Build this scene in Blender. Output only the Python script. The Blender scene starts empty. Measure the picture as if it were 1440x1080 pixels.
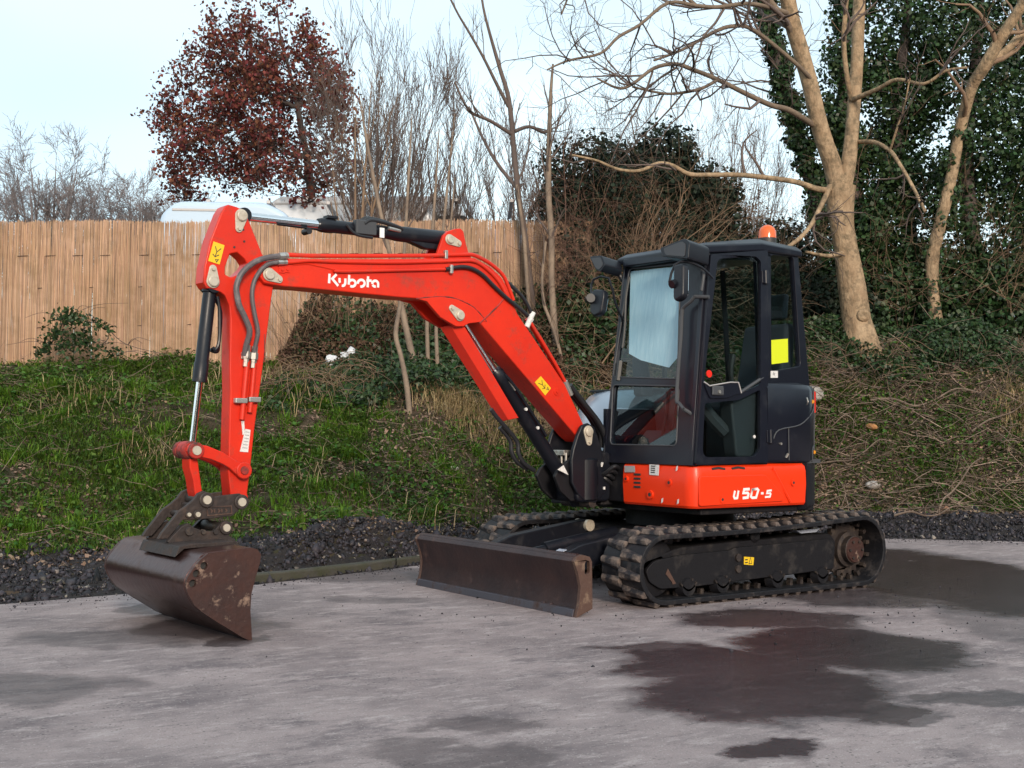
import bpy, bmesh, math, random
import numpy as np
from mathutils import Vector, Matrix
from mathutils.geometry import tessellate_polygon
random.seed(7); RNG = np.random.default_rng(7)
SC = bpy.context.scene
COL = SC.collection
# ------------------------------------------------------------------ camera
cam_d = bpy.data.cameras.new("camera"); cam = bpy.data.objects.new("camera", cam_d); COL.objects.link(cam)
YAW, PITCH, ROLL = 4.0963, 0.0403, 0.008
_f = Vector((math.cos(YAW)*math.cos(PITCH), math.sin(YAW)*math.cos(PITCH), math.sin(PITCH)))
_r = Vector((math.sin(YAW), -math.cos(YAW), 0)); _u = _r.cross(_f)
_r2 = _r*math.cos(ROLL)+_u*math.sin(ROLL); _u2 = -_r*math.sin(ROLL)+_u*math.cos(ROLL)
cam.matrix_world = Matrix(((_r2.x,_u2.x,-_f.x,6.64),(_r2.y,_u2.y,-_f.y,7.095),(_r2.z,_u2.z,-_f.z,1.16),(0,0,0,1)))
cam_d.sensor_width = 36; cam_d.lens = 1721.5/1440*36; cam_d.clip_start = .1; cam_d.clip_end = 1500
SC.camera = cam
# ------------------------------------------------------------------ sky, sun, exposure
SUN_AZ = math.radians(69)      # direction towards the sun, measured from +x to +y
SUN_EL = math.radians(19)
w = bpy.data.worlds.new("World"); SC.world = w; w.use_nodes = True
nt = w.node_tree; nt.nodes.clear()
def N(nt, t, **kw):
    n = nt.nodes.new(t)
    for k, v in kw.items(): setattr(n, k, v)
    return n
wo = N(nt,'ShaderNodeOutputWorld'); bg = N(nt,'ShaderNodeBackground'); sky = N(nt,'ShaderNodeTexSky')
sky.sky_type = 'NISHITA'; sky.sun_disc = False; sky.sun_elevation = SUN_EL
sky.sun_rotation = math.radians(90)-SUN_AZ
sky.air_density = 1.0; sky.dust_density = 1.6; sky.ozone_density = 1.0
bg.inputs['Strength'].default_value = .12
# thin high cloud veiling the blue
tc = N(nt,'ShaderNodeTexCoord'); mp = N(nt,'ShaderNodeMapping'); mp.inputs['Scale'].default_value = (1.1,1.1,2.6)
nz = N(nt,'ShaderNodeTexNoise'); nz.inputs['Scale'].default_value = 1.7; nz.inputs['Detail'].default_value = 3; nz.inputs['Roughness'].default_value = .42
rp = N(nt,'ShaderNodeValToRGB'); rp.color_ramp.elements[0].position = .30; rp.color_ramp.elements[1].position = .80
rp.color_ramp.elements[0].color = (.30,.30,.30,1); rp.color_ramp.elements[1].color = (.80,.80,.80,1)
mx = N(nt,'ShaderNodeMix', data_type='RGBA')
mx.inputs[7].default_value = (8.0,9.6,9.9,1)
L = nt.links.new
L(tc.outputs['Generated'], mp.inputs['Vector']); L(mp.outputs[0], nz.inputs['Vector']); L(nz.outputs['Fac'], rp.inputs[0])
L(rp.outputs[0], mx.inputs[0]); L(sky.outputs[0], mx.inputs[6]); L(mx.outputs[2], bg.inputs[0]); L(bg.outputs[0], wo.inputs[0])
sun_d = bpy.data.lights.new("sun",'SUN'); sun = bpy.data.objects.new("sun", sun_d); COL.objects.link(sun)
sun_d.energy = 2.1; sun_d.angle = math.radians(14); sun_d.color = (1.0,.85,.70)
_s = Vector((math.cos(SUN_AZ)*math.cos(SUN_EL), math.sin(SUN_AZ)*math.cos(SUN_EL), math.sin(SUN_EL)))
sun.rotation_euler = _s.to_track_quat('Z','Y').to_euler()
SC.view_settings.view_transform = 'Standard'; SC.view_settings.look = 'None'
SC.view_settings.gamma = 1; SC.view_settings.use_curve_mapping = False
SC.view_settings.exposure = 0.50
SC.render.engine = 'CYCLES'
try:
    SC.cycles.max_bounces = 6; SC.cycles.transparent_max_bounces = 12; SC.cycles.use_denoising = True
except Exception: pass
# ------------------------------------------------------------------ materials
def mat(name, col, rough=.5, metal=0, coat=0, vary=0, nscale=8, bump=0, bscale=60, col2=None, island=0, spec=.5, transl=0, dirt=None, dscale=3, dthr=(.5,.7), hue=None, sheen=0, grain=None):
    m = bpy.data.materials.new(name); m.use_nodes = True
    t = m.node_tree; n = t.nodes; b = n['Principled BSDF']; k = t.links.new
    b.inputs['Roughness'].default_value = rough; b.inputs['Metallic'].default_value = metal
    b.inputs['Specular IOR Level'].default_value = spec
    if coat: b.inputs['Coat Weight'].default_value = coat; b.inputs['Coat Roughness'].default_value = .12
    c = n.new('ShaderNodeRGB'); c.outputs[0].default_value = (*col,1); out = c.outputs[0]
    tcn = n.new('ShaderNodeTexCoord')
    if col2 is not None:
        nz = n.new('ShaderNodeTexNoise'); nz.inputs['Scale'].default_value = nscale; nz.inputs['Detail'].default_value = 6; nz.inputs['Roughness'].default_value = .65
        src = tcn.outputs['Object']
        if grain:
            mpn = n.new('ShaderNodeMapping'); mpn.inputs['Scale'].default_value = grain; k(src, mpn.inputs[0]); src = mpn.outputs[0]
        k(src, nz.inputs['Vector'])
        r = n.new('ShaderNodeMapRange'); r.inputs[1].default_value = .35; r.inputs[2].default_value = .65; k(nz.outputs['Fac'], r.inputs[0])
        x = n.new('ShaderNodeMix'); x.data_type = 'RGBA'; x.inputs[7].default_value = (*col2,1)
        k(r.outputs[0], x.inputs[0]); k(out, x.inputs[6]); out = x.outputs[2]
    if dirt is not None:
        nz = n.new('ShaderNodeTexNoise'); nz.inputs['Scale'].default_value = dscale; nz.inputs['Detail'].default_value = 8; nz.inputs['Roughness'].default_value = .7
        k(tcn.outputs['Object'], nz.inputs['Vector'])
        r = n.new('ShaderNodeMapRange'); r.inputs[1].default_value = dthr[0]; r.inputs[2].default_value = dthr[1]; k(nz.outputs['Fac'], r.inputs[0])
        x = n.new('ShaderNodeMix'); x.data_type = 'RGBA'; x.inputs[7].default_value = (*dirt,1)
        k(r.outputs[0], x.inputs[0]); k(out, x.inputs[6]); out = x.outputs[2]
        rr = n.new('ShaderNodeMapRange'); rr.inputs[3].default_value = rough; rr.inputs[4].default_value = min(1,rough+.35)
        k(r.outputs[0], rr.inputs[0]); k(rr.outputs[0], b.inputs['Roughness'])
    if island:
        g = n.new('ShaderNodeNewGeometry'); h = n.new('ShaderNodeHueSaturation')
        r = n.new('ShaderNodeMapRange'); r.inputs[3].default_value = 1-island; r.inputs[4].default_value = 1+island
        k(g.outputs['Random Per Island'], r.inputs[0]); k(r.outputs[0], h.inputs['Value']); k(out, h.inputs['Color'])
        if hue:
            wn = n.new('ShaderNodeTexWhiteNoise'); wn.noise_dimensions = '1D'; k(g.outputs['Random Per Island'], wn.inputs['W'])
            r2 = n.new('ShaderNodeMapRange'); r2.inputs[3].default_value = .5-hue; r2.inputs[4].default_value = .5+hue
            k(wn.outputs['Value'], r2.inputs[0]); k(r2.outputs[0], h.inputs['Hue'])
        out = h.outputs[0]
    k(out, b.inputs['Base Color'])
    if bump:
        nz = n.new('ShaderNodeTexNoise'); nz.inputs['Scale'].default_value = bscale; nz.inputs['Detail'].default_value = 4
        src = tcn.outputs['Object']
        if grain:
            mpn = n.new('ShaderNodeMapping'); mpn.inputs['Scale'].default_value = grain; k(src, mpn.inputs[0]); src = mpn.outputs[0]
        k(src, nz.inputs['Vector'])
        bp = n.new('ShaderNodeBump'); bp.inputs['Strength'].default_value = bump; bp.inputs['Distance'].default_value = .02
        k(nz.outputs['Fac'], bp.inputs['Height']); k(bp.outputs[0], b.inputs['Normal'])
    if transl:
        tr = n.new('ShaderNodeBsdfTranslucent'); k(out, tr.inputs[0]); ms = n.new('ShaderNodeMixShader'); ms.inputs[0].default_value = transl
        k(b.outputs[0], ms.inputs[1]); k(tr.outputs[0], ms.inputs[2]); k(ms.outputs[0], n['Material Output'].inputs[0])
    return m
def glass(name, tint, rough=.03, opacity=.0, col=(.02,.025,.03)):
    m = bpy.data.materials.new(name); m.use_nodes = True; t = m.node_tree; n = t.nodes; k = t.links.new
    n.remove(n['Principled BSDF'])
    tr = n.new('ShaderNodeBsdfTransparent'); tr.inputs[0].default_value = (*tint,1)
    gl = n.new('ShaderNodeBsdfGlossy'); gl.inputs['Roughness'].default_value = rough; gl.inputs[0].default_value = (1,1,1,1)
    fr = n.new('ShaderNodeFresnel'); fr.inputs['IOR'].default_value = 1.5
    ms = n.new('ShaderNodeMixShader'); gm = n.new('ShaderNodeNewGeometry'); sbk = n.new('ShaderNodeMath'); sbk.operation='SUBTRACT'; sbk.inputs[0].default_value=1; k(gm.outputs['Backfacing'], sbk.inputs[1]); mu = n.new('ShaderNodeMath'); mu.operation='MULTIPLY'; k(fr.outputs[0], mu.inputs[0]); k(sbk.outputs[0], mu.inputs[1]); k(mu.outputs[0], ms.inputs[0]); k(tr.outputs[0], ms.inputs[1]); k(gl.outputs[0], ms.inputs[2])
    o = ms.outputs[0]
    if opacity:
        d = n.new('ShaderNodeBsdfDiffuse'); d.inputs[0].default_value = (*col,1)
        m2 = n.new('ShaderNodeMixShader'); m2.inputs[0].default_value = opacity; k(o, m2.inputs[1]); k(d.outputs[0], m2.inputs[2]); o = m2.outputs[0]
    k(o, n['Material Output'].inputs[0]); return m
M = {}
M['red'] = mat('red_paint', (.70,.031,.010), .42, coat=.12, spec=.3, col2=(.58,.025,.012), nscale=2.2, dirt=(.27,.055,.035), dscale=9, dthr=(.55,.80), bump=.06, bscale=14)
M['red_skirt'] = mat('orange_red_plastic', (.80,.038,.004), .40, coat=.12, spec=.35, dirt=(.45,.04,.015), dscale=9, dthr=(.66,.85))
M['red_dirty'] = mat('grimy_red_paint', (.40,.022,.014), .5, dirt=(.07,.03,.025), dscale=14, dthr=(.42,.6))
M['black'] = mat('black_paint', (.007,.008,.013), .42, coat=.05, spec=.35, dirt=(.030,.029,.032), dscale=5, dthr=(.55,.8), bump=.03, bscale=20)
M['cab'] = mat('navy_black_cab_paint', (.005,.006,.013), .36, coat=.06, spec=.4, dirt=(.020,.021,.028), dscale=4, dthr=(.55,.85))
M['frame'] = mat('dusty_black_steel', (.009,.0085,.011), .6, spec=.3, dirt=(.055,.048,.045), dscale=6, dthr=(.52,.8), bump=.1, bscale=40)
M['rubber'] = mat('black_rubber', (.011,.011,.014), .55, spec=.3, dirt=(.075,.063,.06), dscale=9, dthr=(.5,.75), bump=.15, bscale=50)
M['lug'] = mat('worn_rubber_lug', (.020,.019,.023), .6, spec=.3, dirt=(.17,.13,.11), dscale=8, dthr=(.46,.62), bump=.2, bscale=60)
M['hose'] = mat('grey_rubber_hose', (.10,.085,.09), .5, dirt=(.2,.18,.18), dscale=15)
M['hose_black'] = mat('black_rubber_hose', (.015,.015,.018), .45)
M['chrome'] = mat('chromed_rod', (.85,.85,.86), .12, metal=1)
M['steel'] = mat('zinc_steel', (.55,.52,.48), .38, metal=.85, dirt=(.25,.2,.16), dscale=30)
M['pin'] = mat('zinc_cream_plate', (.56,.50,.41), .45, metal=.25, dirt=(.30,.25,.18), dscale=22, dthr=(.5,.8))
M['pin_dark'] = mat('greasy_steel', (.05,.04,.038), .5, metal=.4, dirt=(.12,.09,.07), dscale=20)
M['bucket'] = mat('worn_brown_steel', (.080,.045,.044), .32, metal=.75, col2=(.105,.052,.046), nscale=4, dirt=(.14,.075,.055), dscale=6, dthr=(.56,.78), bump=.12, bscale=25)
M['bucket_side'] = mat('scraped_rusty_steel', (.080,.033,.025), .5, metal=.3, col2=(.050,.028,.026), nscale=5, dirt=(.30,.20,.15), dscale=10, dthr=(.57,.66), bump=.2, bscale=30)
M['hitch'] = mat('dirty_hitch_steel', (.040,.030,.028), .6, metal=.3, dirt=(.095,.062,.050), dscale=9, dthr=(.50,.72), bump=.25, bscale=30)
M['blade'] = mat('dark_blade_steel', (.036,.022,.024), .42, metal=.5, col2=(.062,.034,.032), nscale=4, dirt=(.16,.09,.075), dscale=5, dthr=(.6,.8), bump=.12, bscale=30)
M['blade_edge'] = mat('polished_cutting_edge', (.11,.10,.12), .38, metal=.7, dirt=(.1,.06,.05), dscale=8)
M['blade_end'] = mat('muddy_blade_plate', (.085,.045,.033), .6, dirt=(.27,.185,.125), dscale=8, dthr=(.55,.70), bump=.2, bscale=40)
M['yellow'] = mat('yellow_sticker', (.80,.52,.02), .4)
M['paper'] = mat('fluorescent_yellow_paper', (.66,.74,.01), .6)
M['ink'] = mat('black_print', (.03,.03,.03), .5)
M['white'] = mat('white_print', (.80,.80,.80), .4)
M['label'] = mat('white_label', (.72,.70,.68), .5, dirt=(.45,.42,.4), dscale=60)
M['grey_label'] = mat('silver_label', (.42,.40,.40), .45, metal=.2)
M['redlens'] = mat('red_reflector', (.75,.03,.02), .2, coat=.8)
M['amber'] = mat('amber_reflector', (.85,.36,.03), .25, coat=.6)
M['beacon'] = mat('orange_beacon_lens', (.90,.16,.02), .15, coat=.8, transl=.25)
M['seat'] = mat('black_seat_cloth', (.055,.06,.075), .85)
M['trim'] = mat('dark_grey_plastic', (.05,.053,.06), .6)
M['grey_cover'] = mat('pale_grey_and_sky_sheen', (.42,.46,.55), .25, coat=.6)  # on the dark tank cover this paleness is painted sky reflection
M['mirror'] = mat('mirror_glass', (.8,.82,.85), .04, metal=1)
M['glass'] = glass('tinted_cab_glass', (.74,.81,.82))
M['glass_front'] = glass('windscreen_glass', (.78,.84,.85))
M['film'] = mat('pale_blue_film', (.36,.61,.72), .45, col2=(.48,.71,.80), nscale=9, grain=(1,7,.7), transl=.2, bump=.25, bscale=14)
M['stone_grey'] = mat('bare_scuffed_steel', (.25,.24,.25), .6)
M['lamp'] = mat('lamp_lens', (.7,.72,.75), .1, coat=.8)
# ------------------------------------------------------------------ object helpers
def link(o, parent=None):
    COL.objects.link(o)
    if parent is not None: o.parent = parent
    return o
def empty(name, label=None, cat=None, loc=(0,0,0), group=None):
    o = bpy.data.objects.new(name, None); COL.objects.link(o); o.location = loc; o.empty_display_size = .2
    tag(o, label, cat, group); return o
def tag(o, label=None, cat=None, group=None, kind=None):
    if label: o['label'] = label
    if cat: o['category'] = cat
    if group: o['group'] = group
    if kind: o['kind'] = kind
    return o
class MB:
    def __init__(s): s.v=[]; s.f=[]
    def add(s, v, f):
        b=len(s.v); s.v.extend(tuple(p) for p in v); s.f.extend(tuple(i+b for i in q) for q in f); return s
    def build(s, name, m, parent=None, bevel=0, smooth=35, seg=2, label=None):
        me = bpy.data.meshes.new(name); me.from_pydata(s.v, [], s.f); me.update()
        bm = bmesh.new(); bm.from_mesh(me); bmesh.ops.remove_doubles(bm, verts=bm.verts, dist=1e-5)
        bmesh.ops.recalc_face_normals(bm, faces=bm.faces); bm.to_mesh(me); bm.free()
        if smooth:
            me.polygons.foreach_set('use_smooth', [True]*len(me.polygons)); me.set_sharp_from_angle(angle=math.radians(smooth))
        me.materials.append(m)
        o = link(bpy.data.objects.new(name, me), parent)
        if bevel:
            bv = o.modifiers.new('bevel','BEVEL'); bv.width = bevel; bv.segments = seg; bv.limit_method = 'ANGLE'; bv.angle_limit = math.radians(40); bv.harden_normals = True
        if label: o['label'] = label
        return o
V3 = lambda a: np.array(a, float)
class Frame:
    def __init__(s, o, eu, ev, en): s.o=V3(o); s.u=V3(eu); s.v=V3(ev); s.n=V3(en)
    def __call__(s, a, b, c=0): return s.o+s.u*a+s.v*b+s.n*c
YA = math.radians(3)
BF = Frame((.85,-.10,0), (math.cos(YA),math.sin(YA),0), (0,0,1), (-math.sin(YA),math.cos(YA),0))     # boom plane: (along, height, lateral)
SF = Frame((0,0,0),(1,0,0),(0,0,1),(0,1,0))                     # side plane (x, z, y)
XF = Frame((0,0,0),(0,1,0),(0,0,1),(1,0,0))                     # front plane (y, z, x)
WF = Frame((.765,0,.95),(0,1,0),(-.14570468,0,.98932813),(.98932813,0,.14570468))   # windscreen plane
DF = Frame((0,.945,.96),(1,0,0),(0,-.04023585,.99919021),(0,.99919021,.04023585))    # door plane
QF = Frame((.03,.945,.96),(-.98105953,-.19340399,-.01082062),(-.00335315,-.0388965,.99923762),(-.19367743,.98034788,.03751127))  # rear quarter
def area2(p): return sum(p[i-1][0]*p[i][1]-p[i][0]*p[i-1][1] for i in range(len(p)))
def rounded(p, r, n=4):
    o=[]; m=len(p)
    for i in range(m):
        a,b,c=V3(p[i-1]),V3(p[i]),V3(p[(i+1)%m]); d1=a-b; d2=c-b; l1=np.linalg.norm(d1); l2=np.linalg.norm(d2)
        q=min(r,l1*.45,l2*.45); s=b+d1/l1*q; e=b+d2/l2*q
        for j in range(n+1):
            t=j/n; o.append(tuple((1-t)**2*s+2*t*(1-t)*b+t*t*e))
    return o
def prism(mb, poly, a, b, fr, holes=()):
    poly=list(poly)
    if area2(poly)<0: poly=poly[::-1]
    hs=[]
    for h in holes:
        h=list(h); hs.append(h[::-1] if area2(h)>0 else h)
    loops=[poly]+hs; allp=[p for l in loops for p in l]; n=len(allp)
    v=[fr(p[0],p[1],a) for p in allp]+[fr(p[0],p[1],b) for p in allp]; f=[]
    if hs:
        tri=tessellate_polygon([[Vector((p[0],p[1],0)) for p in l] for l in loops])
        f+=[tuple(t) for t in tri]; f+=[tuple(i+n for i in t[::-1]) for t in tri]
    else:
        f+=[tuple(range(n))[::-1], tuple(range(n,2*n))]
    k=0
    for l in loops:
        m=len(l)
        for i in range(m):
            j=(i+1)%m; f.append((k+i,k+j,k+j+n,k+i+n))
        k+=m
    return mb.add(v,f)
def circ(c, r, n=16): return [(c[0]+r*math.cos(2*math.pi*i/n), c[1]+r*math.sin(2*math.pi*i/n)) for i in range(n)]
def perp(t):
    t=t/np.linalg.norm(t); a=np.array([0,0,1.]) if abs(t[2])<.9 else np.array([1.,0,0])
    e=np.cross(t,a); e/=np.linalg.norm(e); return e, np.cross(t,e)
def lathe(mb, p0, p1, prof, n=20, caps=True):
    p0=V3(p0);p1=V3(p1);d=p1-p0;e1,e2=perp(d);v=[];f=[]
    for t,r in prof:
        c=p0+d*t
        for i in range(n):
            a=2*math.pi*i/n; v.append(c+(e1*math.cos(a)+e2*math.sin(a))*r)
    m=len(prof)
    for k in range(m-1):
        for i in range(n):
            j=(i+1)%n; f.append((k*n+i,k*n+j,(k+1)*n+j,(k+1)*n+i))
    if caps: f.append(tuple(range(n))[::-1]); f.append(tuple(range((m-1)*n,m*n)))
    return mb.add(v,f)
def cyl(mb,p0,p1,r,n=20): return lathe(mb,p0,p1,[(0,r),(1,r)],n)
def smooth_path(pts, n=5):
    p=[V3(q) for q in pts]
    if len(p)<3: return p
    o=[]
    for i in range(len(p)-1):
        a=p[max(i-1,0)];b=p[i];c=p[i+1];d=p[min(i+2,len(p)-1)]
        for j in range(n):
            t=j/n; o.append(.5*((2*b)+(-a+c)*t+(2*a-5*b+4*c-d)*t*t+(-a+3*b-3*c+d)*t**3))
    o.append(p[-1]); return o
def tube(mb, pts, r, n=8, sm=4, flat=None):
    p=smooth_path(pts,sm) if sm else [V3(q) for q in pts]
    m=len(p); rr=r if hasattr(r,'__len__') else [r]*m
    if len(rr)!=m: rr=np.interp(np.linspace(0,1,m),np.linspace(0,1,len(rr)),rr)
    v=[];f=[];e=None
    for k in range(m):
        t=p[min(k+1,m-1)]-p[max(k-1,0)]; t=t/ (np.linalg.norm(t)+1e-9)
        if e is None: e,_=perp(t)
        e=e-t*(e@t); e/=np.linalg.norm(e)+1e-9; g=np.cross(t,e)
        for i in range(n):
            a=2*math.pi*i/n; v.append(p[k]+(e*math.cos(a)+g*math.sin(a))*rr[k])
    for k in range(m-1):
        for i in range(n):
            j=(i+1)%n; f.append((k*n+i,k*n+j,(k+1)*n+j,(k+1)*n+i))
    f.append(tuple(range(n))[::-1]); f.append(tuple(range((m-1)*n,m*n)))
    return mb.add(v,f)
def box(mb, c, s, rz=0):
    x,y,z=[q/2 for q in s]; ca,sa=math.cos(rz),math.sin(rz)
    v=[(c[0]+a*x*ca-b*y*sa, c[1]+a*x*sa+b*y*ca, c[2]+d*z) for d in (-1,1) for a,b in ((-1,-1),(1,-1),(1,1),(-1,1))]
    return mb.add(v,[(3,2,1,0),(4,5,6,7),(0,1,5,4),(1,2,6,5),(2,3,7,6),(3,0,4,7)])
def obox(mb, fr, a, b, c):     # box given by ranges in a frame
    v=[fr(x,y,z) for z in c for x,y in ((a[0],b[0]),(a[1],b[0]),(a[1],b[1]),(a[0],b[1]))]
    return mb.add(v,[(3,2,1,0),(4,5,6,7),(0,1,5,4),(1,2,6,5),(2,3,7,6),(3,0,4,7)])
def ribbon(mb, pts, wd, fr, a, b):   # flat stroke of lettering, real thickness
    p=[V3(q) for q in pts]; n=len(p); lf=[]; rt=[]; closed=np.linalg.norm(p[0]-p[-1])<1e-6
    for i in range(n):
        if closed and i in (0,n-1):
            d1=p[-1]-p[-2]; d2=p[1]-p[0]; d=d1/np.linalg.norm(d1)+d2/np.linalg.norm(d2)
        elif i==0: d=p[1]-p[0]
        elif i==n-1: d=p[-1]-p[-2]
        else:
            d1=(p[i]-p[i-1]); d2=(p[i+1]-p[i]); d=d1/np.linalg.norm(d1)+d2/np.linalg.norm(d2)
        d=d/np.linalg.norm(d); q=np.array([-d[1],d[0]])
        k=1.0
        if 0<i<n-1:
            d1=(p[i]-p[i-1])/np.linalg.norm(p[i]-p[i-1]); k=min(1.5,1/max(.4,abs(d@d1)))
        lf.append(p[i]+q*wd/2*k); rt.append(p[i]-q*wd/2*k)
    v=[fr(x[0],x[1],z) for z in (a,b) for x in lf+rt]; m=2*n; f=[]
    for i in range(n-1):
        f.append((i,i+1,n+i+1,n+i)); f.append((m+i,m+n+i,m+n+i+1,m+i+1))
        f.append((i,m+i,m+i+1,i+1)); f.append((n+i,n+i+1,m+n+i+1,m+n+i))
    f.append((0,n,m+n,m)); f.append((n-1,m+n-1,m+2*n-1,2*n-1))
    return mb.add(v,f)
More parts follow.
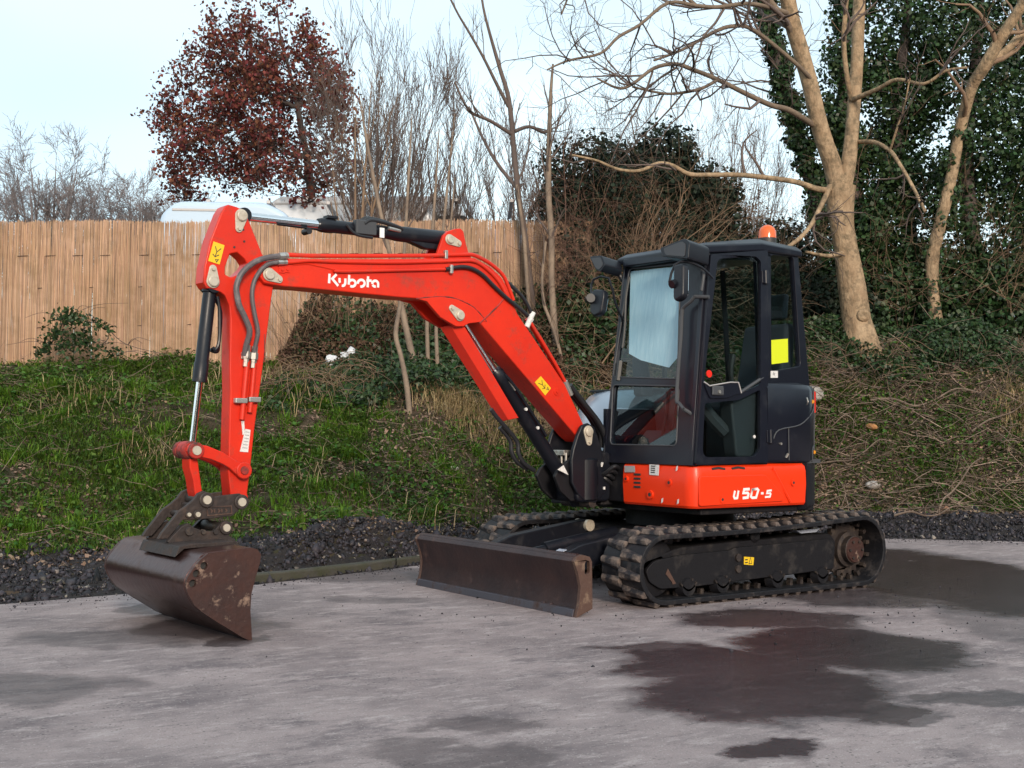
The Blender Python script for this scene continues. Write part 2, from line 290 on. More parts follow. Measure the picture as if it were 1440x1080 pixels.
D = {
 'boom': [(2.769,2.1406),(2.7552,2.168),(2.7176,2.202),(2.6697,2.2153),(2.553,2.233),(1.9872,2.2845),(1.2168,2.3627),(1.1377,2.3727),(1.001,2.3233),(0.8995,2.2571),(0.8544,2.1954),(0.7562,2.0105),(0.3053,1.5188),(0.1223,1.2295),(0.0372,1.1987),(0.0155,1.1565),(0.0507,1.1088),(0.1283,1.0981),(0.1916,1.1398),(1.0834,1.9193),(1.1763,2.0119),(1.2974,2.0522),(1.4393,2.0564),(1.7647,2.0511),(2.4508,2.0574),(2.599,2.0543),(2.7343,2.0652),(2.7634,2.0976)],
 'boom_lug': [(1.624,2.0522),(1.4397,2.0805),(1.2977,2.0766),(1.146,2.0287),(1.0341,1.9373),(1.0897,1.9288),(1.1873,1.9129),(1.2294,1.8907),(1.2954,1.8867),(1.4262,1.9415),(1.5028,2.0085),(1.5379,2.0395)],
 'boom_top_lug': [(1.4921,2.3252),(1.4424,2.3687),(1.4173,2.4343),(1.3887,2.5055),(1.3535,2.5362),(1.294,2.5599),(1.2459,2.5681),(1.2214,2.5506),(1.2023,2.4775),(1.1772,2.4093),(1.1399,2.3584)],
 'boom_seam': [(0.8727,2.1184),(0.9353,2.0536),(0.9974,1.9993),(1.0957,1.9186)],
 'boom_weld': [(2.5475,2.1958),(2.4384,2.2103),(2.1977,2.187),(1.7672,2.23),(1.3655,2.2755)],
 'tubeA': [(2.5748,2.248),(2.3956,2.2586),(1.9782,2.2986),(1.5316,2.3439),(1.2243,2.3808),(1.1267,2.3828),(0.996,2.3403),(0.8881,2.2746),(0.8428,2.2128),(0.7838,2.0959)],
 'tubeC': [(2.597,2.2035),(2.5481,2.2102),(2.4091,2.2322),(2.2045,2.2446),(1.7744,2.2801),(1.3139,2.3328),(1.1632,2.347),(1.0582,2.3121),(0.9449,2.2322),(0.8744,2.1426)],
 'tubeB': [(2.2566,2.1874),(2.2047,2.1829),(1.775,2.2281),(1.3858,2.2701)],
 'hoseB': [(1.3985,2.2671),(1.28,2.2948),(1.1834,2.2938),(1.0851,2.2581),(0.9912,2.1916),(0.8834,2.1201),(0.7676,2.0531),(0.6763,1.9985)],
 'hoseC': [(0.8362,2.2258),(0.7649,2.1807),(0.6928,2.125),(0.6397,2.0571),(0.6127,1.9973)],
 'tubeD': [(0.6368,1.963),(0.5364,1.8458),(0.4004,1.6768),(0.2829,1.5198)],
 'hoseD': [(0.2396,1.5172),(0.1622,1.4455),(0.0627,1.3524),(-0.0381,1.258),(-0.1112,1.1515),(-0.1265,1.0442)],
 'clampB': [(1.3536,2.2717)],
 'clampA': [(1.3815,2.3713)],
 'fit_white': [(0.637,1.9783)],
 'fitD': [(0.262,1.4943)],
 'pin_boomcyl': [(1.27,1.963),(1.3361,2.0077)],
 'pin_tip': [(2.7066,2.1199),(2.6386,2.0951)],
 'pin_armcyl': [(1.342,2.4814),(1.2669,2.4608)],
 'pin_foot': [(0.1404,1.177),(0.1328,1.1013)],
 'decal_boom': [(0.5972,1.5262),(0.541,1.5729),(0.4448,1.4891),(0.499,1.4352)],
 'bolt_boom': [(2.6188,2.156),(2.5827,2.1618)],
 'lock_boom': [(0.3895,1.4643)],
 'kub0': [(2.2844,2.1612),(2.2869,2.1007)],
 'kub1': [(2.2337,2.1626),(2.2642,2.1312),(2.2205,2.0895)],
 'kub2': [(2.2117,2.1402),(2.2114,2.119),(2.2069,2.1103)],
 'kub3': [(2.1691,2.1408),(2.1688,2.118),(2.1688,2.1165),(2.17,2.1078),(2.1739,2.1002),(2.1798,2.0947),(2.1869,2.0922),(2.1941,2.093)],
 'kub4': [(2.1407,2.1661),(2.1432,2.1034)],
 'kub5': [(2.137,2.1268),(2.1281,2.1334),(2.117,2.136),(2.1061,2.1342),(2.0977,2.1283),(2.0936,2.1194),(2.0946,2.1096),(2.1005,2.1008),(2.11,2.0949),(2.1213,2.0932),(2.1318,2.096)],
 'kub6': [(2.0761,2.1142),(2.0756,2.1245),(2.0697,2.1339),(2.0598,2.1404),(2.0479,2.1425),(2.0367,2.1398),(2.0285,2.1328),(2.0251,2.1231),(2.0273,2.1128),(2.0345,2.1041),(2.0453,2.0988),(2.0572,2.0981)],
 'kub7': [(1.9999,2.1691),(2.0024,2.0979)],
 'kub8': [(2.012,2.1411),(1.9725,2.1428)],
 'kub9': [(1.9676,2.1214),(1.9667,2.1295),(1.9624,2.1368),(1.9553,2.1423),(1.9465,2.145),(1.9376,2.1445),(1.9298,2.1408),(1.9246,2.1346),(1.9226,2.1268),(1.9232,2.1028)],
 'kub10': [(1.9647,2.1171),(1.9618,2.1123),(1.9564,2.1088),(1.9493,2.1072),(1.9415,2.1077)],
 'n_kub': 11,
 'arm': [(3.0294,2.4125),(3.0076,2.4709),(2.9809,2.5146),(2.9603,2.5262),(2.9021,2.5181),(2.8644,2.5053),(2.8404,2.482),(2.8256,2.4462),(2.7566,2.3033),(2.7317,2.2488),(2.6776,2.188),(2.6377,2.121),(2.6511,2.0537),(2.6643,1.9778),(2.7103,1.5851),(2.7647,1.1666),(2.7885,0.9163),(2.8049,0.7877),(2.7948,0.7445),(2.8175,0.7065),(2.8594,0.7035),(2.8923,0.7301),(2.9161,0.7733),(2.9326,0.9182),(2.93,1.272),(2.9278,1.4003),(2.9354,1.5627),(2.9359,1.8371),(2.9467,1.9223),(2.9706,1.9678),(3.0078,1.9949),(3.0421,2.0029),(3.0897,2.0076),(3.1129,2.0418),(3.1079,2.1314),(3.0748,2.2921)],
 'arm_hole': [(2.9731,2.1006),(2.974,2.1478),(2.9446,2.228),(2.897,2.2413),(2.8543,2.2108),(2.8302,2.1783),(2.8438,2.1509),(2.8945,2.1044),(2.9359,2.0866)],
 'pin_armtop': [(2.8778,2.4659),(2.8927,2.3869)],
 'pin_bcyl': [(3.0544,2.053),(3.0558,2.1275)],
 'pin_linkarm': [(2.8524,0.9245)],
 'pin_linkcyl': [(3.1603,1.045)],
 'decal_arm': [(3.0544,2.2921),(2.9833,2.2758),(3.0131,2.1571),(3.0861,2.1716)],
 'label_arm': [(2.8274,1.1747),(2.793,1.1681),(2.8066,1.0327),(2.8609,1.0372)],
 'label_arm2': [(2.8549,1.2217),(2.8363,1.2219),(2.8302,1.1489),(2.844,1.1359)],
 'arm_rod1': [(2.8299,1.5795),(2.8454,1.4023),(2.8581,1.2302)],
 'arm_rod2': [(2.7827,1.5728),(2.7942,1.4253),(2.8079,1.2739)],
 'arm_hose1': [(2.8515,1.6157),(2.848,1.6803),(2.8402,1.7624),(2.8719,1.8421),(2.9104,1.9125),(2.9253,1.9713),(2.9309,2.0266),(2.9045,2.0987),(2.8497,2.1583),(2.7798,2.2016),(2.6752,2.2312),(2.588,2.2449)],
 'arm_hose2': [(2.7972,1.6056),(2.7869,1.6882),(2.7812,1.7664),(2.8043,1.8688),(2.8198,1.9456),(2.8232,2.0059),(2.8103,2.0697),(2.775,2.1314),(2.7333,2.1722),(2.6838,2.1929),(2.5918,2.205)],
 'arm_clamp': [(2.8758,1.3437),(2.7869,1.3522)],
 'arm_fit': [(2.8346,1.6221),(2.7851,1.6157)],
 'arm_seam': [(2.7085,1.7556),(2.7055,1.5853)],
 'arm_holes': [(2.855,2.3126),(2.9193,2.2713),(2.8625,2.3845)],
 'rocker': [(3.2003,1.0679),(3.1831,1.0845),(3.1478,1.0824),(3.0854,1.072),(2.9901,1.0353),(2.9069,0.987),(2.8416,0.9588),(2.8133,0.9392),(2.8082,0.9135),(2.831,0.8882),(2.8635,0.8844),(2.9008,0.902),(2.9427,0.9386),(2.9888,0.964),(3.0615,0.9923),(3.1197,1.0052),(3.1595,1.0054),(3.1906,1.0181),(3.2042,1.043)],
 'link': [(3.1796,1.0178),(3.1759,0.943),(3.1524,0.8679),(3.1423,0.8011),(3.1328,0.7676),(3.101,0.7292),(3.0609,0.7322),(3.0481,0.7654),(3.0756,0.7996),(3.095,0.8084),(3.1161,0.934),(3.1288,1.0176)],
 'bcyl_axis': [(3.0404,2.0362),(3.1388,1.0623)],
 'bcyl_pts': [(3.1209,1.2904),(3.1357,1.134)],
 'bcyl_pipe': [(3.0327,1.865),(3.0469,1.6599),(3.0823,1.6201),(3.1053,1.6486)],
 'acyl': [(2.8489,2.4774),(2.3157,2.4606),(1.3745,2.4468),(1.2853,2.4955)],
 'acyl_hi': [(2.3266,2.5005),(2.3202,2.4235),(1.7908,2.533),(1.4757,2.5096)],
 'acyl_pipes': [(1.9841,2.5352),(1.8934,2.5456),(1.7634,2.5049),(1.9009,2.4388),(2.0643,2.5028),(1.9554,2.4292),(2.275,2.5211),(2.5433,2.4155),(1.8,2.4653)],
 'bcm': [(1.1942,1.9755),(0.9041,1.5886),(0.0857,0.6518)],
 'bcm_guard': [(1.3372,1.8873),(1.2235,1.9041),(0.7316,1.2701),(0.8053,1.2424)],
 'bcm_hose': [(0.9487,1.3279),(0.8968,1.2728),(0.8053,1.1922),(0.7126,1.1003),(0.6985,1.0179),(0.6448,0.9453),(0.5505,0.8925)],
 'hitch': [(3.1768,0.7623),(3.1529,0.7948),(3.1161,0.8105),(3.0937,0.7983),(3.0459,0.7713),(2.9993,0.7785),(2.929,0.7852),(2.8873,0.7884),(2.8528,0.7663),(2.8444,0.7377),(2.8565,0.7155),(2.8947,0.6871),(2.9335,0.6568),(3.0552,0.6465),(3.1525,0.6418),(3.2398,0.6451),(3.2861,0.5897),(3.3321,0.5388),(3.3913,0.5396),(3.3709,0.573),(3.271,0.6933),(3.2197,0.7265)],
 'hitch_pins': [(3.1018,0.7562),(2.88,0.7374),(3.1576,0.6738),(3.2122,0.6749)],
 'hitch_label': [(3.0965,0.7145),(2.9437,0.7161),(2.9406,0.6718),(3.0911,0.6645)],
 'ear': [(3.3485,0.5256),(3.3069,0.5682),(3.2624,0.6111),(3.2247,0.6275),(3.1869,0.5998),(3.1295,0.5768),(3.0676,0.5754),(3.0193,0.6195),(2.9881,0.6333),(2.9516,0.6194),(2.9441,0.5797),(2.9683,0.5448),(2.9176,0.5048),(2.8803,0.4651),(3.0651,0.4457),(3.2795,0.4776)],
 'ear_pins': [(2.9931,0.5918),(3.2212,0.5808),(3.1338,0.5729),(3.0585,0.5696)],
 'wearstrip': [(3.5503,0.5458),(3.4692,0.5576),(3.3309,0.4874)],
 'bucket': [(3.0327,-0.0075),(3.0462,0.1665),(3.0422,0.2542),(3.0191,0.3416),(2.9919,0.4268),(2.9866,0.4701),(3.0089,0.501),(3.0482,0.5129),(3.104,0.5095),(3.3012,0.495),(3.3457,0.4641),(3.3896,0.4158),(3.421,0.3683),(3.4282,0.3255),(3.4136,0.2819),(3.3777,0.2205),(3.3304,0.1785),(3.2371,0.1143),(3.1424,0.0538),(3.0865,0.0173)],
 'bucket_holes': [(3.3258,0.4288),(3.3688,0.3889),(3.3881,0.3379)],
 'blade': [(1.7977,-0.0067),(1.7783,0.0812),(1.7676,0.1924),(1.7912,0.2835),(1.8204,0.3522),(1.8034,0.3782),(1.7575,0.3938),(1.6937,0.377),(1.676,0.3445),(1.6698,0.0461)],
 'blade_slot': [(1.7353,0.3376),(1.72,0.3568),(1.6959,0.3489),(1.6953,0.2753),(1.7194,0.2667),(1.7348,0.2676)],
 'skirt_side': [(0.7654,0.6513),(-0.3543,0.6605),(-0.3782,0.9378),(-0.2933,0.9568),(0.7395,0.95)],
 'skirt_inset': [(0.7192,0.8742),(0.0669,0.878),(-0.1333,0.7128),(-0.1182,0.6848),(0.7187,0.6695)],
 'skirt_fin': [(-0.0141,0.9232),(-0.2012,0.6765)],
 'skirt_btn': [(0.5025,0.7118),(-0.2225,0.8165)],
 'skirt_vents': [(0.5887,0.9244),(0.4643,0.9231),(0.3964,0.9252),(0.2686,0.9253)],
 'u500': [(0.3778,0.7698),(0.3895,0.7299),(0.3817,0.7173),(0.3553,0.7187),(0.3426,0.7705)],
 'u501': [(0.232,0.7787),(0.2865,0.7777),(0.2954,0.7521),(0.2518,0.7526),(0.2439,0.744),(0.2518,0.7197),(0.3013,0.7174)],
 'u502': [(0.202,0.776),(0.22,0.726),(0.207,0.7166),(0.167,0.7177),(0.1439,0.7699),(0.1539,0.7786),(0.202,0.776)],
 'u503': [(0.1166,0.7461),(0.0913,0.7463)],
 'u504': [(0.0077,0.7651),(0.0507,0.7631),(0.0568,0.7448),(0.0221,0.7455),(0.018,0.7383),(0.0262,0.7201),(0.0761,0.7191)],
 'n_u50': 5,
 'skirt_front': [(0.2235,0.9653),(0.9207,0.947),(0.9356,0.6554),(0.2891,0.6615),(0.2164,0.8244)],
 'sf_label1': [(0.2472,0.9298),(0.3616,0.9327),(0.3643,0.8857),(0.2499,0.8822)],
 'sf_label2': [(0.5201,0.947),(0.6233,0.945),(0.618,0.8704),(0.5205,0.8726)],
 'sf_vent': [(0.3442,0.8575),(0.4213,0.8562),(0.4275,0.7978),(0.3505,0.7948)],
 'sf_round': [(0.527,0.7321),(0.7272,0.8246),(0.266,0.8351)],
 'sf_scratch': [(0.6527,0.6958),(0.8138,0.6962),(0.802,0.9254)],
 'ws_top': [(0.027,1.4864),(0.5962,1.462),(0.7023,0.6105),(-0.0151,0.65)],
 'ws_bot': [(-0.0042,0.5895),(0.7252,0.5587),(0.7642,0.1332),(0.045,0.1345)],
 'film': [(0.0228,1.4711),(0.5327,1.4522),(0.6333,1.1739),(0.6595,0.8942),(0.6604,0.7734),(0.5792,0.7009),(0.4351,0.7313),(0.2593,0.77),(0.1182,0.8262)],
 'mirR': [(-0.1526,1.3778),(0.0475,1.3622),(0.0221,1.2734),(0.0376,1.2263),(0.0278,1.0907),(-0.0522,1.0694),(-0.1094,1.1104),(-0.1196,1.2403)],
 'mirL': [(0.8312,1.3646),(0.9319,1.3661),(0.9641,1.1246),(0.8918,1.0975),(0.8636,1.1251)],
 'lampL': [(0.6251,1.5186),(0.8737,1.5573),(0.9258,1.5252),(0.9331,1.4011),(0.8111,1.4233),(0.6674,1.4482)],
 'lampR': [(-0.2037,1.5566),(-0.0531,1.5487),(0.0033,1.4682),(-0.0433,1.4176),(-0.1042,1.4426)],
 'rail': [(0.8809,1.3776),(0.9042,1.341),(0.8988,1.2227)],
 'rail2': [(0.8336,1.1865),(0.8026,1.155),(0.7361,1.1177),(0.7246,1.0756),(0.7426,0.8859),(0.7475,0.7408),(0.7681,0.461),(0.7977,0.4269),(0.8522,0.3844)],
 'wiper': [(0.0334,1.4236),(0.0212,1.2583),(0.0486,1.0265),(0.0487,0.8713)],
 'door': [(0.5534,1.4714),(-0.0321,1.5542),(0.0321,0.0017),(0.7551,-0.0075)],
 'door_glass': [(0.4901,1.4315),(0.4473,1.4506),(0.1002,1.4974),(0.0499,1.4653),(0.0922,0.5653),(0.2867,0.4986),(0.3128,0.5587),(0.3688,0.5773),(0.5792,0.5409),(0.6534,0.5685),(0.6193,0.7536)],
 'door_glass2': [(0.652,0.42),(0.3244,0.4471),(0.0974,0.5291),(0.1158,0.0991),(0.176,0.0484),(0.6522,0.0456),(0.6848,0.0801)],
 'handle': [(0.6671,0.5656),(0.6169,0.5398),(0.4136,0.5709),(0.3312,0.5717),(0.3046,0.4965),(0.4414,0.4595),(0.6088,0.4515)],
 'knob': [(0.5909,0.626),(0.5383,0.4988),(0.1616,0.1898)],
 'hinge': [(-0.0195,1.3506),(0.0312,0.1913)],
 'rearw': [(0.1332,1.5361),(0.4561,1.5596),(0.5133,0.7304),(0.0986,0.6706)],
 'paper': [(0.13,0.9027),(0.3664,0.9304),(0.3609,0.7538),(0.1306,0.7246)],
 'rsticker': [(0.0825,0.6714),(0.1804,0.6767),(0.1777,0.6258),(0.0799,0.621),(0.1314,0.5826),(0.2166,0.5839),(0.2079,0.4812),(0.1244,0.478)],
 'orange': [(-0.4636,1.5262),(-0.5413,0.9623)],
 'beacon': [(-0.6701,2.7413),(-0.5721,2.7202)],
 'cpost': [(0.5171,1.5944),(0.6241,0.6551),(0.0986,0.6706)],
 'swing': [(0.2781,1.0468),(0.2375,1.1504),(0.1965,1.2235),(0.1338,1.2398),(0.0703,1.2143),(0.027,1.12),(-0.0237,0.9935),(-0.0398,0.7297),(0.0521,0.6482),(0.1155,0.6552),(0.1715,0.6693),(0.2342,0.7206),(0.2899,0.8064),(0.2946,0.972)],
 'swing_fork': [(0.2115,1.0249),(0.3006,0.9547),(0.3819,0.9017),(0.4153,0.8508),(0.3603,0.7468),(0.264,0.6721),(0.0969,0.657),(0.0708,0.9507)],
 'swing_blk': [(0.2011,1.0442)],
 'swing_tri': [(0.4327,0.9027),(0.3763,0.9334),(0.3291,0.8622)],
 'track_top': [(0.8662,0.4879),(0.0554,0.5258),(-0.952,0.5489)],
 'track_bot': [(1.1344,0.0197),(-0.8174,0.018)],
 'tf_label': [(0.2029,0.2934),(0.1016,0.2831),(0.1089,0.2276),(0.2029,0.2379)],
 'sprk': [(-1.0162,0.2525)],
 'idler': [(1.0379,0.2553)],
 'rollers': [(0.7544,0.1088),(0.4264,0.1175),(-0.131,0.1212),(-0.6217,0.1236)],
 'car_roller': [(0.0614,0.4367)],
 'syc_trunk': [(5.002,17.5,2.364,0.315),(4.932,17.5,2.824,0.2236),(4.862,17.5,3.335,0.2134),(4.782,17.5,3.847,0.1829),(4.732,17.5,4.155,0.1829),(4.702,17.5,4.464,0.2134),(4.713,17.5,4.753,0.2337)],
 'syc_L': [(4.692,17.5,4.67,0.1728),(4.601,17.5,5.031,0.1524),(4.454,17.4,5.367,0.1415),(4.327,17.3,5.701,0.1356),(4.202,17.2,6.133,0.1298),(4.038,17.1,6.611,0.1291),(3.875,17.0,7.084,0.1283),(3.751,16.8,7.616,0.1171),(3.648,16.6,8.334,0.106),(3.484,16.2,9.135,0.0753)],
 'syc_R': [(4.723,17.5,4.691,0.1524),(4.816,17.5,5.032,0.127),(4.897,17.6,5.523,0.1124),(4.968,17.7,6.072,0.1079),(5.04,17.8,6.735,0.1034),(5.092,17.9,7.406,0.1039),(5.165,18.0,8.301,0.0941),(5.263,18.1,9.646,0.0736)],
 'syc_R2': [(4.947,17.7,5.967,0.0771),(4.81,17.5,6.328,0.061),(4.733,17.4,6.815,0.0606),(4.738,17.3,7.298,0.0553),(4.774,17.2,7.983,0.0449)],
 'syc_L2': [(4.118,17.1,6.591,0.0993),(3.875,17.0,6.881,0.0889),(3.612,16.8,7.093,0.0829),(3.334,16.6,7.337,0.0675),(3.043,16.4,7.653,0.0524)],
 'lowlimb': [(4.6,17.5,4.69,0.0711),(4.3,17.2,4.648,0.0749),(3.929,16.9,4.685,0.0638),(3.449,16.5,4.656,0.0575),(3.007,16.2,4.628,0.0564),(2.579,15.9,4.561,0.0508),(2.271,15.7,4.525,0.0501),(2.028,15.6,4.621,0.0408),(1.833,15.5,4.616,0.0405),(1.596,15.4,4.501,0.0358),(1.317,15.3,4.495,0.0311),(1.041,15.2,4.579,0.0265),(0.724,15.1,4.625,0.0219)],
 'lowlimb2': [(4.534,17.4,4.731,0.0707),(4.249,17.0,4.267,0.0543),(4.076,16.7,4.035,0.0485),(3.883,16.5,3.834,0.0479),(3.645,16.3,3.657,0.0426)],
 'stub': [(4.704,17.4,3.77,0.0606),(4.397,17.0,3.669,0.0444),(4.017,16.7,3.681,0.0291)],
 'uplimb': [(4.256,17.3,5.598,0.0703),(3.831,16.9,5.693,0.0638),(3.519,16.6,5.679,0.0578),(3.121,16.3,5.749,0.0521),(2.688,16.0,5.852,0.0465),(2.314,15.7,5.892,0.0456),(2.057,15.5,5.903,0.0405),(1.761,15.3,5.785,0.0355),(1.482,15.2,5.554,0.0309),(1.295,15.1,5.47,0.0263),(1.022,15.0,5.564,0.0174)],
 'uplimb2': [(2.688,16.0,5.852,0.0372),(2.422,15.8,5.669,0.0321),(2.025,15.6,5.545,0.0272),(1.739,15.5,5.551,0.0225),(1.502,15.4,5.576,0.0224)],
 'toplimb1': [(3.875,17.0,7.084,0.0642),(3.45,16.5,7.006,0.0479),(3.101,16.2,6.945,0.0423),(2.67,15.9,6.788,0.0416),(2.359,15.7,6.733,0.041),(1.964,15.5,6.696,0.036),(1.579,15.3,6.339,0.0311),(1.301,15.2,6.149,0.0309),(1.072,15.1,5.908,0.0263),(0.664,14.9,5.753,0.0216),(0.396,14.7,5.576,0.0128)],
 'toplimb2': [(4.178,17.1,6.205,0.0497),(3.911,16.9,6.365,0.0442),(3.256,16.5,6.689,0.0431),(2.929,16.3,6.668,0.0426),(2.656,16.1,6.522,0.0374),(2.203,15.9,6.216,0.0277),(1.807,15.7,6.009,0.0228)],
 'toplimb3': [(2.359,15.7,6.733,0.0319),(1.871,15.5,7.01,0.0315),(1.395,15.3,7.206,0.0267),(0.844,15.1,6.942,0.0219),(0.573,14.9,6.329,0.0173)],
 'rlimb1': [(4.919,17.6,6.044,0.0664),(5.132,17.1,6.061,0.0497),(5.308,16.8,6.106,0.0439),(5.582,16.5,5.962,0.0383),(5.802,16.3,6.081,0.0331),(6.015,16.1,6.07,0.028)],
 'rlimb2': [(4.969,17.6,5.42,0.0511),(5.108,17.2,5.325,0.0499),(5.236,16.9,5.134,0.0491),(5.301,16.7,4.91,0.0436),(5.381,16.5,4.623,0.0383),(5.523,16.3,4.17,0.0379)],
 'rlimb3': [(5.236,16.9,5.134,0.0294),(5.274,16.7,5.404,0.0242),(5.341,16.6,5.674,0.0193),(5.388,16.5,6.039,0.0144)],
 'lean': [(6.431,18.5,2.712,0.1611),(6.39,18.5,3.144,0.1289),(6.37,18.5,3.469,0.1289),(6.373,18.5,3.903,0.1397),(6.493,18.4,4.538,0.1282),(6.59,18.3,5.06,0.1169),(6.642,18.2,5.523,0.1163),(6.715,18.1,5.982,0.1156),(6.77,17.9,6.354,0.1143),(6.863,17.7,6.56,0.1233),(7.056,17.5,6.97,0.1118),(7.244,17.3,7.318,0.1005),(7.464,17.0,7.824,0.0889)],
 'lean2': [(6.863,17.7,6.56,0.0925),(7.162,17.9,6.783,0.0884),(7.415,18.0,7.009,0.0836),(7.726,18.1,7.388,0.0788)],
 'ivytrunk': [(4.931,19.5,4.38,0.1699),(4.761,19.5,5.298,0.1699),(4.534,19.5,6.102,0.1585),(4.306,19.5,6.91,0.1472),(4.135,19.5,7.604,0.1359),(4.055,19.5,8.301,0.1246),(3.963,19.5,9.234,0.1019)],
 'pole0': [(-1.181,14.2,1.393,0.033),(-1.226,14.2,1.723,0.033),(-1.296,14.2,2.053,0.0289),(-1.357,14.2,2.301,0.0289),(-1.311,14.2,2.633,0.0247),(-1.29,14.2,2.924,0.0247),(-1.262,14.2,3.383,0.0206),(-1.229,14.2,4.135,0.0165),(-1.196,14.2,4.891,0.0041)],
 'pole1': [(-1.154,15.2,1.764,0.0485),(-1.246,15.2,2.117,0.0441),(-1.339,15.2,2.515,0.0397),(-1.405,15.2,2.826,0.0353),(-1.507,15.2,3.27,0.0309),(-1.619,15.2,3.716,0.0265),(-1.808,15.2,4.61,0.0221),(-1.952,15.2,5.418,0.0044)],
 'pole2': [(-1.029,15.2,1.72,0.0309),(-1.051,15.2,2.119,0.0265),(-1.066,15.2,2.651,0.0265),(-1.045,15.2,3.185,0.0221),(-0.984,15.2,4.079,0.0177),(-0.94,15.2,4.976,0.0044)],
 'pole3': [(-0.905,15.2,1.695,0.0265),(-0.936,15.2,2.12,0.0265),(-0.95,15.2,2.563,0.0221),(-0.921,15.2,3.186,0.0221),(-0.841,15.2,4.08,0.0177),(-0.745,15.2,5.158,0.0044)],
 'pole4': [(-0.654,15.9,1.981,0.0323),(-0.731,15.9,2.258,0.0323),(-0.807,15.9,2.49,0.0277),(-0.848,15.9,2.908,0.0231),(-0.828,15.9,3.653,0.0185),(-0.771,15.9,4.496,0.0046)],
 'tall': [(0.349,16.7,2.518,0.0485),(0.278,16.7,2.907,0.0485),(0.154,16.7,3.885,0.0436),(0.072,16.7,4.376,0.0436),(-0.012,16.7,5.164,0.0388),(-0.076,16.7,5.756,0.0339),(-0.207,16.7,6.201,0.0291),(-0.339,16.7,6.647,0.0218),(-0.44,16.7,7.045,0.017),(-0.493,16.7,7.443,0.0145)],
 'tallB': [(-0.075,16.7,5.657,0.0291),(-0.233,16.6,5.924,0.0241),(-0.429,16.5,6.286,0.0192),(-0.622,16.4,6.595,0.0167),(-0.765,16.3,6.804,0.0142),(-0.906,16.2,7.058,0.0141)],
 'tallC': [(-0.013,16.7,5.262,0.0291),(-0.324,16.5,5.406,0.024),(-0.608,16.3,5.497,0.0189),(-0.799,16.2,5.853,0.0141)],
 'tallD': [(0.006,16.7,5.312,0.0291),(0.214,16.9,5.433,0.0245),(0.415,17.0,5.38,0.0247),(0.517,17.1,5.466,0.0199)],
 'tallE': [(0.051,16.7,4.523,0.0291),(-0.228,16.9,4.91,0.0245),(-0.432,17.0,5.282,0.0197),(-0.639,17.1,5.761,0.0149)],
 'white': [(0.661,16.4,2.018,0.0476),(0.582,16.4,2.399,0.0476),(0.541,16.4,2.878,0.0476),(0.519,16.4,3.262,0.0429),(0.515,16.4,3.839,0.0429),(0.474,16.4,4.321,0.0429),(0.47,16.4,4.805,0.0381),(0.477,16.4,5.29,0.0333),(0.493,16.4,5.776,0.0238),(0.519,16.4,6.165,0.0143)],
 'whiteB': [(0.656,16.3,2.155,0.0237),(0.568,16.3,2.487,0.0237),(0.481,16.3,2.724,0.0237),(0.414,16.3,2.914,0.0237),(0.392,16.3,3.248,0.0189),(0.436,16.3,3.727,0.0189)],
 'pale1': [(0.229,16.6,2.799,0.0289),(0.197,16.6,3.188,0.0289),(0.154,16.6,3.771,0.0289),(0.102,16.6,4.161,0.0241),(0.041,16.6,4.552,0.0193)],
 'beech': [(-3.168,21,2.838,0.1829),(-3.266,21,3.697,0.1585),(-3.403,21,4.682,0.1463),(-3.47,21,5.052,0.1341),(-3.512,21,5.422,0.122),(-3.581,21,5.918,0.1037),(-3.686,21,6.413,0.0854),(-3.807,21,7.034,0.0671),(-3.937,21,7.532,0.0488),(-4.069,21,8.031,0.0305),(-4.138,21,8.531,0.0183)],
 'beech_crown': [(-6.106,21,6.767),(-5.644,21,7.082),(-5.457,21,7.645),(-4.774,21,8.125),(-4.134,21,8.255),(-3.699,21,8.059),(-3.386,21,7.761),(-3.135,21,7.476),(-2.879,21,6.793),(-2.841,21,5.799),(-2.982,21,5.303),(-3.47,21,5.113),(-3.959,21,4.924),(-4.826,21,5.387),(-5.318,21,5.383),(-5.802,21,5.008),(-5.873,21,5.527),(-5.673,21,5.963),(-5.888,21,6.271),(-6.053,21,6.556)],
 'creeper': [(-5.77,15.05,2.115),(-5.702,15.05,2.203),(-5.6,15.05,2.336),(-5.517,15.05,2.53),(-5.403,15.05,2.548),(-5.271,15.05,2.497),(-5.095,15.05,2.472),(-4.962,15.05,2.385),(-5.283,15.05,2.268),(-5.439,15.05,2.162),(-5.132,15.05,2.164),(-5.003,15.05,2.253),(-4.868,15.05,2.096),(-4.739,15.05,2.211),(-4.211,15.05,2.084)],
 'wet': [(2.147,2.58,0.547,0.557,1),(2.445,3.241,0.615,0.597,1),(2.378,3.666,0.367,0.306,0.9),(1.179,2.653,0.591,0.698,1),(0.791,1.661,0.59,0.429,0.9),(-2.214,0.851,1.008,2.481,1),(-0.115,2.683,0.262,0.51,0.5),(1.793,-1.767,0.699,0.505,0.6),(4.528,0.182,0.478,0.283,0.5),(4.244,3.353,0.309,0.158,0.5),(-0.524,1.268,0.62,0.557,0.8),(3.21,3.891,0.192,0.18,1),(3.929,3.02,0.213,0.156,0.55),(5.171,1.344,0.386,0.34,0.6),(1.728,3.851,0.287,0.136,0.7),(3.861,0.075,0.405,0.378,0.7),(3.79,-0.72,0.326,0.258,0.6),(2.518,-0.442,0.297,0.182,0.45),(2.09,2.086,0.351,0.181,0.8),(2.332,3.955,0.147,0.102,0.7),(3.957,0.629,0.178,0.14,0.7)],
}
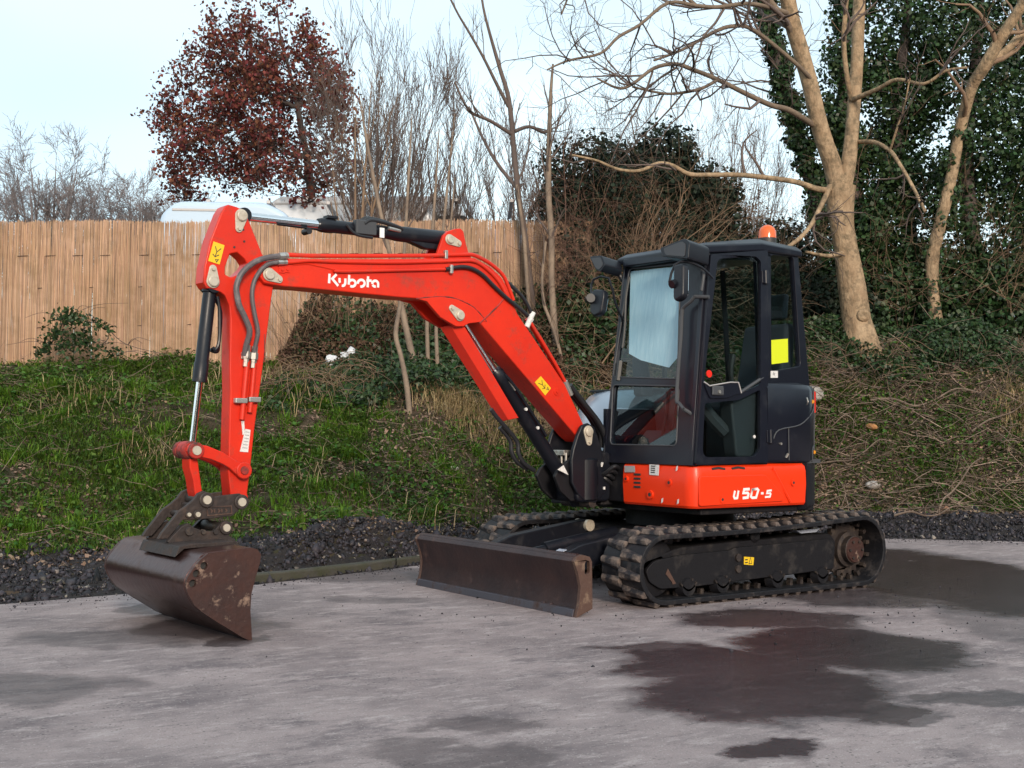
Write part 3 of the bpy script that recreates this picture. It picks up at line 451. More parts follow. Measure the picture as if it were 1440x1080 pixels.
# ================================================================== EXCAVATOR
EX = empty('excavator','orange red mini excavator with black cab and tracks, grading bucket lowered to the concrete','excavator',(0,0,0))
LAT = BF.n
def bp(uz, v=0): return BF(uz[0],uz[1],v)
def pinplate(parent, pair, v, r1=.040, r2=.024, name='pin_plate', m=None):
    (a,b)=[V3(q) for q in pair]; d=b-a; L_=np.linalg.norm(d); ang=math.atan2(d[1],d[0]); pts=[]
    for i in range(11):
        t=ang+math.pi/2+math.pi*i/10; pts.append((a[0]+r1*math.cos(t),a[1]+r1*math.sin(t)))
    for i in range(9):
        t=ang-math.pi/2+math.pi*i/8; pts.append((b[0]+r2*math.cos(t),b[1]+r2*math.sin(t)))
    mb=MB(); prism(mb,pts,v,v+.010,BF); 
    o=mb.build(name,m or M['pin'],parent,.003)
    mb=MB(); lathe(mb,bp(a,v+.008),bp(a,v+.026),[(0,r1*.78),(.8,r1*.78),(1,r1*.66)],18)
    mb.build('pin_head',M['pin'],parent,0); mb=MB(); lathe(mb,bp(b,v+.008),bp(b,v+.022),[(0,.013),(1,.013)],6); mb.build('lock_bolt',M['pin'],parent,0)
    return o
def pinring(parent, c, v, r=.045, name='pin_boss', m=None, head=True):
    mb=MB(); lathe(mb,bp(c,v-.01),bp(c,v+.014),[(0,r),(.85,r),(1,r*.9)],20); mb.build(name,m or M['red'],parent)
    if head:
        mb=MB(); lathe(mb,bp(c,v+.012),bp(c,v+.022),[(0,r*.6),(1,r*.55)],14); mb.build('pin_head',M['pin'],parent)
def stick(parent, poly, v, m, name, fr=BF, t=.002, label=None, off=.0015):
    mb=MB(); prism(mb,poly,v+off,v+off+t,fr); return mb.build(name,m,parent,0,label=label)
# ------------------------------------------------------------------ boom
mb=MB(); prism(mb,D['boom'],-.10,.10,BF); boom=mb.build('boom',M['red'],EX,.010,seg=3)
for sgn in (1,-1):
    mb=MB(); a,b=(.070,.104) if sgn>0 else (-.104,-.070); prism(mb,D['boom_lug'],a,b,BF); mb.build('cylinder_lug',M['red'],boom,.005)
    mb=MB(); a,b=(.050,.078) if sgn>0 else (-.078,-.050); prism(mb,D['boom_top_lug'],a,b,BF); mb.build('cylinder_lug',M['red'],boom,.005)
mb=MB(); cyl(mb,bp(D['pin_boomcyl'][0],-.12),bp(D['pin_boomcyl'][0],.10),.03); mb.build('pivot_pin',M['pin_dark'],boom)
mb=MB(); cyl(mb,bp(D['pin_armcyl'][0],-.09),bp(D['pin_armcyl'][0],.075),.028); mb.build('pivot_pin',M['pin_dark'],boom)
pinplate(boom,D['pin_boomcyl'],.104); pinplate(boom,D['pin_tip'],.10,.042); pinplate(boom,D['pin_armcyl'],.078,.036)
mb=MB(); tube(mb,[bp(q,.101) for q in D['boom_seam']],.006,6); mb.build('weld_seam',M['red_dirty'],boom)
mb=MB(); tube(mb,[bp(q,.099) for q in D['boom_weld']],.007,6,0); mb.build('weld_seam',M['red'],boom)
mb=MB(); tube(mb,[bp(q,.100) for q in D['boom_lug'][:5]],.005,6,3); mb.build('weld_seam',M['red_dirty'],boom)
for nm,v,r in (('tubeA',.085,.014),('tubeC',.108,.012),('tubeB',.112,.011)):
    mb=MB(); tube(mb,[bp((q[0],q[1]+(.008 if nm=='tubeA' else 0)),v) for q in D[nm]],r,10); mb.build('hydraulic_tube',M['red'],boom)
mb=MB(); tube(mb,[bp(q,.118) for q in D['hoseB']],.014,10); mb.build('hose',M['hose_black'],boom)
mb=MB(); tube(mb,[bp(q,.085) for q in D['hoseC']],.014,10); mb.build('hose',M['hose_black'],boom)
mb=MB(); tube(mb,[bp(q,.09) for q in D['tubeD']],.013,10); tube(mb,[bp((q[0],q[1]+.02),.05) for q in D['tubeD']],.013,10); mb.build('hydraulic_tube',M['red'],boom)
for dv in (.075,.03,-.015):
    mb=MB(); tube(mb,[bp((q[0],q[1]+(.075-dv)*.3),dv) for q in D['hoseD']],.021,10); mb.build('hose',M['hose_black'],boom)
for nm,v in (('clampB',.125),('clampA',.10)):
    q=D[nm][0]; mb=MB(); obox(mb,BF,(q[0]-.012,q[0]+.012),(q[1]-.03,q[1]+.03),(v-.02,v+.008)); mb.build('tube_clamp',M['steel'],boom,.004)
q=D['fit_white'][0]; mb=MB(); cyl(mb,bp((q[0]-.03,q[1]+.05),.09),bp((q[0]+.03,q[1]-.06),.09),.02,10); cyl(mb,bp((q[0]-.05,q[1]+.01),.05),bp((q[0]-.01,q[1]-.05),.05),.018,10); mb.build('hose_fitting',M['label'],boom)
q=D['fitD'][0]; mb=MB(); cyl(mb,bp((q[0]+.04,q[1]+.05),.09),bp((q[0]-.02,q[1]-.05),.09),.022,10); mb.build('hose_fitting',M['steel'],boom)
for q in D['bolt_boom']:
    mb=MB(); obox(mb,BF,(q[0]-.02,q[0]+.02),(q[1]-.02,q[1]+.02),(.098,.106)); cyl(mb,bp(q,.1),bp(q,.113),.009,6); mb.build('bolt_pad',M['red'],boom,.002)
q=D['lock_boom'][0]; mb=MB(); lathe(mb,bp(q,.095),bp(q,.106),[(0,.03),(1,.026)],16); cyl(mb,bp(q,.1),bp(q,.114),.01,6); mb.build('bolt_pad',M['red'],boom)
stick(boom,D['decal_boom'],.10,M['yellow'],'warning_decal')
def glyphs(parent, poly, v, fr=BF, rows=1):     # small pictogram strokes: triangle sign and a figure
    c=np.mean([V3(p) for p in poly],0); e1=V3(poly[1])-V3(poly[0]); e2=V3(poly[3])-V3(poly[0])
    P=lambda a,b: c+e1*a+e2*b
    mb=MB()
    for st in ([(-.25,-.3),(.0,-.05),(.28,-.28)],[(0,-.05),(-.05,.2),(-.3,.1)],[(-.05,.2),(.25,.05)]):
        ribbon(mb,[P(*s) for s in st],.005,fr,v+.0035,v+.0045)
    for st in ([(.05,.32),(.2,.42),(.3,.28),(.05,.32)],): ribbon(mb,[P(*s) for s in st],.006,fr,v+.0035,v+.0045)
    mb.build('decal_print',M['ink'],parent,0)
glyphs(boom,D['decal_boom'],.10)
mb=MB()
for i in range(D['n_kub']): ribbon(mb,D['kub%d'%i],.0165,BF,.1010,.1026+.0003*(i%4))
mb.build('lettering',M['white'],boom,0)
# ------------------------------------------------------------------ arm
mb=MB(); prism(mb,D['arm'],-.06,.06,BF,[D['arm_hole']]); arm=mb.build('arm',M['red'],EX,.009,seg=3)
pinplate(arm,D['pin_armtop'],.06,.042); pinplate(arm,D['pin_bcyl'],.06,.042)
stick(arm,D['decal_arm'],.06,M['yellow'],'warning_decal'); glyphs(arm,D['decal_arm'],.06)
stick(arm,D['label_arm'],.06,M['label'],'label_plate'); stick(arm,D['label_arm2'],.06,M['label'],'label_plate')
mb=MB()
for k in range(6):
    a=V3(D['label_arm'][0])*(1-.12-k*.14)+V3(D['label_arm'][3])*(.12+k*.14); b=V3(D['label_arm'][1])*(1-.12-k*.14)+V3(D['label_arm'][2])*(.12+k*.14)
    ribbon(mb,[a*.82+b*.18,a*.15+b*.85],.005,BF,.0635,.0645)
mb.build('label_print',M['grey_label'],arm,0)
for nm in ('arm_rod1','arm_rod2'):
    mb=MB(); tube(mb,[bp(q,.078) for q in D[nm]],.016,10); mb.build('hydraulic_tube',M['red'],arm)
for nm,v,r in (('arm_hose1',.125,.018),('arm_hose2',.115,.014)):
    q=D[nm]; n=len(q); vs=[.082]+[.10]+[v]*(n-4)+[.118,.108]
    mb=MB(); tube(mb,[bp(q[i],vs[i]) for i in range(n)],r,10); mb.build('hose',M['hose'],arm)
    a=V3(q[-1]); b=V3(q[-2]); mb=MB(); cyl(mb,bp(a*.3+b*.7,.116),bp(a,.108),r*1.25,8); mb.build('hose_fitting',M['steel'],arm)
for i,q in enumerate(D['arm_fit']):
    mb=MB(); lathe(mb,bp((q[0],q[1]+.06),.085),bp((q[0]+.006,q[1]-.07),.078),[(0,.02),(.3,.02),(.31,.026),(.6,.026),(.61,.018),(1,.018)],6); mb.build('hose_fitting',M['steel'],arm)
q=D['arm_fit'][0]; mb=MB(); obox(mb,BF,(q[0]-.06,q[0]+.03),(q[1]-.025,q[1]+.015),(.06,.072)); mb.build('bracket',M['steel'],arm,.003)
for q in D['arm_clamp']:
    mb=MB(); obox(mb,BF,(q[0]-.045,q[0]+.035),(q[1]-.016,q[1]+.016),(.06,.10)); mb.build('tube_clamp',M['steel'],arm,.006)
mb=MB(); tube(mb,[bp(q,.06) for q in D['arm_seam']],.004,6,0); mb.build('weld_seam',M['red_dirty'],arm)
for q in D['arm_holes']:
    mb=MB(); cyl(mb,bp(q,.058),bp(q,.064),.007,8); mb.build('bolt',M['ink'],arm)
# ------------------------------------------------------------------ bucket linkage
for sgn in (1,-1):
    a,b=(.062,.102) if sgn>0 else (-.102,-.062)
    mb=MB(); prism(mb,D['rocker'],a,b,BF); rk=mb.build('bucket_rocker',M['red'],EX,.006)
    if sgn>0:
        pinring(rk,D['pin_linkarm'][0],.10,.050,'pin_boss',M['red'],False)
        mb=MB(); lathe(mb,bp(D['pin_linkarm'][0],.112),bp(D['pin_linkarm'][0],.122),[(0,.028),(1,.024)],14); mb.build('pin_head',M['red_dirty'],rk)
        pinring(rk,D['pin_linkcyl'][0],.105,.048,'pin_boss',M['red_dirty'],True)
mb=MB(); c=D['pin_linkcyl'][0]; lathe(mb,bp(c,-.125),bp(c,.06),[(0,.04),(.05,.052),(.25,.052),(.26,.042),(.4,.042),(.41,.055),(.95,.055),(1,.05)],18); mb.build('pivot_pin',M['red_dirty'],EX)
mb=MB(); prism(mb,D['link'],-.058,.058,BF); lk=mb.build('bucket_link',M['red'],EX,.008)
# ------------------------------------------------------------------ bucket cylinder
p0=bp(D['bcyl_axis'][0]); p1=bp(D['bcyl_axis'][1]); d=p1-p0
bc=MB(); lathe(bc,p0-d*.01,p0+d*.60,[(0,.03),(.02,.048),(.09,.048),(.10,.040),(.80,.040),(.81,.044),(1,.044)],20); bcyl=bc.build('bucket_cylinder',M['black'],EX)
mb=MB(); cyl(mb,p0+d*.59,p1-d*.03,.0185,16); mb.build('piston_rod',M['chrome'],bcyl)
mb=MB(); cyl(mb,p0-BF.n*.058,p0+BF.n*.058,.05,18); mb.build('cylinder_eye',M['black'],bcyl)
mb=MB(); t1=BF.u*-.055
pp=[p0+d*.07+t1*.7+BF.n*.03, p0+d*.16+t1*1.15+BF.n*.03, p0+d*.34+t1*1.45+BF.n*.035, p0+d*.40+t1*1.15+BF.n*.035, p0+d*.385+t1*.8+BF.n*.03]
tube(mb,pp,.011,8); 
pp=[p0+d*.07+t1*.7-BF.n*.02, p0+d*.16+t1*1.7-BF.n*.02, p0+d*.36+t1*1.9-BF.n*.02, p0+d*.41+t1*1.6, p0+d*.40+t1*.8]
tube(mb,pp,.011,8); mb.build('hydraulic_tube',M['black'],bcyl)
# ------------------------------------------------------------------ arm cylinder
A=[bp(q) for q in D['acyl']]; a0=A[0]; a1=A[3]; d=a1-a0; Ld=np.linalg.norm(d)
tb=(A[1]-a0)@d/(Ld*Ld)
mb=MB(); lathe(mb,a0+d*tb,a0+d*.985,[(0,.040),(.03,.047),(.10,.047),(.11,.043),(.52,.043),(.60,.052),(.97,.055),(1,.04)],20); acy=mb.build('arm_cylinder',M['black'],EX)
mb=MB(); cyl(mb,a0+d*.01,a0+d*(tb+.02),.027,18); mb.build('piston_rod',M['chrome'],acy)
mb=MB(); cyl(mb,a0-LAT*.055,a0+LAT*.055,.045,16); mb.build('cylinder_eye',M['black'],acy); mb=MB(); cyl(mb,a1-LAT*.05,a1+LAT*.05,.05,16); mb.build('cylinder_eye',M['black'],acy)
up=np.array([0,0,1.]); e=d/Ld
mb=MB(); prism(mb,[(.74,-.03),(.86,-.085),(.97,-.085),(.985,0),(.74,0)],-.03,.03,Frame(a0,d,up,LAT)); mb.build('cylinder_guard',M['black'],acy,.01)
mb=MB()
obox(mb,Frame(a0,d,up,LAT),(.50,.60),(-.04,.055),(.01,.062)); mb.build('hose_block',M['trim'],acy,.008)
mb=MB()
for k,(h,v0) in enumerate(((.062,.03),(.07,-.01),(.05,.055))):
    tube(mb,[a0+d*.54+up*h*.6+LAT*v0, a0+d*.57+up*h*1.15+LAT*v0, a0+d*.63+up*h*1.1+LAT*v0, a0+d*.70+up*h*.75+LAT*v0, a0+d*.73+up*h*.5+LAT*v0],.013,8)
tube(mb,[a0+d*.46+up*.01+LAT*.048,a0+d*.50-up*.045+LAT*.055,a0+d*.58-up*.055+LAT*.055],.01,8)
mb.build('hose',M['hose_black'],acy)
mb=MB(); obox(mb,Frame(a0,d,up,LAT),(.612,.634),(-.05,.015),(.062,.068)); mb.build('label_plate',M['white'],acy)
mb=MB(); cyl(mb,a0+d*.66+up*.02+LAT*.055,a0+d*.72+up*.012+LAT*.05,.013,8); mb.build('hose_fitting',M['steel'],acy)
mb=MB(); obox(mb,Frame(a0,d,up,LAT),(.375,.425),(.045,.065),(-.03,.03)); cyl(mb,a0+d*.15-up*.03+LAT*.02,a0+d*.37-up*.035+LAT*.02,.008,8); mb.build('rod_cover',M['black'],acy,.004)
mb=MB(); q=a0+d*.285-up*.055; lathe(mb,q-LAT*.02,q+LAT*.05,[(0,.02),(1,.02)],12); mb.build('hose_end',M['hose_black'],acy)
# ------------------------------------------------------------------ boom cylinder
Bc=[bp(q) for q in D['bcm']]; b0=Bc[0]; b2=Bc[2]; d=b2-b0; Ld=np.linalg.norm(d); tt=(Bc[1]-b0)@d/Ld**2
mb=MB(); lathe(mb,b0+d*tt,b2,[(0,.045),(.02,.058),(.08,.058),(.09,.052),(.9,.052),(1,.06)],20); bcy=mb.build('boom_cylinder',M['black'],EX)
mb=MB(); cyl(mb,b0,b0+d*(tt+.03),.024,16); mb.build('piston_rod',M['chrome'],bcy)
mb=MB(); cyl(mb,b0-LAT*.065,b0+LAT*.065,.05,16); mb.build('cylinder_eye',M['black'],bcy)
g=D['bcm_guard']; gm=[(V3(g[0])*.5+V3(g[1])*.5),(V3(g[2])*.5+V3(g[3])*.5)]
mb=MB()
v=[bp(g[0],-.03),bp((gm[0][0]+.025,gm[0][1]+.0),.05),bp(g[1],.075),bp(g[3],-.03),bp((gm[1][0]+.025,gm[1][1]),.05),bp(g[2],.075)]
off=V3(BF.u)*-.012
v2=[p+off for p in v]; mb.add(v+v2,[(0,1,4,3),(1,2,5,4),(6,9,10,7),(7,10,11,8),(0,3,9,6),(2,8,11,5),(0,6,7,1),(1,7,8,2),(3,4,10,9),(4,5,11,10)])
mb.build('rod_guard',M['red'],bcy,.003)
mb=MB(); tube(mb,[bp(q,.05) for q in D['bcm_hose']],.016,8); tube(mb,[bp((q[0]+.04,q[1]+.01),.02) for q in D['bcm_hose'][2:]],.016,8); mb.build('hose',M['hose_black'],bcy)
mb=MB(); tube(mb,[b0+d*(tt+.02)+BF.u*-.03+LAT*.05,b0+d*(tt+.1)+BF.u*-.05+LAT*.055,b0+d*(tt+.35)+BF.u*-.055+LAT*.05],.012,8)
q=b0+d*(tt+.02)+up*.04; cyl(mb,q,q+d*.06,.03,10); mb.build('hydraulic_tube',M['black'],bcy)
q=b0+d*(tt+.09)+up*.05+LAT*.045; mb=MB(); cyl(mb,q,q+d*.05,.014,8); mb.build('hose_fitting',M['steel'],bcy)
for t_ in (.50,.60):
    q=b0+d*t_+LAT*.052+up*.02; mb=MB(); cyl(mb,q,q+LAT*.012,.012,8); mb.build('bolt',M['label'],bcy)
# ------------------------------------------------------------------ quick hitch and bucket
mb=MB(); prism(mb,D['hitch'],.10,.13,BF); ht=mb.build('quick_hitch',M['hitch'],EX,.005)
mb=MB(); prism(mb,D['hitch'],-.13,-.10,BF); mb.build('side_plate',M['hitch'],ht,.005)
hp=D['hitch_pins']
for q,r in zip(hp,(.045,.045,.026,.02)):
    pinring(ht,q,.13,r,'pin_boss',M['pin_dark'],True)
    mb=MB(); cyl(mb,bp(q,-.12),bp(q,.12),r*.8,14); mb.build('pivot_pin',M['pin_dark'],ht)
pl=D['hitch_label']; mb=MB()
ribbon(mb,pl+[pl[0]],.006,BF,.129,.135)
for k in range(5):
    a=V3(pl[0])+(V3(pl[1])-V3(pl[0]))*(.14+.15*k)+(V3(pl[3])-V3(pl[0]))*.3; b=a+(V3(pl[3])-V3(pl[0]))*.4
    ribbon(mb,[a,b] if k%2 else [a,(a+b)/2+(V3(pl[1])-V3(pl[0]))*.06,b],.008,BF,.129,.134)
mb.build('embossed_plate',M['blade_end'],ht)
mb=MB(); obox(mb,BF,(2.93,3.16),(.66,.735),(-.10,.10)); mb.build('hitch_body',M['hitch'],ht,.01)
BK=D['bucket']
# shell: sheet wrapped from the cutting edge round the back to the top lip
path=[BK[0]]+BK[::-1][:14]+[BK[6],BK[5]] if False else None
outer=[BK[0]]+[BK[i] for i in range(len(BK)-1,5,-1)]
outer=[tuple(q) for q in smooth_path(outer,2)]
def offset_in(p, t):
    o=[]
    for i in range(len(p)):
        a=V3(p[max(i-1,0)]);b=V3(p[min(i+1,len(p)-1)]);dd=(b-a)/np.linalg.norm(b-a); o.append(tuple(V3(p[i])+np.array([-dd[1],dd[0]])*t))
    return o
cen=np.mean([V3(q) for q in BK],0)
inn=offset_in(outer,.022)
if np.linalg.norm(V3(inn[8])-cen)>np.linalg.norm(V3(outer[8])-cen): inn=offset_in(outer,-.022)
mb=MB(); prism(mb,outer+inn[::-1],-.585,.585,BF); bk=mb.build('bucket',M['bucket'],EX,.004,smooth=50)
for a,b in ((.588,.612),(-.612,-.588)):
    mb=MB(); prism(mb,BK,a,b,BF,[circ(q,.021,14) for q in D['bucket_holes']]); mb.build('side_plate',M['bucket_side'],bk,.003)
mb=MB()
for q in D['bucket_holes']: cyl(mb,bp(q,.56),bp(q,.587),.03,12)
mb.build('dark_hole_disc',M['ink'],bk)  # black discs painting the darkness inside the side plate holes
mb=MB(); prism(mb,[(3.0327-.02,-.008),(3.0327+.02,-.006),(3.09,.045),(3.055,.045)],-.587,.587,BF); mb.build('cutting_edge',M['blade_edge'],bk,.003)
for a,b in ((.13,.165),(-.165,-.13)):
    mb=MB(); prism(mb,D['ear'],a,b,BF); er=mb.build('hitch_ear',M['hitch'],bk,.004)
    if a>0:
        for q,r in zip(D['ear_pins'],(.04,.026,.015,.015)): pinring(er,q,.165,r,'pin_boss',M['pin_dark'] if r<.04 else M['hitch'],r==.04)
mb=MB(); q=D['ear_pins'][0]; cyl(mb,bp(q,-.16),bp(q,.16),.03); q=D['ear_pins'][1]; cyl(mb,bp(q,-.16),bp(q,.16),.03); mb.build('pivot_pin',M['pin_dark'],bk)
wl=[(3.03,.508),(3.33,.50),(3.385,.455),(3.36,.515),(3.30,.525),(3.03,.53)]
mb=MB(); prism(mb,wl,-.17,.36,BF); mb.build('wear_plate',M['hitch'],bk,.004)
# ------------------------------------------------------------------ swing bracket
mb=MB(); prism(mb,D['swing'],.13,.165,BF); sb=mb.build('swing_bracket',M['black'],EX,.012)
mb=MB(); prism(mb,D['swing'],-.165,-.13,BF); mb.build('side_plate',M['black'],sb,.012)
for a_,b_ in ((.085,.118),(-.118,-.085)):
    mb=MB(); prism(mb,D['swing_fork'],a_,b_,BF); mb.build('cylinder_fork',M['frame'],sb,.010)
mb=MB(); lathe(mb,BF(.10,.66,.06),BF(.10,.99,.06),[(0,.10),(.06,.125),(.94,.125),(1,.10)],24); mb.build('bracket_boss',M['black'],sb)
mb=MB(); prism(mb,rounded([(-.10,.66),(.235,.66),(.235,1.0),(.16,1.03),(-.10,1.03)],.05),-.13,.158,BF); mb.build('bracket_body',M['black'],sb,.02)
pinplate(sb,D['pin_foot'],.165,.045,.027)
mb=MB(); cyl(mb,bp(D['pin_foot'][0],-.17),bp(D['pin_foot'][0],.165),.04); mb.build('pivot_pin',M['pin_dark'],sb)
mb=MB(); cyl(mb,b2-LAT*.16,b2+LAT*.16,.035); mb.build('pivot_pin',M['pin_dark'],sb)
stick(sb,D['swing_tri'],.165,M['label'],'warning_decal')
for z in (.70,.985):
    mb=MB(); cyl(mb,(.775,-.10,z-.05),(.775,-.10,z+.05),.085,24); mb.build('swing_knuckle',M['frame'],sb,.01)
mb=MB(); cyl(mb,(.775,-.10,.62),(.775,-.10,1.06),.045,18); mb.build('swing_pin',M['pin_dark'],sb)
mb=MB(); obox(mb,BF,(.21,.28),(1.0,1.04),(-.10,.06)); 
for k in range(4): cyl(mb,BF(.26,.93,-.09+k*.05),BF(.26,1.02,-.09+k*.05),.012,8)
mb.build('hose_clamp',M['steel'],sb,.004)
mb=MB(); cyl(mb,BF(.0,.92,.16),BF(.0,.95,.17),.010,8); cyl(mb,BF(-.02,.75,.17),BF(-.02,.77,.17),.009,8); mb.build('grease_fitting',M['label'],sb)
# ------------------------------------------------------------------ upper structure
mb=MB()
obox(mb,SF,(-.55,.62),(.60,.66),(-.85,.88)); 
hb=mb.build('swing_frame',M['frame'],EX,.01)
mb=MB(); obox(mb,SF,(.40,.74),(.66,1.0),(-.42,.20)); mb.build('front_frame',M['frame'],hb,.015)
for z in (.66,.95):
    mb=MB(); obox(mb,SF,(.55,.80),(z-.03,z+.05),(-.21,.01)); mb.build('swing_lug',M['frame'],hb,.012)
mb=MB()
for k in range(5): tube(mb,[(.74,.02+.03*k,.75+.04*k),(.80,.03+.03*k,.80+.03*k),(.83,-.02+.02*k,.86),(.80,-.08,.9)],.016,8)
mb.build('hose',M['hose_black'],hb)
mb=MB(); cyl(mb,(0,0,.47),(0,0,.61),.42,40); mb.build('slew_ring',M['frame'],EX)
# red skirt: swept profile round the cab's front and left side
def sweep(path, prof, close_end=True):
    m=len(prof); v=[]; f=[]; n=len(path)
    P=[V3(p) for p in path]
    for i in range(n):
        a=P[max(i-1,0)];b=P[min(i+1,n-1)];t=(b-a)/np.linalg.norm(b-a); nn=np.array([t[1],-t[0]])
        for off,z in prof: v.append((P[i][0]+nn[0]*off,P[i][1]+nn[1]*off,z))
    for i in range(n-1):
        for j in range(m):
            k=(j+1)%m; f.append((i*m+j,i*m+k,(i+1)*m+k,(i+1)*m+j))
    f.append(tuple(range(m))); f.append(tuple(range((n-1)*m,n*m))[::-1])
    return v,f
cor=[(.765-.085+.085*math.cos(a),.955-.085+.085*math.sin(a)) for a in np.linspace(0,math.pi/2,7)]
pth=[(.762,.225),(.765,.5)]+cor+[(.3,.957),(0,.956),(-.37,.950)]
prof=[(-.05,.648),(-.012,.652),(0,.668),(.010,.80),(.006,.90),(-.004,.935),(-.03,.955),(-.06,.957),(-.06,.66)]
v,f=sweep(pth,prof); mb=MB().add(v,f); sk=mb.build('side_skirt',M['red_skirt'],EX,.0,smooth=28)
mb=MB(); prism(mb,rounded(D['skirt_inset'],.02),.952,.969,SF); mb.build('access_panel',M['red_skirt'],sk,.005)
mb=MB(); tube(mb,[(q[0],.958,q[1]) for q in D['skirt_fin']],.012,6,0); mb.build('styling_rib',M['red_skirt'],sk)
for q in D['skirt_btn']:
    mb=MB(); lathe(mb,(q[0],.958,q[1]),(q[0],.974,q[1]),[(0,.026),(1,.024)],16); mb.build('latch',M['red_skirt'],sk)
    mb=MB(); cyl(mb,(q[0],.972,q[1]),(q[0],.9755,q[1]),.010,10); mb.build('keyhole',M['ink'],sk)
for i in (0,2):
    a,b=D['skirt_vents'][i],D['skirt_vents'][i+1]; mb=MB(); ribbon(mb,[a,((a[0]+b[0])/2,(a[1]+b[1])/2+.008),b],.014,SF,.935,.962); mb.build('vent_slot',M['ink'],sk)
mb=MB()
for i in range(D['n_u50']): ribbon(mb,D['u50%d'%i],(.017,.019,.018,.016,.0135)[i],SF,.9688,.9706+.0003*i)
mb.build('lettering',M['white'],sk,0)
for nm,m_ in (('sf_label1','grey_label'),('sf_label2','label')):
    mb=MB(); prism(mb,D[nm],.7765,.7785,XF); mb.build('label_plate',M[m_],sk)
a=D['sf_label2']; mb=MB()
for k in range(4):
    p=V3(a[0])*(1-.15-.2*k)+V3(a[3])*(.15+.2*k); q=V3(a[1])*(1-.15-.2*k)+V3(a[2])*(.15+.2*k); ribbon(mb,[p*.85+q*.15,p*.4+q*.6],.008,XF,.7782,.7792)
mb.build('label_print',M['ink'],sk)
c=np.mean([V3(q) for q in D['sf_vent']],0); mb=MB()
for k in range(4): obox(mb,XF,(c[0]-.035,c[0]+.035),(c[1]-.052+k*.03,c[1]-.038+k*.03),(.765,.7775))
mb.build('vent_slot',M['ink'],sk)
for q,r in zip(D['sf_round'],(.033,.026,.022)):
    mb=MB(); lathe(mb,(.765,q[0],q[1]),(.782,q[0],q[1]),[(0,r),(1,r*.9)],16); mb.build('latch',M['red_skirt'],sk)
    mb=MB(); cyl(mb,(.78,q[0],q[1]),(.7835,q[0],q[1]),r*.45,10); mb.build('keyhole',M['ink'],sk)
for q in D['sf_scratch']:
    mb=MB(); prism(mb,[(q[0]-.008,q[1]-.02),(q[0]+.01,q[1]-.01),(q[0]+.012,q[1]+.02),(q[0]-.004,q[1]+.012)],.7765,.778,XF); mb.build('chipped_paint',M['label'],sk)
# rear covers and counterweight, round in plan
def arcpath(R,a0,a1,n=26): return [(R*math.cos(a),R*math.sin(a)) for a in np.linspace(math.radians(a0),math.radians(a1),n)]
rp_=[(.03,.953),(-.2,.953)]+arcpath(1.03,115,232)
v,f=sweep(rp_,[(-.10,.965),(-.01,.965),(0,.985),(.004,1.25),(0,1.50),(-.02,1.535),(-.10,1.555)]); mb=MB().add(v,f); rc=mb.build('rear_cover',M['cab'],EX,.0,smooth=30)
v,f=sweep([(-.385,.950)]+arcpath(1.03,116.5,235),[(-.12,.60),(-.015,.62),(0,.64),(.002,.955),(-.12,.958)]); mb=MB().add(v,f); cw=mb.build('counterweight',M['black'],EX,.0,smooth=30)
mb=MB(); prism(mb,[(p[0],p[1]) for p in [(.03,.90),(-.2,.90)]+arcpath(.98,115,232)+[(-.3,-.75),(.3,-.75),(.3,.0),(.03,.0)]],1.50,1.52,Frame((0,0,0),(1,0,0),(0,1,0),(0,0,1))); mb.build('bonnet',M['cab'],EX,.005)
for (a0,a1,z0,z1,m_,nm) in ((126,133,1.33,1.50,'redlens','tail_reflector'),(120.5,122.5,1.40,1.432,'amber','side_marker'),(125.6,127.6,1.02,1.052,'amber','side_marker')):
    v,f=sweep(arcpath(1.03,a0,a1,6),[(0,z0),(.012,z0+.008),(.012,z1-.008),(0,z1)]); MB().add(v,f).build(nm,M[m_],rc)
# engraved panel lines as thin raised trims
mb=MB()
ap=lambda a,z,R=1.036: (R*math.cos(math.radians(a)),R*math.sin(math.radians(a)),z)
tube(mb,[(-.02,.960,1.13),(-.08,.960,1.2),(-.3,.965,1.24),ap(118,1.33),ap(123,1.40)],.005,6); tube(mb,[(-.18,.962,1.22),(-.185,.962,.98)],.004,6,0)
tube(mb,[ap(122,1.52),ap(122.8,1.3),ap(122.6,1.05)],.005,6); tube(mb,[ap(125,1.08),ap(121,1.08),ap(119,1.04),ap(119,.97)],.006,6)
mb.build('panel_seam',M['trim'],rc)
mb=MB(); tube(mb,[ap(112,1.44,1.03),ap(111,1.41,1.045),ap(112,1.39,1.03)],.006,6); cyl(mb,(-.10,.955,1.10),(-.10,.968,1.10),.010,8); cyl(mb,(-.16,.955,1.0),(-.17,.968,1.03),.010,8); mb.build('catch',M['steel'],rc)
# right side tank cover seen past the cab
pl_=[(-.2,-.95),(.30,-.93),(.48,-.80),(.56,-.55),(.58,-.20),(.55,-.08),(-.2,-.08)]
mb=MB(); nz_=8
rings=[]
for k in range(nz_):
    t=k/(nz_-1); s=math.cos(t*math.pi/2*.95); z=1.0+.52*math.sin(t*math.pi/2)
    rings.append([(-.2+(p[0]+.2)*(.55+.45*s), p[1]*(.82+.18*s) if p[1]<-.1 else p[1], z) for p in pl_])
v=[q for r_ in rings for q in r_]; m_=len(pl_); f=[]
for k in range(nz_-1):
    for i in range(m_):
        j=(i+1)%m_; f.append((k*m_+i,k*m_+j,(k+1)*m_+j,(k+1)*m_+i))
f.append(tuple(range((nz_-1)*m_,nz_*m_))); f.append(tuple(range(m_))[::-1])
MB().add(v,f).build('tank_cover',M['grey_cover'],EX,.0,smooth=60)
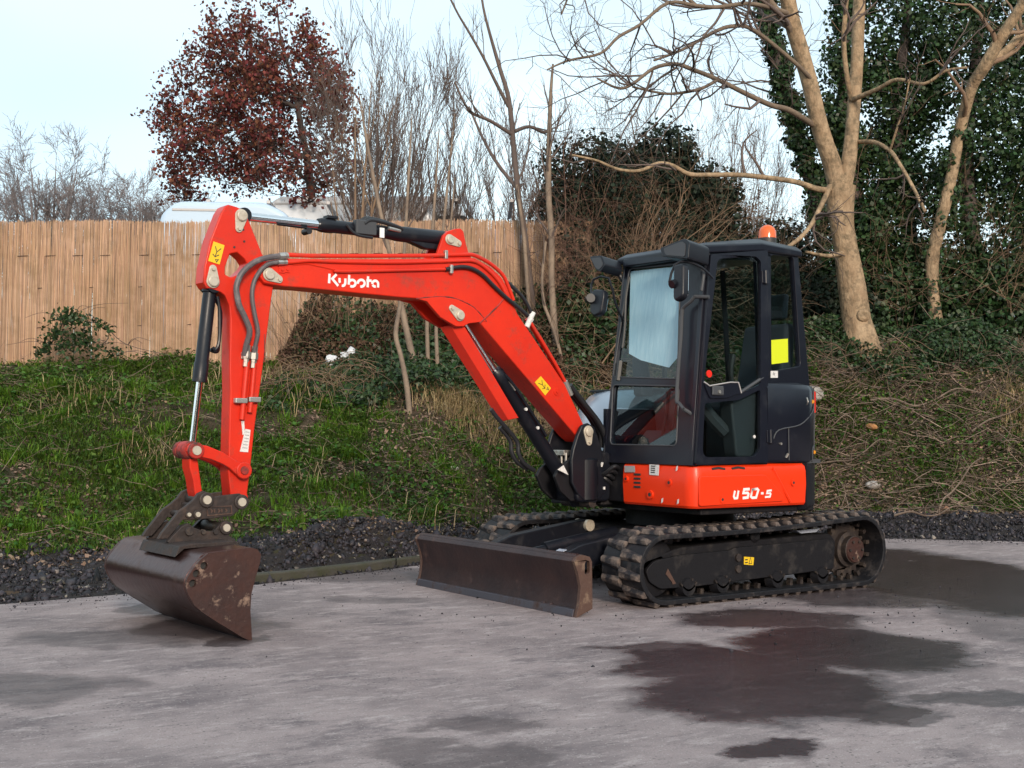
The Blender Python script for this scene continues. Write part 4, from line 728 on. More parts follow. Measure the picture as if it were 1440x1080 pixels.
# ------------------------------------------------------------------ cab
mb=MB()
outl=[(-.012,0),(.945,0),(.885,1.505),(-.045,1.53)]
prism(mb,outl,-.05,0,WF,[rounded(D['ws_top'],.03),rounded(D['ws_bot'],.045)])
cabf=mb.build('cab_frame',M['cab'],EX,.006)
# door opening frame (fixed pillars) and rear quarter frame
mb=MB()
dr=D['door']
prism(mb,[(.765,-.01),(.012,-.01),(.012,1.56),(.55,1.50),(.575,1.47)],-.05,-.012,DF,[[(.70,.03),(.06,.03),(.06,1.48),(.53,1.44)]])
mb.build('door_frame',M['cab'],cabf,.004)
rq=[(0,0.0),(.0,1.56),(.520,1.60),(.635,.62),(.62,.0)]
mb=MB(); prism(mb,rq,-.045,0,QF,[rounded(D['rearw'],.04)]); mb.build('quarter_frame',M['cab'],cabf,.005)
C_=lambda a,b: QF(a,b,0)
ct=C_(.520,1.60); cb=C_(.635,.62)
# back and right walls
mb=MB()
def quad3(mb,a,b,c,d,t):
    a,b,c,d=map(V3,(a,b,c,d)); n=np.cross(b-a,d-a); n/=np.linalg.norm(n)
    v=[a,b,c,d,a-n*t,b-n*t,c-n*t,d-n*t]; mb.add(v,[(0,1,2,3),(7,6,5,4),(0,4,5,1),(1,5,6,2),(2,6,7,3),(3,7,4,0)])
RRb=(-.62,-.03,1.55); RRt=(-.50,-.05,2.50)
mb=MB(); quad3(mb,(-.60,.80,.97),(-.64,-.03,.97),(-.62,-.03,1.58),(cb[0],cb[1],1.58),.04); mb.build('rear_wall',M['cab'],cabf)
gl=MB(); quad3(gl,(cb[0]+.01,cb[1]-.01,1.60),(-.60,-.03,1.60),(-.50,-.03,2.46),(ct[0]+.01,ct[1]-.01,2.46),.008); gl.build('rear_window',M['glass'],cabf)
mb=MB()
for a,b in (((.74,-.012,.96),(.52,-.03,2.45)),((-.62,-.03,.97),(-.50,-.03,2.5)),((-.03,-.02,.97),(-.03,-.03,2.5))): tube(mb,[a,b],.03,4,0)
obox(mb,SF,(-.62,.75),(.96,1.35),(-.03,0.0)); mb.build('right_wall',M['cab'],cabf)
gl=MB(); quad3(gl,(.70,-.012,1.36),(-.60,-.012,1.36),(-.50,-.03,2.46),(.54,-.03,2.44),.008); gl.build('right_window',M['glass'],cabf)
mb=MB(); obox(mb,SF,(-.60,.74),(.955,.985),(0,.90)); mb.build('cab_floor',M['trim'],cabf)
# roof
rt=[(.60,.90),(.03,.905),(ct[0]-.03,ct[1]+.02),(-.52,-.07),(.585,-.08)]
FZ=Frame((0,0,0),(1,0,0),(0,1,0),(0,0,1))
top=MB(); n_=len(rt); inset=[(p[0]*.93-.005,(p[1]-.42)*.90+.42) for p in rt]
zb=[2.435,2.505,2.52,2.52,2.455]; zt=[2.49,2.56,2.565,2.565,2.50]; zi=[2.52,2.60,2.60,2.60,2.535]
v=[(p[0],p[1],zb[i]) for i,p in enumerate(rt)]+[(p[0],p[1],zt[i]) for i,p in enumerate(rt)]+[(p[0],p[1],zi[i]) for i,p in enumerate(inset)]
f=[tuple(range(n_))[::-1],tuple(range(2*n_,3*n_))]
for k in (0,1):
    for i in range(n_): j=(i+1)%n_; f.append((k*n_+i,k*n_+j,(k+1)*n_+j,(k+1)*n_+i))
top.add(v,f).build('roof',M['cab'],cabf,.012)
# front visor strip
mb=MB(); prism(mb,[(.0,1.49),(.80,1.475),(.80,1.535),(.0,1.555)],0,.05,WF); mb.build('visor',M['cab'],cabf,.012)
# panes
def pane(poly, fr, name, m, parent, a=-.028, b=-.020): 
    mb=MB(); prism(mb,poly,a,b,fr); return mb.build(name,m,parent)
def grow2(p,g):
    c=np.mean([V3(q) for q in p],0); return [tuple(c+(V3(q)-c)*(1+g)) for q in p]
pane(rounded(grow2(D['ws_top'],.02),.03),WF,'windscreen',M['glass_front'],cabf)
pane(rounded(grow2(D['ws_bot'],.02),.03),WF,'lower_windscreen',M['glass'],cabf)
pane(D['film'],WF,'window_film',M['film'],cabf,-.019,-.0175)
pane(rounded(grow2(D['rearw'],.02),.04),QF,'quarter_window',M['glass'],cabf)
stick(cabf,D['paper'],-.0195,M['paper'],'paper_notice',QF)
q=D['rsticker']; stick(cabf,q[:4],0,M['label'],'label_plate',QF); stick(cabf,q[4:],0,M['grey_label'],'label_plate',QF)
mb=MB(); ribbon(mb,[V3(q[0])*.7+V3(q[2])*.3,V3(q[0])*.45+V3(q[2])*.55],.02,QF,.0035,.0045); mb.build('label_print',M['grey_label'],cabf)
# rubber seal trims (light edge) round windscreen panes
for nm in ('ws_bot','ws_top'):
    pts=rounded(D[nm],.04); mb=MB(); tube(mb,[WF(p[0],p[1],.0) for p in pts+[pts[0]]],.006,6,0); mb.build('window_seal',M['trim'],cabf)
mb=MB(); tube(mb,[WF(p[0],p[1],-.005) for p in D['wiper']],.010,6); tube(mb,[WF(.05,.62+.05*k,-.0+.0) for k in range(4)],.022,6); mb.build('wiper',M['ink'],cabf)
# door
dg=D['door_glass']; dg2=rounded(D['door_glass2'],.025)
dpoly=rounded([(dr[0][0],dr[0][1]),(dr[1][0]+.006,dr[1][1]),(dr[2][0]+.008,dr[2][1]),(dr[3][0],dr[3][1])],.02)
mb=MB(); prism(mb,dpoly,-.010,.022,DF,[rounded(dg,.02),dg2]); door=mb.build('door',M['cab'],EX,.006)
pane(rounded(grow2(dg,.02),.02),DF,'door_window',M['glass'],door,.0,.006); pane(grow2(dg2,.02),DF,'lower_door_window',M['glass'],door,.0,.006)
mb=MB(); prism(mb,rounded(D['handle'],.02),.02,.034,DF); mb.build('handle_plate',M['cab'],door,.005)
h=D['handle']; mb=MB(); obox(mb,DF,(h[6][0]-.12,h[6][0]-.01),(h[6][1]+.025,h[6][1]+.09),(.034,.05)); mb.build('door_handle',M['trim'],door,.008)
kq=D['knob']; mb=MB(); cyl(mb,DF(kq[1][0],kq[1][1],.045),DF(kq[1][0],kq[1][1],.058),.012,12); mb.build('lock_cylinder',M['steel'],door)
mb=MB(); cyl(mb,DF(kq[0][0],kq[0][1],.006),DF(kq[0][0],kq[0][1],.012),.026,20); mb.build('round_sticker',M['redlens'],door)
mb=MB(); tube(mb,[DF(h[0][0],h[0][1],.036),DF(h[1][0],h[1][1],.038),DF(h[2][0],h[2][1],.038),DF(h[3][0],h[3][1],.036),DF(h[4][0],h[4][1],.036)],.005,6,0)
mb.build('handle_trim',M['grey_label'],door)
mb=MB(); tube(mb,[DF(h[4][0],h[4][1]+.0,.012),DF(.06,h[4][1]+.12,.012)],.012,6,0); mb.build('guard_bar',M['trim'],door)
for q in D['hinge']:
    mb=MB(); cyl(mb,DF(.016,q[1]-.05,.03),DF(.016,q[1]+.05,.03),.018,12); obox(mb,DF,(-.02,.05),(q[1]-.045,q[1]+.045),(.01,.03)); mb.build('hinge',M['cab'],door,.004)
mb=MB(); cyl(mb,DF(kq[2][0],kq[2][1],.008),DF(kq[2][0],kq[2][1],.014),.012,8); mb.build('bolt',M['label'],door)
# seat and controls inside
st=MB(); prism(st,rounded([(-.42,1.30),(.05,1.30),(.10,1.36),(.08,1.44),(-.30,1.42),(-.36,1.5),(-.46,2.02),(-.56,2.02),(-.52,1.42)],.05),.24,.70,SF); seat=st.build('seat',M['seat'],EX,.04,seg=3)
mb=MB(); prism(mb,rounded([(-.50,2.06),(-.58,2.06),(-.60,2.26),(-.54,2.26)],.03),.34,.60,SF); mb.build('headrest',M['seat'],seat,.03)
mb=MB(); obox(mb,SF,(-.40,.0),(.985,1.30),(.28,.66)); mb.build('seat_base',M['trim'],seat,.02)
for y0 in (.06,.76):
    mb=MB(); prism(mb,rounded([(-.30,1.0),(.28,1.0),(.34,1.42),(.20,1.50),(-.30,1.46)],.04),y0,y0+.13,SF); cs=mb.build('side_console',M['trim'],EX,.02)
    mb=MB(); tube(mb,[(.24,y0+.06,1.48),(.27,y0+.06,1.62),(.25,y0+.06,1.74)],[.012,.02,.026],8); mb.build('joystick',M['ink'],cs)
    if y0>.5: 
        mb=MB(); tube(mb,[(.30,.80,1.18),(.42,.74,1.32),(.50,.66,1.52)],[.05,.05,.03],8); mb.build('safety_lever',M['trim'],cs)
mb=MB(); prism(mb,rounded([(.44,.985),(.62,.985),(.55,1.12),(.47,1.2)],.02),.15,.6,SF); mb.build('pedal_block',M['trim'],EX,.01)
for y0 in (.36,.46):
    mb=MB(); tube(mb,[(.52,y0,1.1),(.46,y0,1.35),(.44,y0,1.55)],.013,8); mb.build('travel_lever',M['ink'],EX)
mb=MB(); prism(mb,rounded([(.35,1.45),(.48,1.45),(.50,1.75),(.44,1.78)],.03),.0,.10,SF); mb.build('display',M['trim'],EX,.01)
# work lamps, mirrors, rails, beacon
for nm,dp in (('lampL',.20),('lampR',.18)):
    p=D[nm]; mb=MB(); prism(mb,rounded(p,.02),.04,.04+dp,WF); lo=mb.build('work_lamp',M['black'],EX,.012)
    c=np.mean([V3(q) for q in p],0); mb=MB(); prism(mb,rounded(grow2(p,-.25),.02),.04+dp,.045+dp,WF); mb.build('lamp_lens',M['trim'],lo)
    mb=MB(); tube(mb,[WF(c[0],c[1],.05),WF(c[0],c[1]-.04,.0),WF(c[0]+.02,c[1]-.08,-.02)],.018,8); mb.build('lamp_bracket',M['black'],lo)
for nm,off in (('mirR',.20),('mirL',.25)):
    p=D[nm]
    if nm=='mirR': hd=[p[2],p[3],p[4],p[5],p[6],p[7],(p[7][0]+.02,p[7][1]+.05)]
    else: hd=p
    mb=MB(); prism(mb,rounded(hd,.03),off-.03,off+.03,WF); mo=mb.build('mirror',M['black'],EX,.018,seg=3)
    mb=MB(); prism(mb,rounded(grow2(hd,-.15),.03),off-.033,off-.0305,WF); mb.build('mirror_glass',M['mirror'],mo)
    mb=MB()
    if nm=='mirR':
        tube(mb,[WF(.03,1.08,0),WF(.05,1.2,.12),WF(.03,1.37,.19),WF(-.14,1.375,.2),WF(-.15,1.28,.2),WF(-.07,1.22,.23)],.009,8,2)
        c=V3(p[7]); cyl(mb,WF(c[0]-.01,c[1]-.03,off+.03),WF(c[0]+.05,c[1]-.03,off+.06),.035,10)
    else:
        tube(mb,[WF(.945,1.32,.0),WF(.93,1.375,.1),WF(.88,1.40,.2),WF(.83,1.37,.26),WF(.815,1.24,.28),WF(.86,1.21,.28)],.009,8,2); cyl(mb,WF(.86,1.235,.26),WF(.86,1.215,.30),.03,10)
    mb.build('mirror_arm',M['black'],mo)
mb=MB(); tube(mb,[WF(p[0],p[1],.05) for p in D['rail2']],.014,8,3); tube(mb,[WF(D['rail2'][0][0],D['rail2'][0][1],.05),WF(.93,D['rail2'][0][1]-.0,.0)],.014,8,0); q=D['rail2'][-1]; tube(mb,[WF(q[0],q[1],.05),WF(q[0]+.03,q[1]-.03,-.01)],.014,8,0)
mb.build('grab_rail',M['trim'],EX)
mb=MB(); tube(mb,[WF(p[0],p[1],.05) for p in D['rail']],.012,8,3); mb.build('grab_rail',M['trim'],EX)
q=D['beacon'][0]; bx,by=q[0],.30; mb=MB(); lathe(mb,(bx,by,2.59),(bx,by,2.74),[(0,.055),(.3,.055),(.31,.072),(.5,.072),(1,.072)],24); bn=mb.build('beacon',M['ink'],EX)
mb=MB(); lathe(mb,(bx,by,2.735),(bx,by,2.85),[(0,.072),(.5,.070),(.75,.058),(.92,.035),(1,.01)],24); mb.build('beacon_lens',M['beacon'],bn)
mb=MB(); box(mb,(.52,.62,2.545),(.05,.04,.02)); mb.build('roof_tag',M['label'],cabf)
# ------------------------------------------------------------------ undercarriage
mb=MB(); prism(mb,rounded([(-.70,.30),(.70,.30),(.55,.46),(-.55,.46)],.05),-.60,.60,SF); cbd=mb.build('car_body',M['frame'],EX,.02)
def belt_path(off):
    rf,rr=.215+off,.245+off; F_=(1.03,.255); R_=(-1.0,.285)
    pts=[]
    for a in np.linspace(-90,90,15): pts.append((F_[0]+rf*math.cos(math.radians(a)),F_[1]+rf*math.sin(math.radians(a))))
    n=14
    s=pts[-1]; e=(R_[0],R_[1]+rr)
    for k in range(1,n):
        t=k/n; pts.append((s[0]+(e[0]-s[0])*t, s[1]+(e[1]-s[1])*t-.018*math.sin(math.pi*t)))
    for a in np.linspace(90,270,15): pts.append((R_[0]+rr*math.cos(math.radians(a)),R_[1]+rr*math.sin(math.radians(a))))
    for k in range(1,n): t=k/n; pts.append((R_[0]+(F_[0]-R_[0])*t, (R_[1]-rr)*(1-t)+(F_[1]-rf)*t))
    return pts
lugme=None
for side in (1,-1):
    y0,y1=(.58,.98) if side>0 else (-.98,-.58)
    o_=belt_path(.022); i_=belt_path(-.012); m=len(o_); v=[];f=[]
    for k in range(m):
        v+=[(o_[k][0],y0,o_[k][1]),(o_[k][0],y1,o_[k][1]),(i_[k][0],y1,i_[k][1]),(i_[k][0],y0,i_[k][1])]
    for k in range(m):
        j=(k+1)%m
        for q in range(4): r=(q+1)%4; f.append((k*4+q,k*4+r,j*4+r,j*4+q))
    trk=MB().add(v,f).build('crawler_track',M['rubber'],EX,.006,smooth=30,label='near side rubber crawler track' if side>0 else 'far side rubber crawler track')
    # lugs along the belt, alternating left and right
    P=[V3(p) for p in belt_path(.021)]; P.append(P[0]); seg=[np.linalg.norm(P[i+1]-P[i]) for i in range(m)]; Lt=sum(seg); cum=np.concatenate([[0],np.cumsum(seg)])
    NP=45
    if lugme is None:
        lm=MB()
        # block: length across the belt .2, chamfered, slight chevron
        b0_=[(-.050,-.10),(.042,-.10),(.046,.10),(-.012,.10)]; t0=[(-.026,-.092),(.022,-.092),(.030,.085),(.004,.085)]
        v=[(x,y,0) for x,y in b0_]+[(x,y,.030) for x,y in t0]
        lm.add(v,[(3,2,1,0),(4,5,6,7),(0,1,5,4),(1,2,6,5),(2,3,7,6),(3,0,4,7)])
        tmp=lm.build('tread_lug',M['lug'],trk,.006); lugme=tmp.data; lugbase=tmp
    for k in range(NP*2):
        s=((k+.5)*.5/NP*Lt*1.0) % Lt; i=int(np.searchsorted(cum,s)-1); i=max(0,min(i,m-1)); t=(s-cum[i])/seg[i]
        p=P[i]*(1-t)+P[i+1]*t; tg=(P[i+1]-P[i])/seg[i]; nr=np.array([tg[1],-tg[0]])
        half=(k%2); cy=(y0+y1)/2+(.098 if half else -.098); fl=1 if half else -1
        ex=Vector((tg[0],0,tg[1])); ez=Vector((nr[0],0,nr[1])); ey=ez.cross(ex)
        if ey.y*fl>0: pass
        else: ex=-ex; ey=-ey
        o=lugbase if (k==0 and side>0) else link(lugbase.copy(),trk)
        o.parent=trk
        o.matrix_world=Matrix(((ex.x,ey.x,ez.x,p[0]),(ex.y,ey.y,ez.y,cy),(ex.z,ey.z,ez.z,p[1]),(0,0,0,1)))
    # guide teeth inside the belt
    mb=MB(); Q_=[V3(p) for p in belt_path(-.012)]; Q_.append(Q_[0])
    yc=(y0+y1)/2
    for k in range(48):
        s=(k+.5)/48*Lt*.97; i=int(np.searchsorted(cum,s)-1); i=max(0,min(i,m-1)); t=(s-cum[i])/seg[i]; p=Q_[i]*(1-t)+Q_[i+1]*t; tg=(Q_[i+1]-Q_[i]); tg/=np.linalg.norm(tg); nr=np.array([-tg[1],tg[0]])
        for yy in (yc-.05,yc+.05):
            F2=Frame((p[0],yy,p[1]),(tg[0],0,tg[1]),(0,1,0),(nr[0],0,nr[1])); obox(mb,F2,(-.014,.014),(-.018,.018),(-.005,.035))
    tag(mb.build('guide_teeth',M['pin_dark'],trk),kind='stuff')
    # side frame
    sy=side
    ya,yb=sorted((sy*.64,sy*.86)); 
    mb=MB(); prism(mb,rounded([(1.05,.13),(1.16,.22),(1.13,.31),(.80,.385),(.35,.40),(-.75,.42),(-.82,.36),(-.80,.14),(.55,.11),(.80,.10)],.03),ya,yb,SF); tf=mb.build('track_frame',M['frame'],EX,.012)
    ya2,yb2=sorted((sy*.855,sy*.885)); mb=MB(); prism(mb,rounded([(1.10,.17),(1.13,.25),(1.05,.31),(.80,.335),(.33,.345),(.30,.36),(-.72,.38),(-.78,.33),(-.76,.15),(.70,.11),(1.0,.115)],.03),ya2,yb2,SF,[circ((x,.095),.001,3) for x in ()]); mb.build('side_cover',M['frame'],tf,.006)
    for q in D['rollers']:
        a,b=sorted((sy*.66,sy*.905)); mb=MB(); lathe(mb,(q[0],a,.112),(q[0],b,.112),[(0,.05),(.25,.075),(.4,.05),(.6,.05),(.75,.078),(1,.06)],18); ro=mb.build('track_roller',M['frame'],tf)
        a,b=sorted((sy*.89,sy*.905)); mb=MB(); prism(mb,[(q[0]-.075+.15*k/8,.150-.05*math.sin(math.pi*k/8)) for k in range(9)]+[(q[0]+.075-.15*k/8,.135-.05*math.sin(math.pi*k/8)) for k in range(9)],a,b,SF); mb.build('roller_guard',M['pin_dark'],tf)
        mb=MB(); c=sy*.91; cyl(mb,(q[0]-.03,sy*.88,.165),(q[0]-.03,c,.165),.009,8); mb.build('bolt',M['pin_dark'],tf)
    q=D['car_roller'][0]; a,b=sorted((sy*.72,sy*.88)); mb=MB(); lathe(mb,(q[0],a,.435),(q[0],b,.435),[(0,.05),(.9,.05),(1,.03)],16); mb.build('carrier_roller',M['frame'],tf)
    a,b=sorted((sy*.70,sy*.86)); mb=MB(); lathe(mb,(1.03,a,.255),(1.03,b,.255),[(0,.12),(.1,.195),(.35,.2),(.4,.16),(.6,.16),(.65,.2),(.9,.195),(1,.1)],28); mb.build('idler_wheel',M['frame'],tf)
    # sprocket and travel motor
    sp=[]; ns=19
    for k in range(ns*4):
        a=2*math.pi*k/(ns*4); r=(.222 if k%4 in (1,2) else .19); sp.append((-1.0+r*math.cos(a),.285+r*math.sin(a)))
    a,b=sorted((sy*.755,sy*.80)); mb=MB(); prism(mb,sp,a,b,SF,[circ((-1.0,.285),.12,20)]); spk=mb.build('drive_sprocket',M['pin_dark'],tf,.004)
    mb=MB(); a,b=sy*.66,sy*.895; lathe(mb,(-1.0,a,.285),(-1.0,b,.285),[(0,.15),(.5,.15),(.52,.135),(.75,.135),(.78,.105),(.98,.105),(1,.095)],28); mb.build('travel_motor',M['pin_dark'],spk)
    mb=MB(); lathe(mb,(-1.0,sy*.893,.285),(-1.0,sy*.905,.285),[(0,.10),(1,.094)],28); mb.build('motor_cover',M['bucket_side'],spk)
    mb=MB(); [cyl(mb,(-1.0+.07*math.cos(t),sy*.903,.285+.07*math.sin(t)),(-1.0+.07*math.cos(t),sy*.915,.285+.07*math.sin(t)),.012,6) for t in np.linspace(0,2*math.pi,7)[:-1]]; mb.build('bolt_ring',M['pin_dark'],spk)
    if side>0:
        mb=MB(); prism(mb,D['tf_label'],.886,.889,SF); mb.build('warning_decal',M['yellow'],tf)
        c=np.mean([V3(x) for x in D['tf_label']],0); mb=MB(); ribbon(mb,[c+(-.03,-.02),c+(-.015,.025),c+(.0,-.02),c+(-.03,-.02)],.006,SF,.8888,.8898); ribbon(mb,[c+(.012,.01),c+(.04,.01)],.008,SF,.8888,.8898); ribbon(mb,[c+(.012,-.01),c+(.04,-.01)],.008,SF,.8888,.8898); mb.build('decal_print',M['ink'],tf)
        mb=MB(); cyl(mb,(c[0]+.11,.88,c[1]+.03),(c[0]+.11,.90,c[1]+.03),.028,12); cyl(mb,(c[0]+.11,.88,c[1]-.05),(c[0]+.11,.90,c[1]-.05),.028,12); mb.build('grease_cover',M['pin_dark'],tf)
        mb=MB(); prism(mb,[(.955,.215),(.935,.25),(.875,.165),(.86,.145),(.89,.14),(.90,.16)],.886,.889,SF); mb.build('worn_patch',M['blade_end'],tf)
        mb=MB(); prism(mb,rounded([(-.40,.452),(-.67,.46),(-.62,.432),(-.45,.428)],.01),.70,.84,SF); mb.build('step_plate',M['grey_cover'],tf,.005)
# ------------------------------------------------------------------ dozer blade
bl=D['blade']
front=[(1.7977,.0),(1.7783,.0812),(1.7676,.1924),(1.7912,.2835),(1.8204,.3522)]
fs=[tuple(q) for q in smooth_path(front,4)]
mb=MB(); back=[(p[0]-.03,p[1]) for p in fs]
prism(mb,fs+[(1.80,.378),(1.757,.385),(1.71,.372),(1.70,.34)]+back[::-1][4:],-.955,.955,SF); bld=mb.build('dozer_blade',M['blade'],EX,.006,smooth=45)
mb=MB(); tube(mb,[(1.765,-.955,.368),(1.765,.955,.368)],.030,12,0); mb.build('top_rail',M['blade'],bld)
mb=MB(); prism(mb,[(1.803,-.004),(1.812,0),(1.803,.048),(1.786,.052),(1.789,.045)],-.956,.956,SF); mb.build('cutting_edge',M['blade_edge'],bld,.003)
for s in (1,-1):
    a,b=sorted((s*.956,s*.985)); bb=list(bl); bb[0]=(1.806,-.004)
    mb=MB(); prism(mb,bb,a,b,SF,[rounded(D['blade_slot'],.015)]); mb.build('end_plate',M['blade_end'],bld,.006)
mb=MB(); obox(mb,SF,(1.70,1.76),(.06,.32),(-.30,.30)); mb.build('back_box',M['blade'],bld,.01)
for q in ((1.79,.62),(1.79,.70)):
    mb=MB(); cyl(mb,(1.78,q[1],.05),(1.802,q[1],.05),.012,8); mb.build('bolt',M['blade_edge'],bld)
for s in (1,-1):
    mb=MB(); prism(mb,rounded([(1.72,.10),(1.72,.27),(1.35,.40),(.60,.50),(.55,.40),(.62,.34),(1.25,.24)],.03),s*.42-.05,s*.42+.05,SF); ar=mb.build('blade_arm',M['black'],EX,.012)
    if s>0:
        mb=MB(); Fq=Frame((1.66,.38,.300),(-.943,0,.331),(0,1,0),(.331,0,.943)); prism(mb,[(0,0),(.20,0),(.20,.08),(0,.08)],.0,.004,Fq); mb.build('warning_decal',M['grey_cover'],ar)
    mb=MB(); cyl(mb,(.62,s*.42-.08,.45),(.62,s*.42+.08,.45),.045,16); mb.build('pivot_pin',M['pin'],ar)
mb=MB(); lathe(mb,(1.68,0,.28),(.66,0,.42),[(0,.03),(.35,.03),(.351,.05),(1,.05)],16); mb.build('blade_cylinder',M['black'],EX)
# ------------------------------------------------------------------ lie of the land: s runs along the bank, d away from the yard
CAMXY = np.array([6.64,7.095]); ES = np.array([-.81595837,.57811066]); ED = np.array([-.57784763,-.81614467])
def wsd(s, d, z=0.0):
    s=np.asarray(s,float); d=np.asarray(d,float)
    return np.stack([CAMXY[0]+s*ES[0]+d*ED[0], CAMXY[1]+s*ES[1]+d*ED[1], np.broadcast_to(np.asarray(z,float),np.broadcast(s,d).shape)],-1)
FX=[-30,-8,-3.36,-2.87,-1.88,-.8,-.13,1.5,3.0,4.3,5.6,8,30]; FY=[-3,4.6,8.15,8.65,9.35,10.75,12.2,13.2,13.8,14.0,13.7,13.2,11]
GX=[-30,-6,-3.4,-1.9,-.8,.5,4,8,30]; GY=[2.2,2.2,2.1,1.5,.9,1.0,1.25,1.3,1.3]
CX=[-30,-6.4,.6,5,8,30]; CY=[9.5,15.2,16.9,17.6,18,21]
ZX=[-30,-6.4,0,5,8,30]; ZY=[1.9,1.97,2.3,2.5,2.5,2.5]
_tab=np.random.default_rng(3).random((64,64))
def vnoise(x,y):
    x=np.asarray(x,float);y=np.asarray(y,float); xi=np.floor(x).astype(int);yi=np.floor(y).astype(int);fx=x-xi;fy=y-yi
    fx=fx*fx*(3-2*fx);fy=fy*fy*(3-2*fy); g=lambda a,b:_tab[a%64,b%64]
    return (g(xi,yi)*(1-fx)+g(xi+1,yi)*fx)*(1-fy)+(g(xi,yi+1)*(1-fx)+g(xi+1,yi+1)*fx)*fy
def footd(s): return np.interp(s,FX,FY)
def stripw(s): return np.interp(s,GX,GY)
def crestd(s): return np.interp(s,CX,CY)
def ground_z(s,d):
    F=footd(s);G=stripw(s);D_=crestd(s);Zc=np.interp(s,ZX,ZY)
    t=np.clip((d-F)/G,0,1); z=.20*t*t*(3-2*t)
    z=z+.14*np.exp(-((s+1.55)/.75)**2-((d-F-.85)/.45)**2)+.10*np.exp(-((s-3.2)/1.5)**2-((d-F-.8)/.4)**2)
    q=np.clip((d-F-G)/np.maximum(D_-F-G,.5),0,1)
    z=z+(Zc-.20)*(q*.85+.15*q*q*(3-2*q))
    n=(vnoise(s*1.1+5,d*1.1)-.5)*.22+(vnoise(s*3.1+9,d*3.1)-.5)*.09
    z=z+n*np.clip((d-F)/G,0,1)
    return np.where(d<F,-.02,z-.01)
# ================================================================== SETTING
UP=np.array([0,0,1.])
def np_mesh(name, V_, F_, m, parent=None, smooth=False):
    V_=np.asarray(V_,np.float32).reshape(-1,3); F_=np.asarray(F_,np.int32); k=F_.shape[1]
    me=bpy.data.meshes.new(name); me.vertices.add(len(V_)); me.vertices.foreach_set('co',V_.ravel())
    me.loops.add(F_.size); me.loops.foreach_set('vertex_index',F_.ravel())
    me.polygons.add(len(F_)); me.polygons.foreach_set('loop_start',np.arange(len(F_),dtype=np.int32)*k)
    if smooth: me.polygons.foreach_set('use_smooth',np.ones(len(F_),bool))
    me.update(calc_edges=True); me.materials.append(m)
    return link(bpy.data.objects.new(name,me),parent)
def unit(a): return a/(np.linalg.norm(a,axis=-1,keepdims=True)+1e-9)
def tubes_np(P,R,sides=4):     # P (n,k,3), R (n,k)
    n,k,_=P.shape; T_=np.empty_like(P); T_[:,1:-1]=P[:,2:]-P[:,:-2]; T_[:,0]=P[:,1]-P[:,0]; T_[:,-1]=P[:,-1]-P[:,-2]; T_=unit(T_)
    mean=unit(P[:,-1]-P[:,0]); ref=np.where(np.abs(mean[:,2:3])<.8,np.array([[0,0,1.]]),np.array([[1.,0.3,0]])); ref=np.repeat(ref[:,None],k,1)
    e=unit(np.cross(T_,ref)); g=np.cross(T_,e)
    a=np.arange(sides)*2*np.pi/sides
    V_=P[:,:,None]+(e[:,:,None]*np.cos(a)[None,None,:,None]+g[:,:,None]*np.sin(a)[None,None,:,None])*R[:,:,None,None]
    idx=np.arange(n*k*sides).reshape(n,k,sides); j=np.roll(idx,-1,2)
    F_=np.stack([idx[:,:-1],j[:,:-1],j[:,1:],idx[:,1:]],-1).reshape(-1,4)
    return V_.reshape(-1,3),F_
class Batch:
    def __init__(s): s.V=[];s.F=[];s.n=0
    def add(s,V_,F_): s.V.append(V_);s.F.append(F_+s.n);s.n+=len(V_);return s
    def build(s,name,m,parent=None,smooth=False): return np_mesh(name,np.concatenate(s.V),np.concatenate(s.F),m,parent,smooth)
def resample(pts,k,sm=True):
    p=np.array(smooth_path([q[:3] for q in pts],6)) if sm and len(pts)>2 else np.array([q[:3] for q in pts],float)
    L_=np.concatenate([[0],np.cumsum(np.linalg.norm(np.diff(p,axis=0),axis=1))]); t=np.linspace(0,L_[-1],k)
    return np.stack([np.interp(t,L_,p[:,i]) for i in range(3)],-1)
def grow(P,R,per,ln,ang,rf,k=5,t0=.25,t1=1.0,up=.15,wig=.12,rng=RNG,lenby=0,minr=.0012):
    n,K,_=P.shape; m=n*per; pi=np.repeat(np.arange(n),per); t=rng.uniform(t0,t1,m)*(K-1); i=np.minimum(t.astype(int),K-2); f=(t-i)[:,None]
    pos=P[pi,i]*(1-f)+P[pi,i+1]*f; tan=unit(P[pi,i+1]-P[pi,i]); r0=(R[pi,i]*(1-f[:,0])+R[pi,i+1]*f[:,0])
    q=unit(np.cross(tan,unit(rng.normal(size=(m,3))))); a=rng.uniform(*ang,m)[:,None]
    d=unit(tan*np.cos(a)+q*np.sin(a)+UP*up); L_=rng.uniform(*ln,m)*(1-lenby*t/(K-1))
    C_=np.empty((m,k,3)); C_[:,0]=pos
    for j in range(1,k):
        d=unit(d+rng.normal(size=(m,3))*wig+UP*up*.35); C_[:,j]=C_[:,j-1]+d*(L_/(k-1))[:,None]
    rs=np.maximum(r0*rf,minr); Rr=rs[:,None]*np.linspace(1,.35,k)[None]
    return C_,np.maximum(Rr,minr*.7)
def leaf_quads(c,size,rng=RNG,normal=None,asp=.6,spread=1.0):
    n=len(c); a=unit(rng.normal(size=(n,3)));
    if normal is not None: nn=unit(normal+rng.normal(size=(n,3))*spread); a=unit(np.cross(nn,a))
    else: nn=unit(np.cross(a,unit(rng.normal(size=(n,3)))))
    b=np.cross(nn,a); s=(np.asarray(size)*np.ones(n))[:,None]
    V_=np.stack([c-a*s*.5, c+b*s*.5*asp-nn*s*.08, c+a*s*.5, c-b*s*.5*asp-nn*s*.08],1).reshape(-1,3)
    return V_,np.arange(n*4).reshape(n,4)
def vnoise2(s,d,f,o=0): return vnoise(np.asarray(s)*f+o,np.asarray(d)*f+o*1.7)
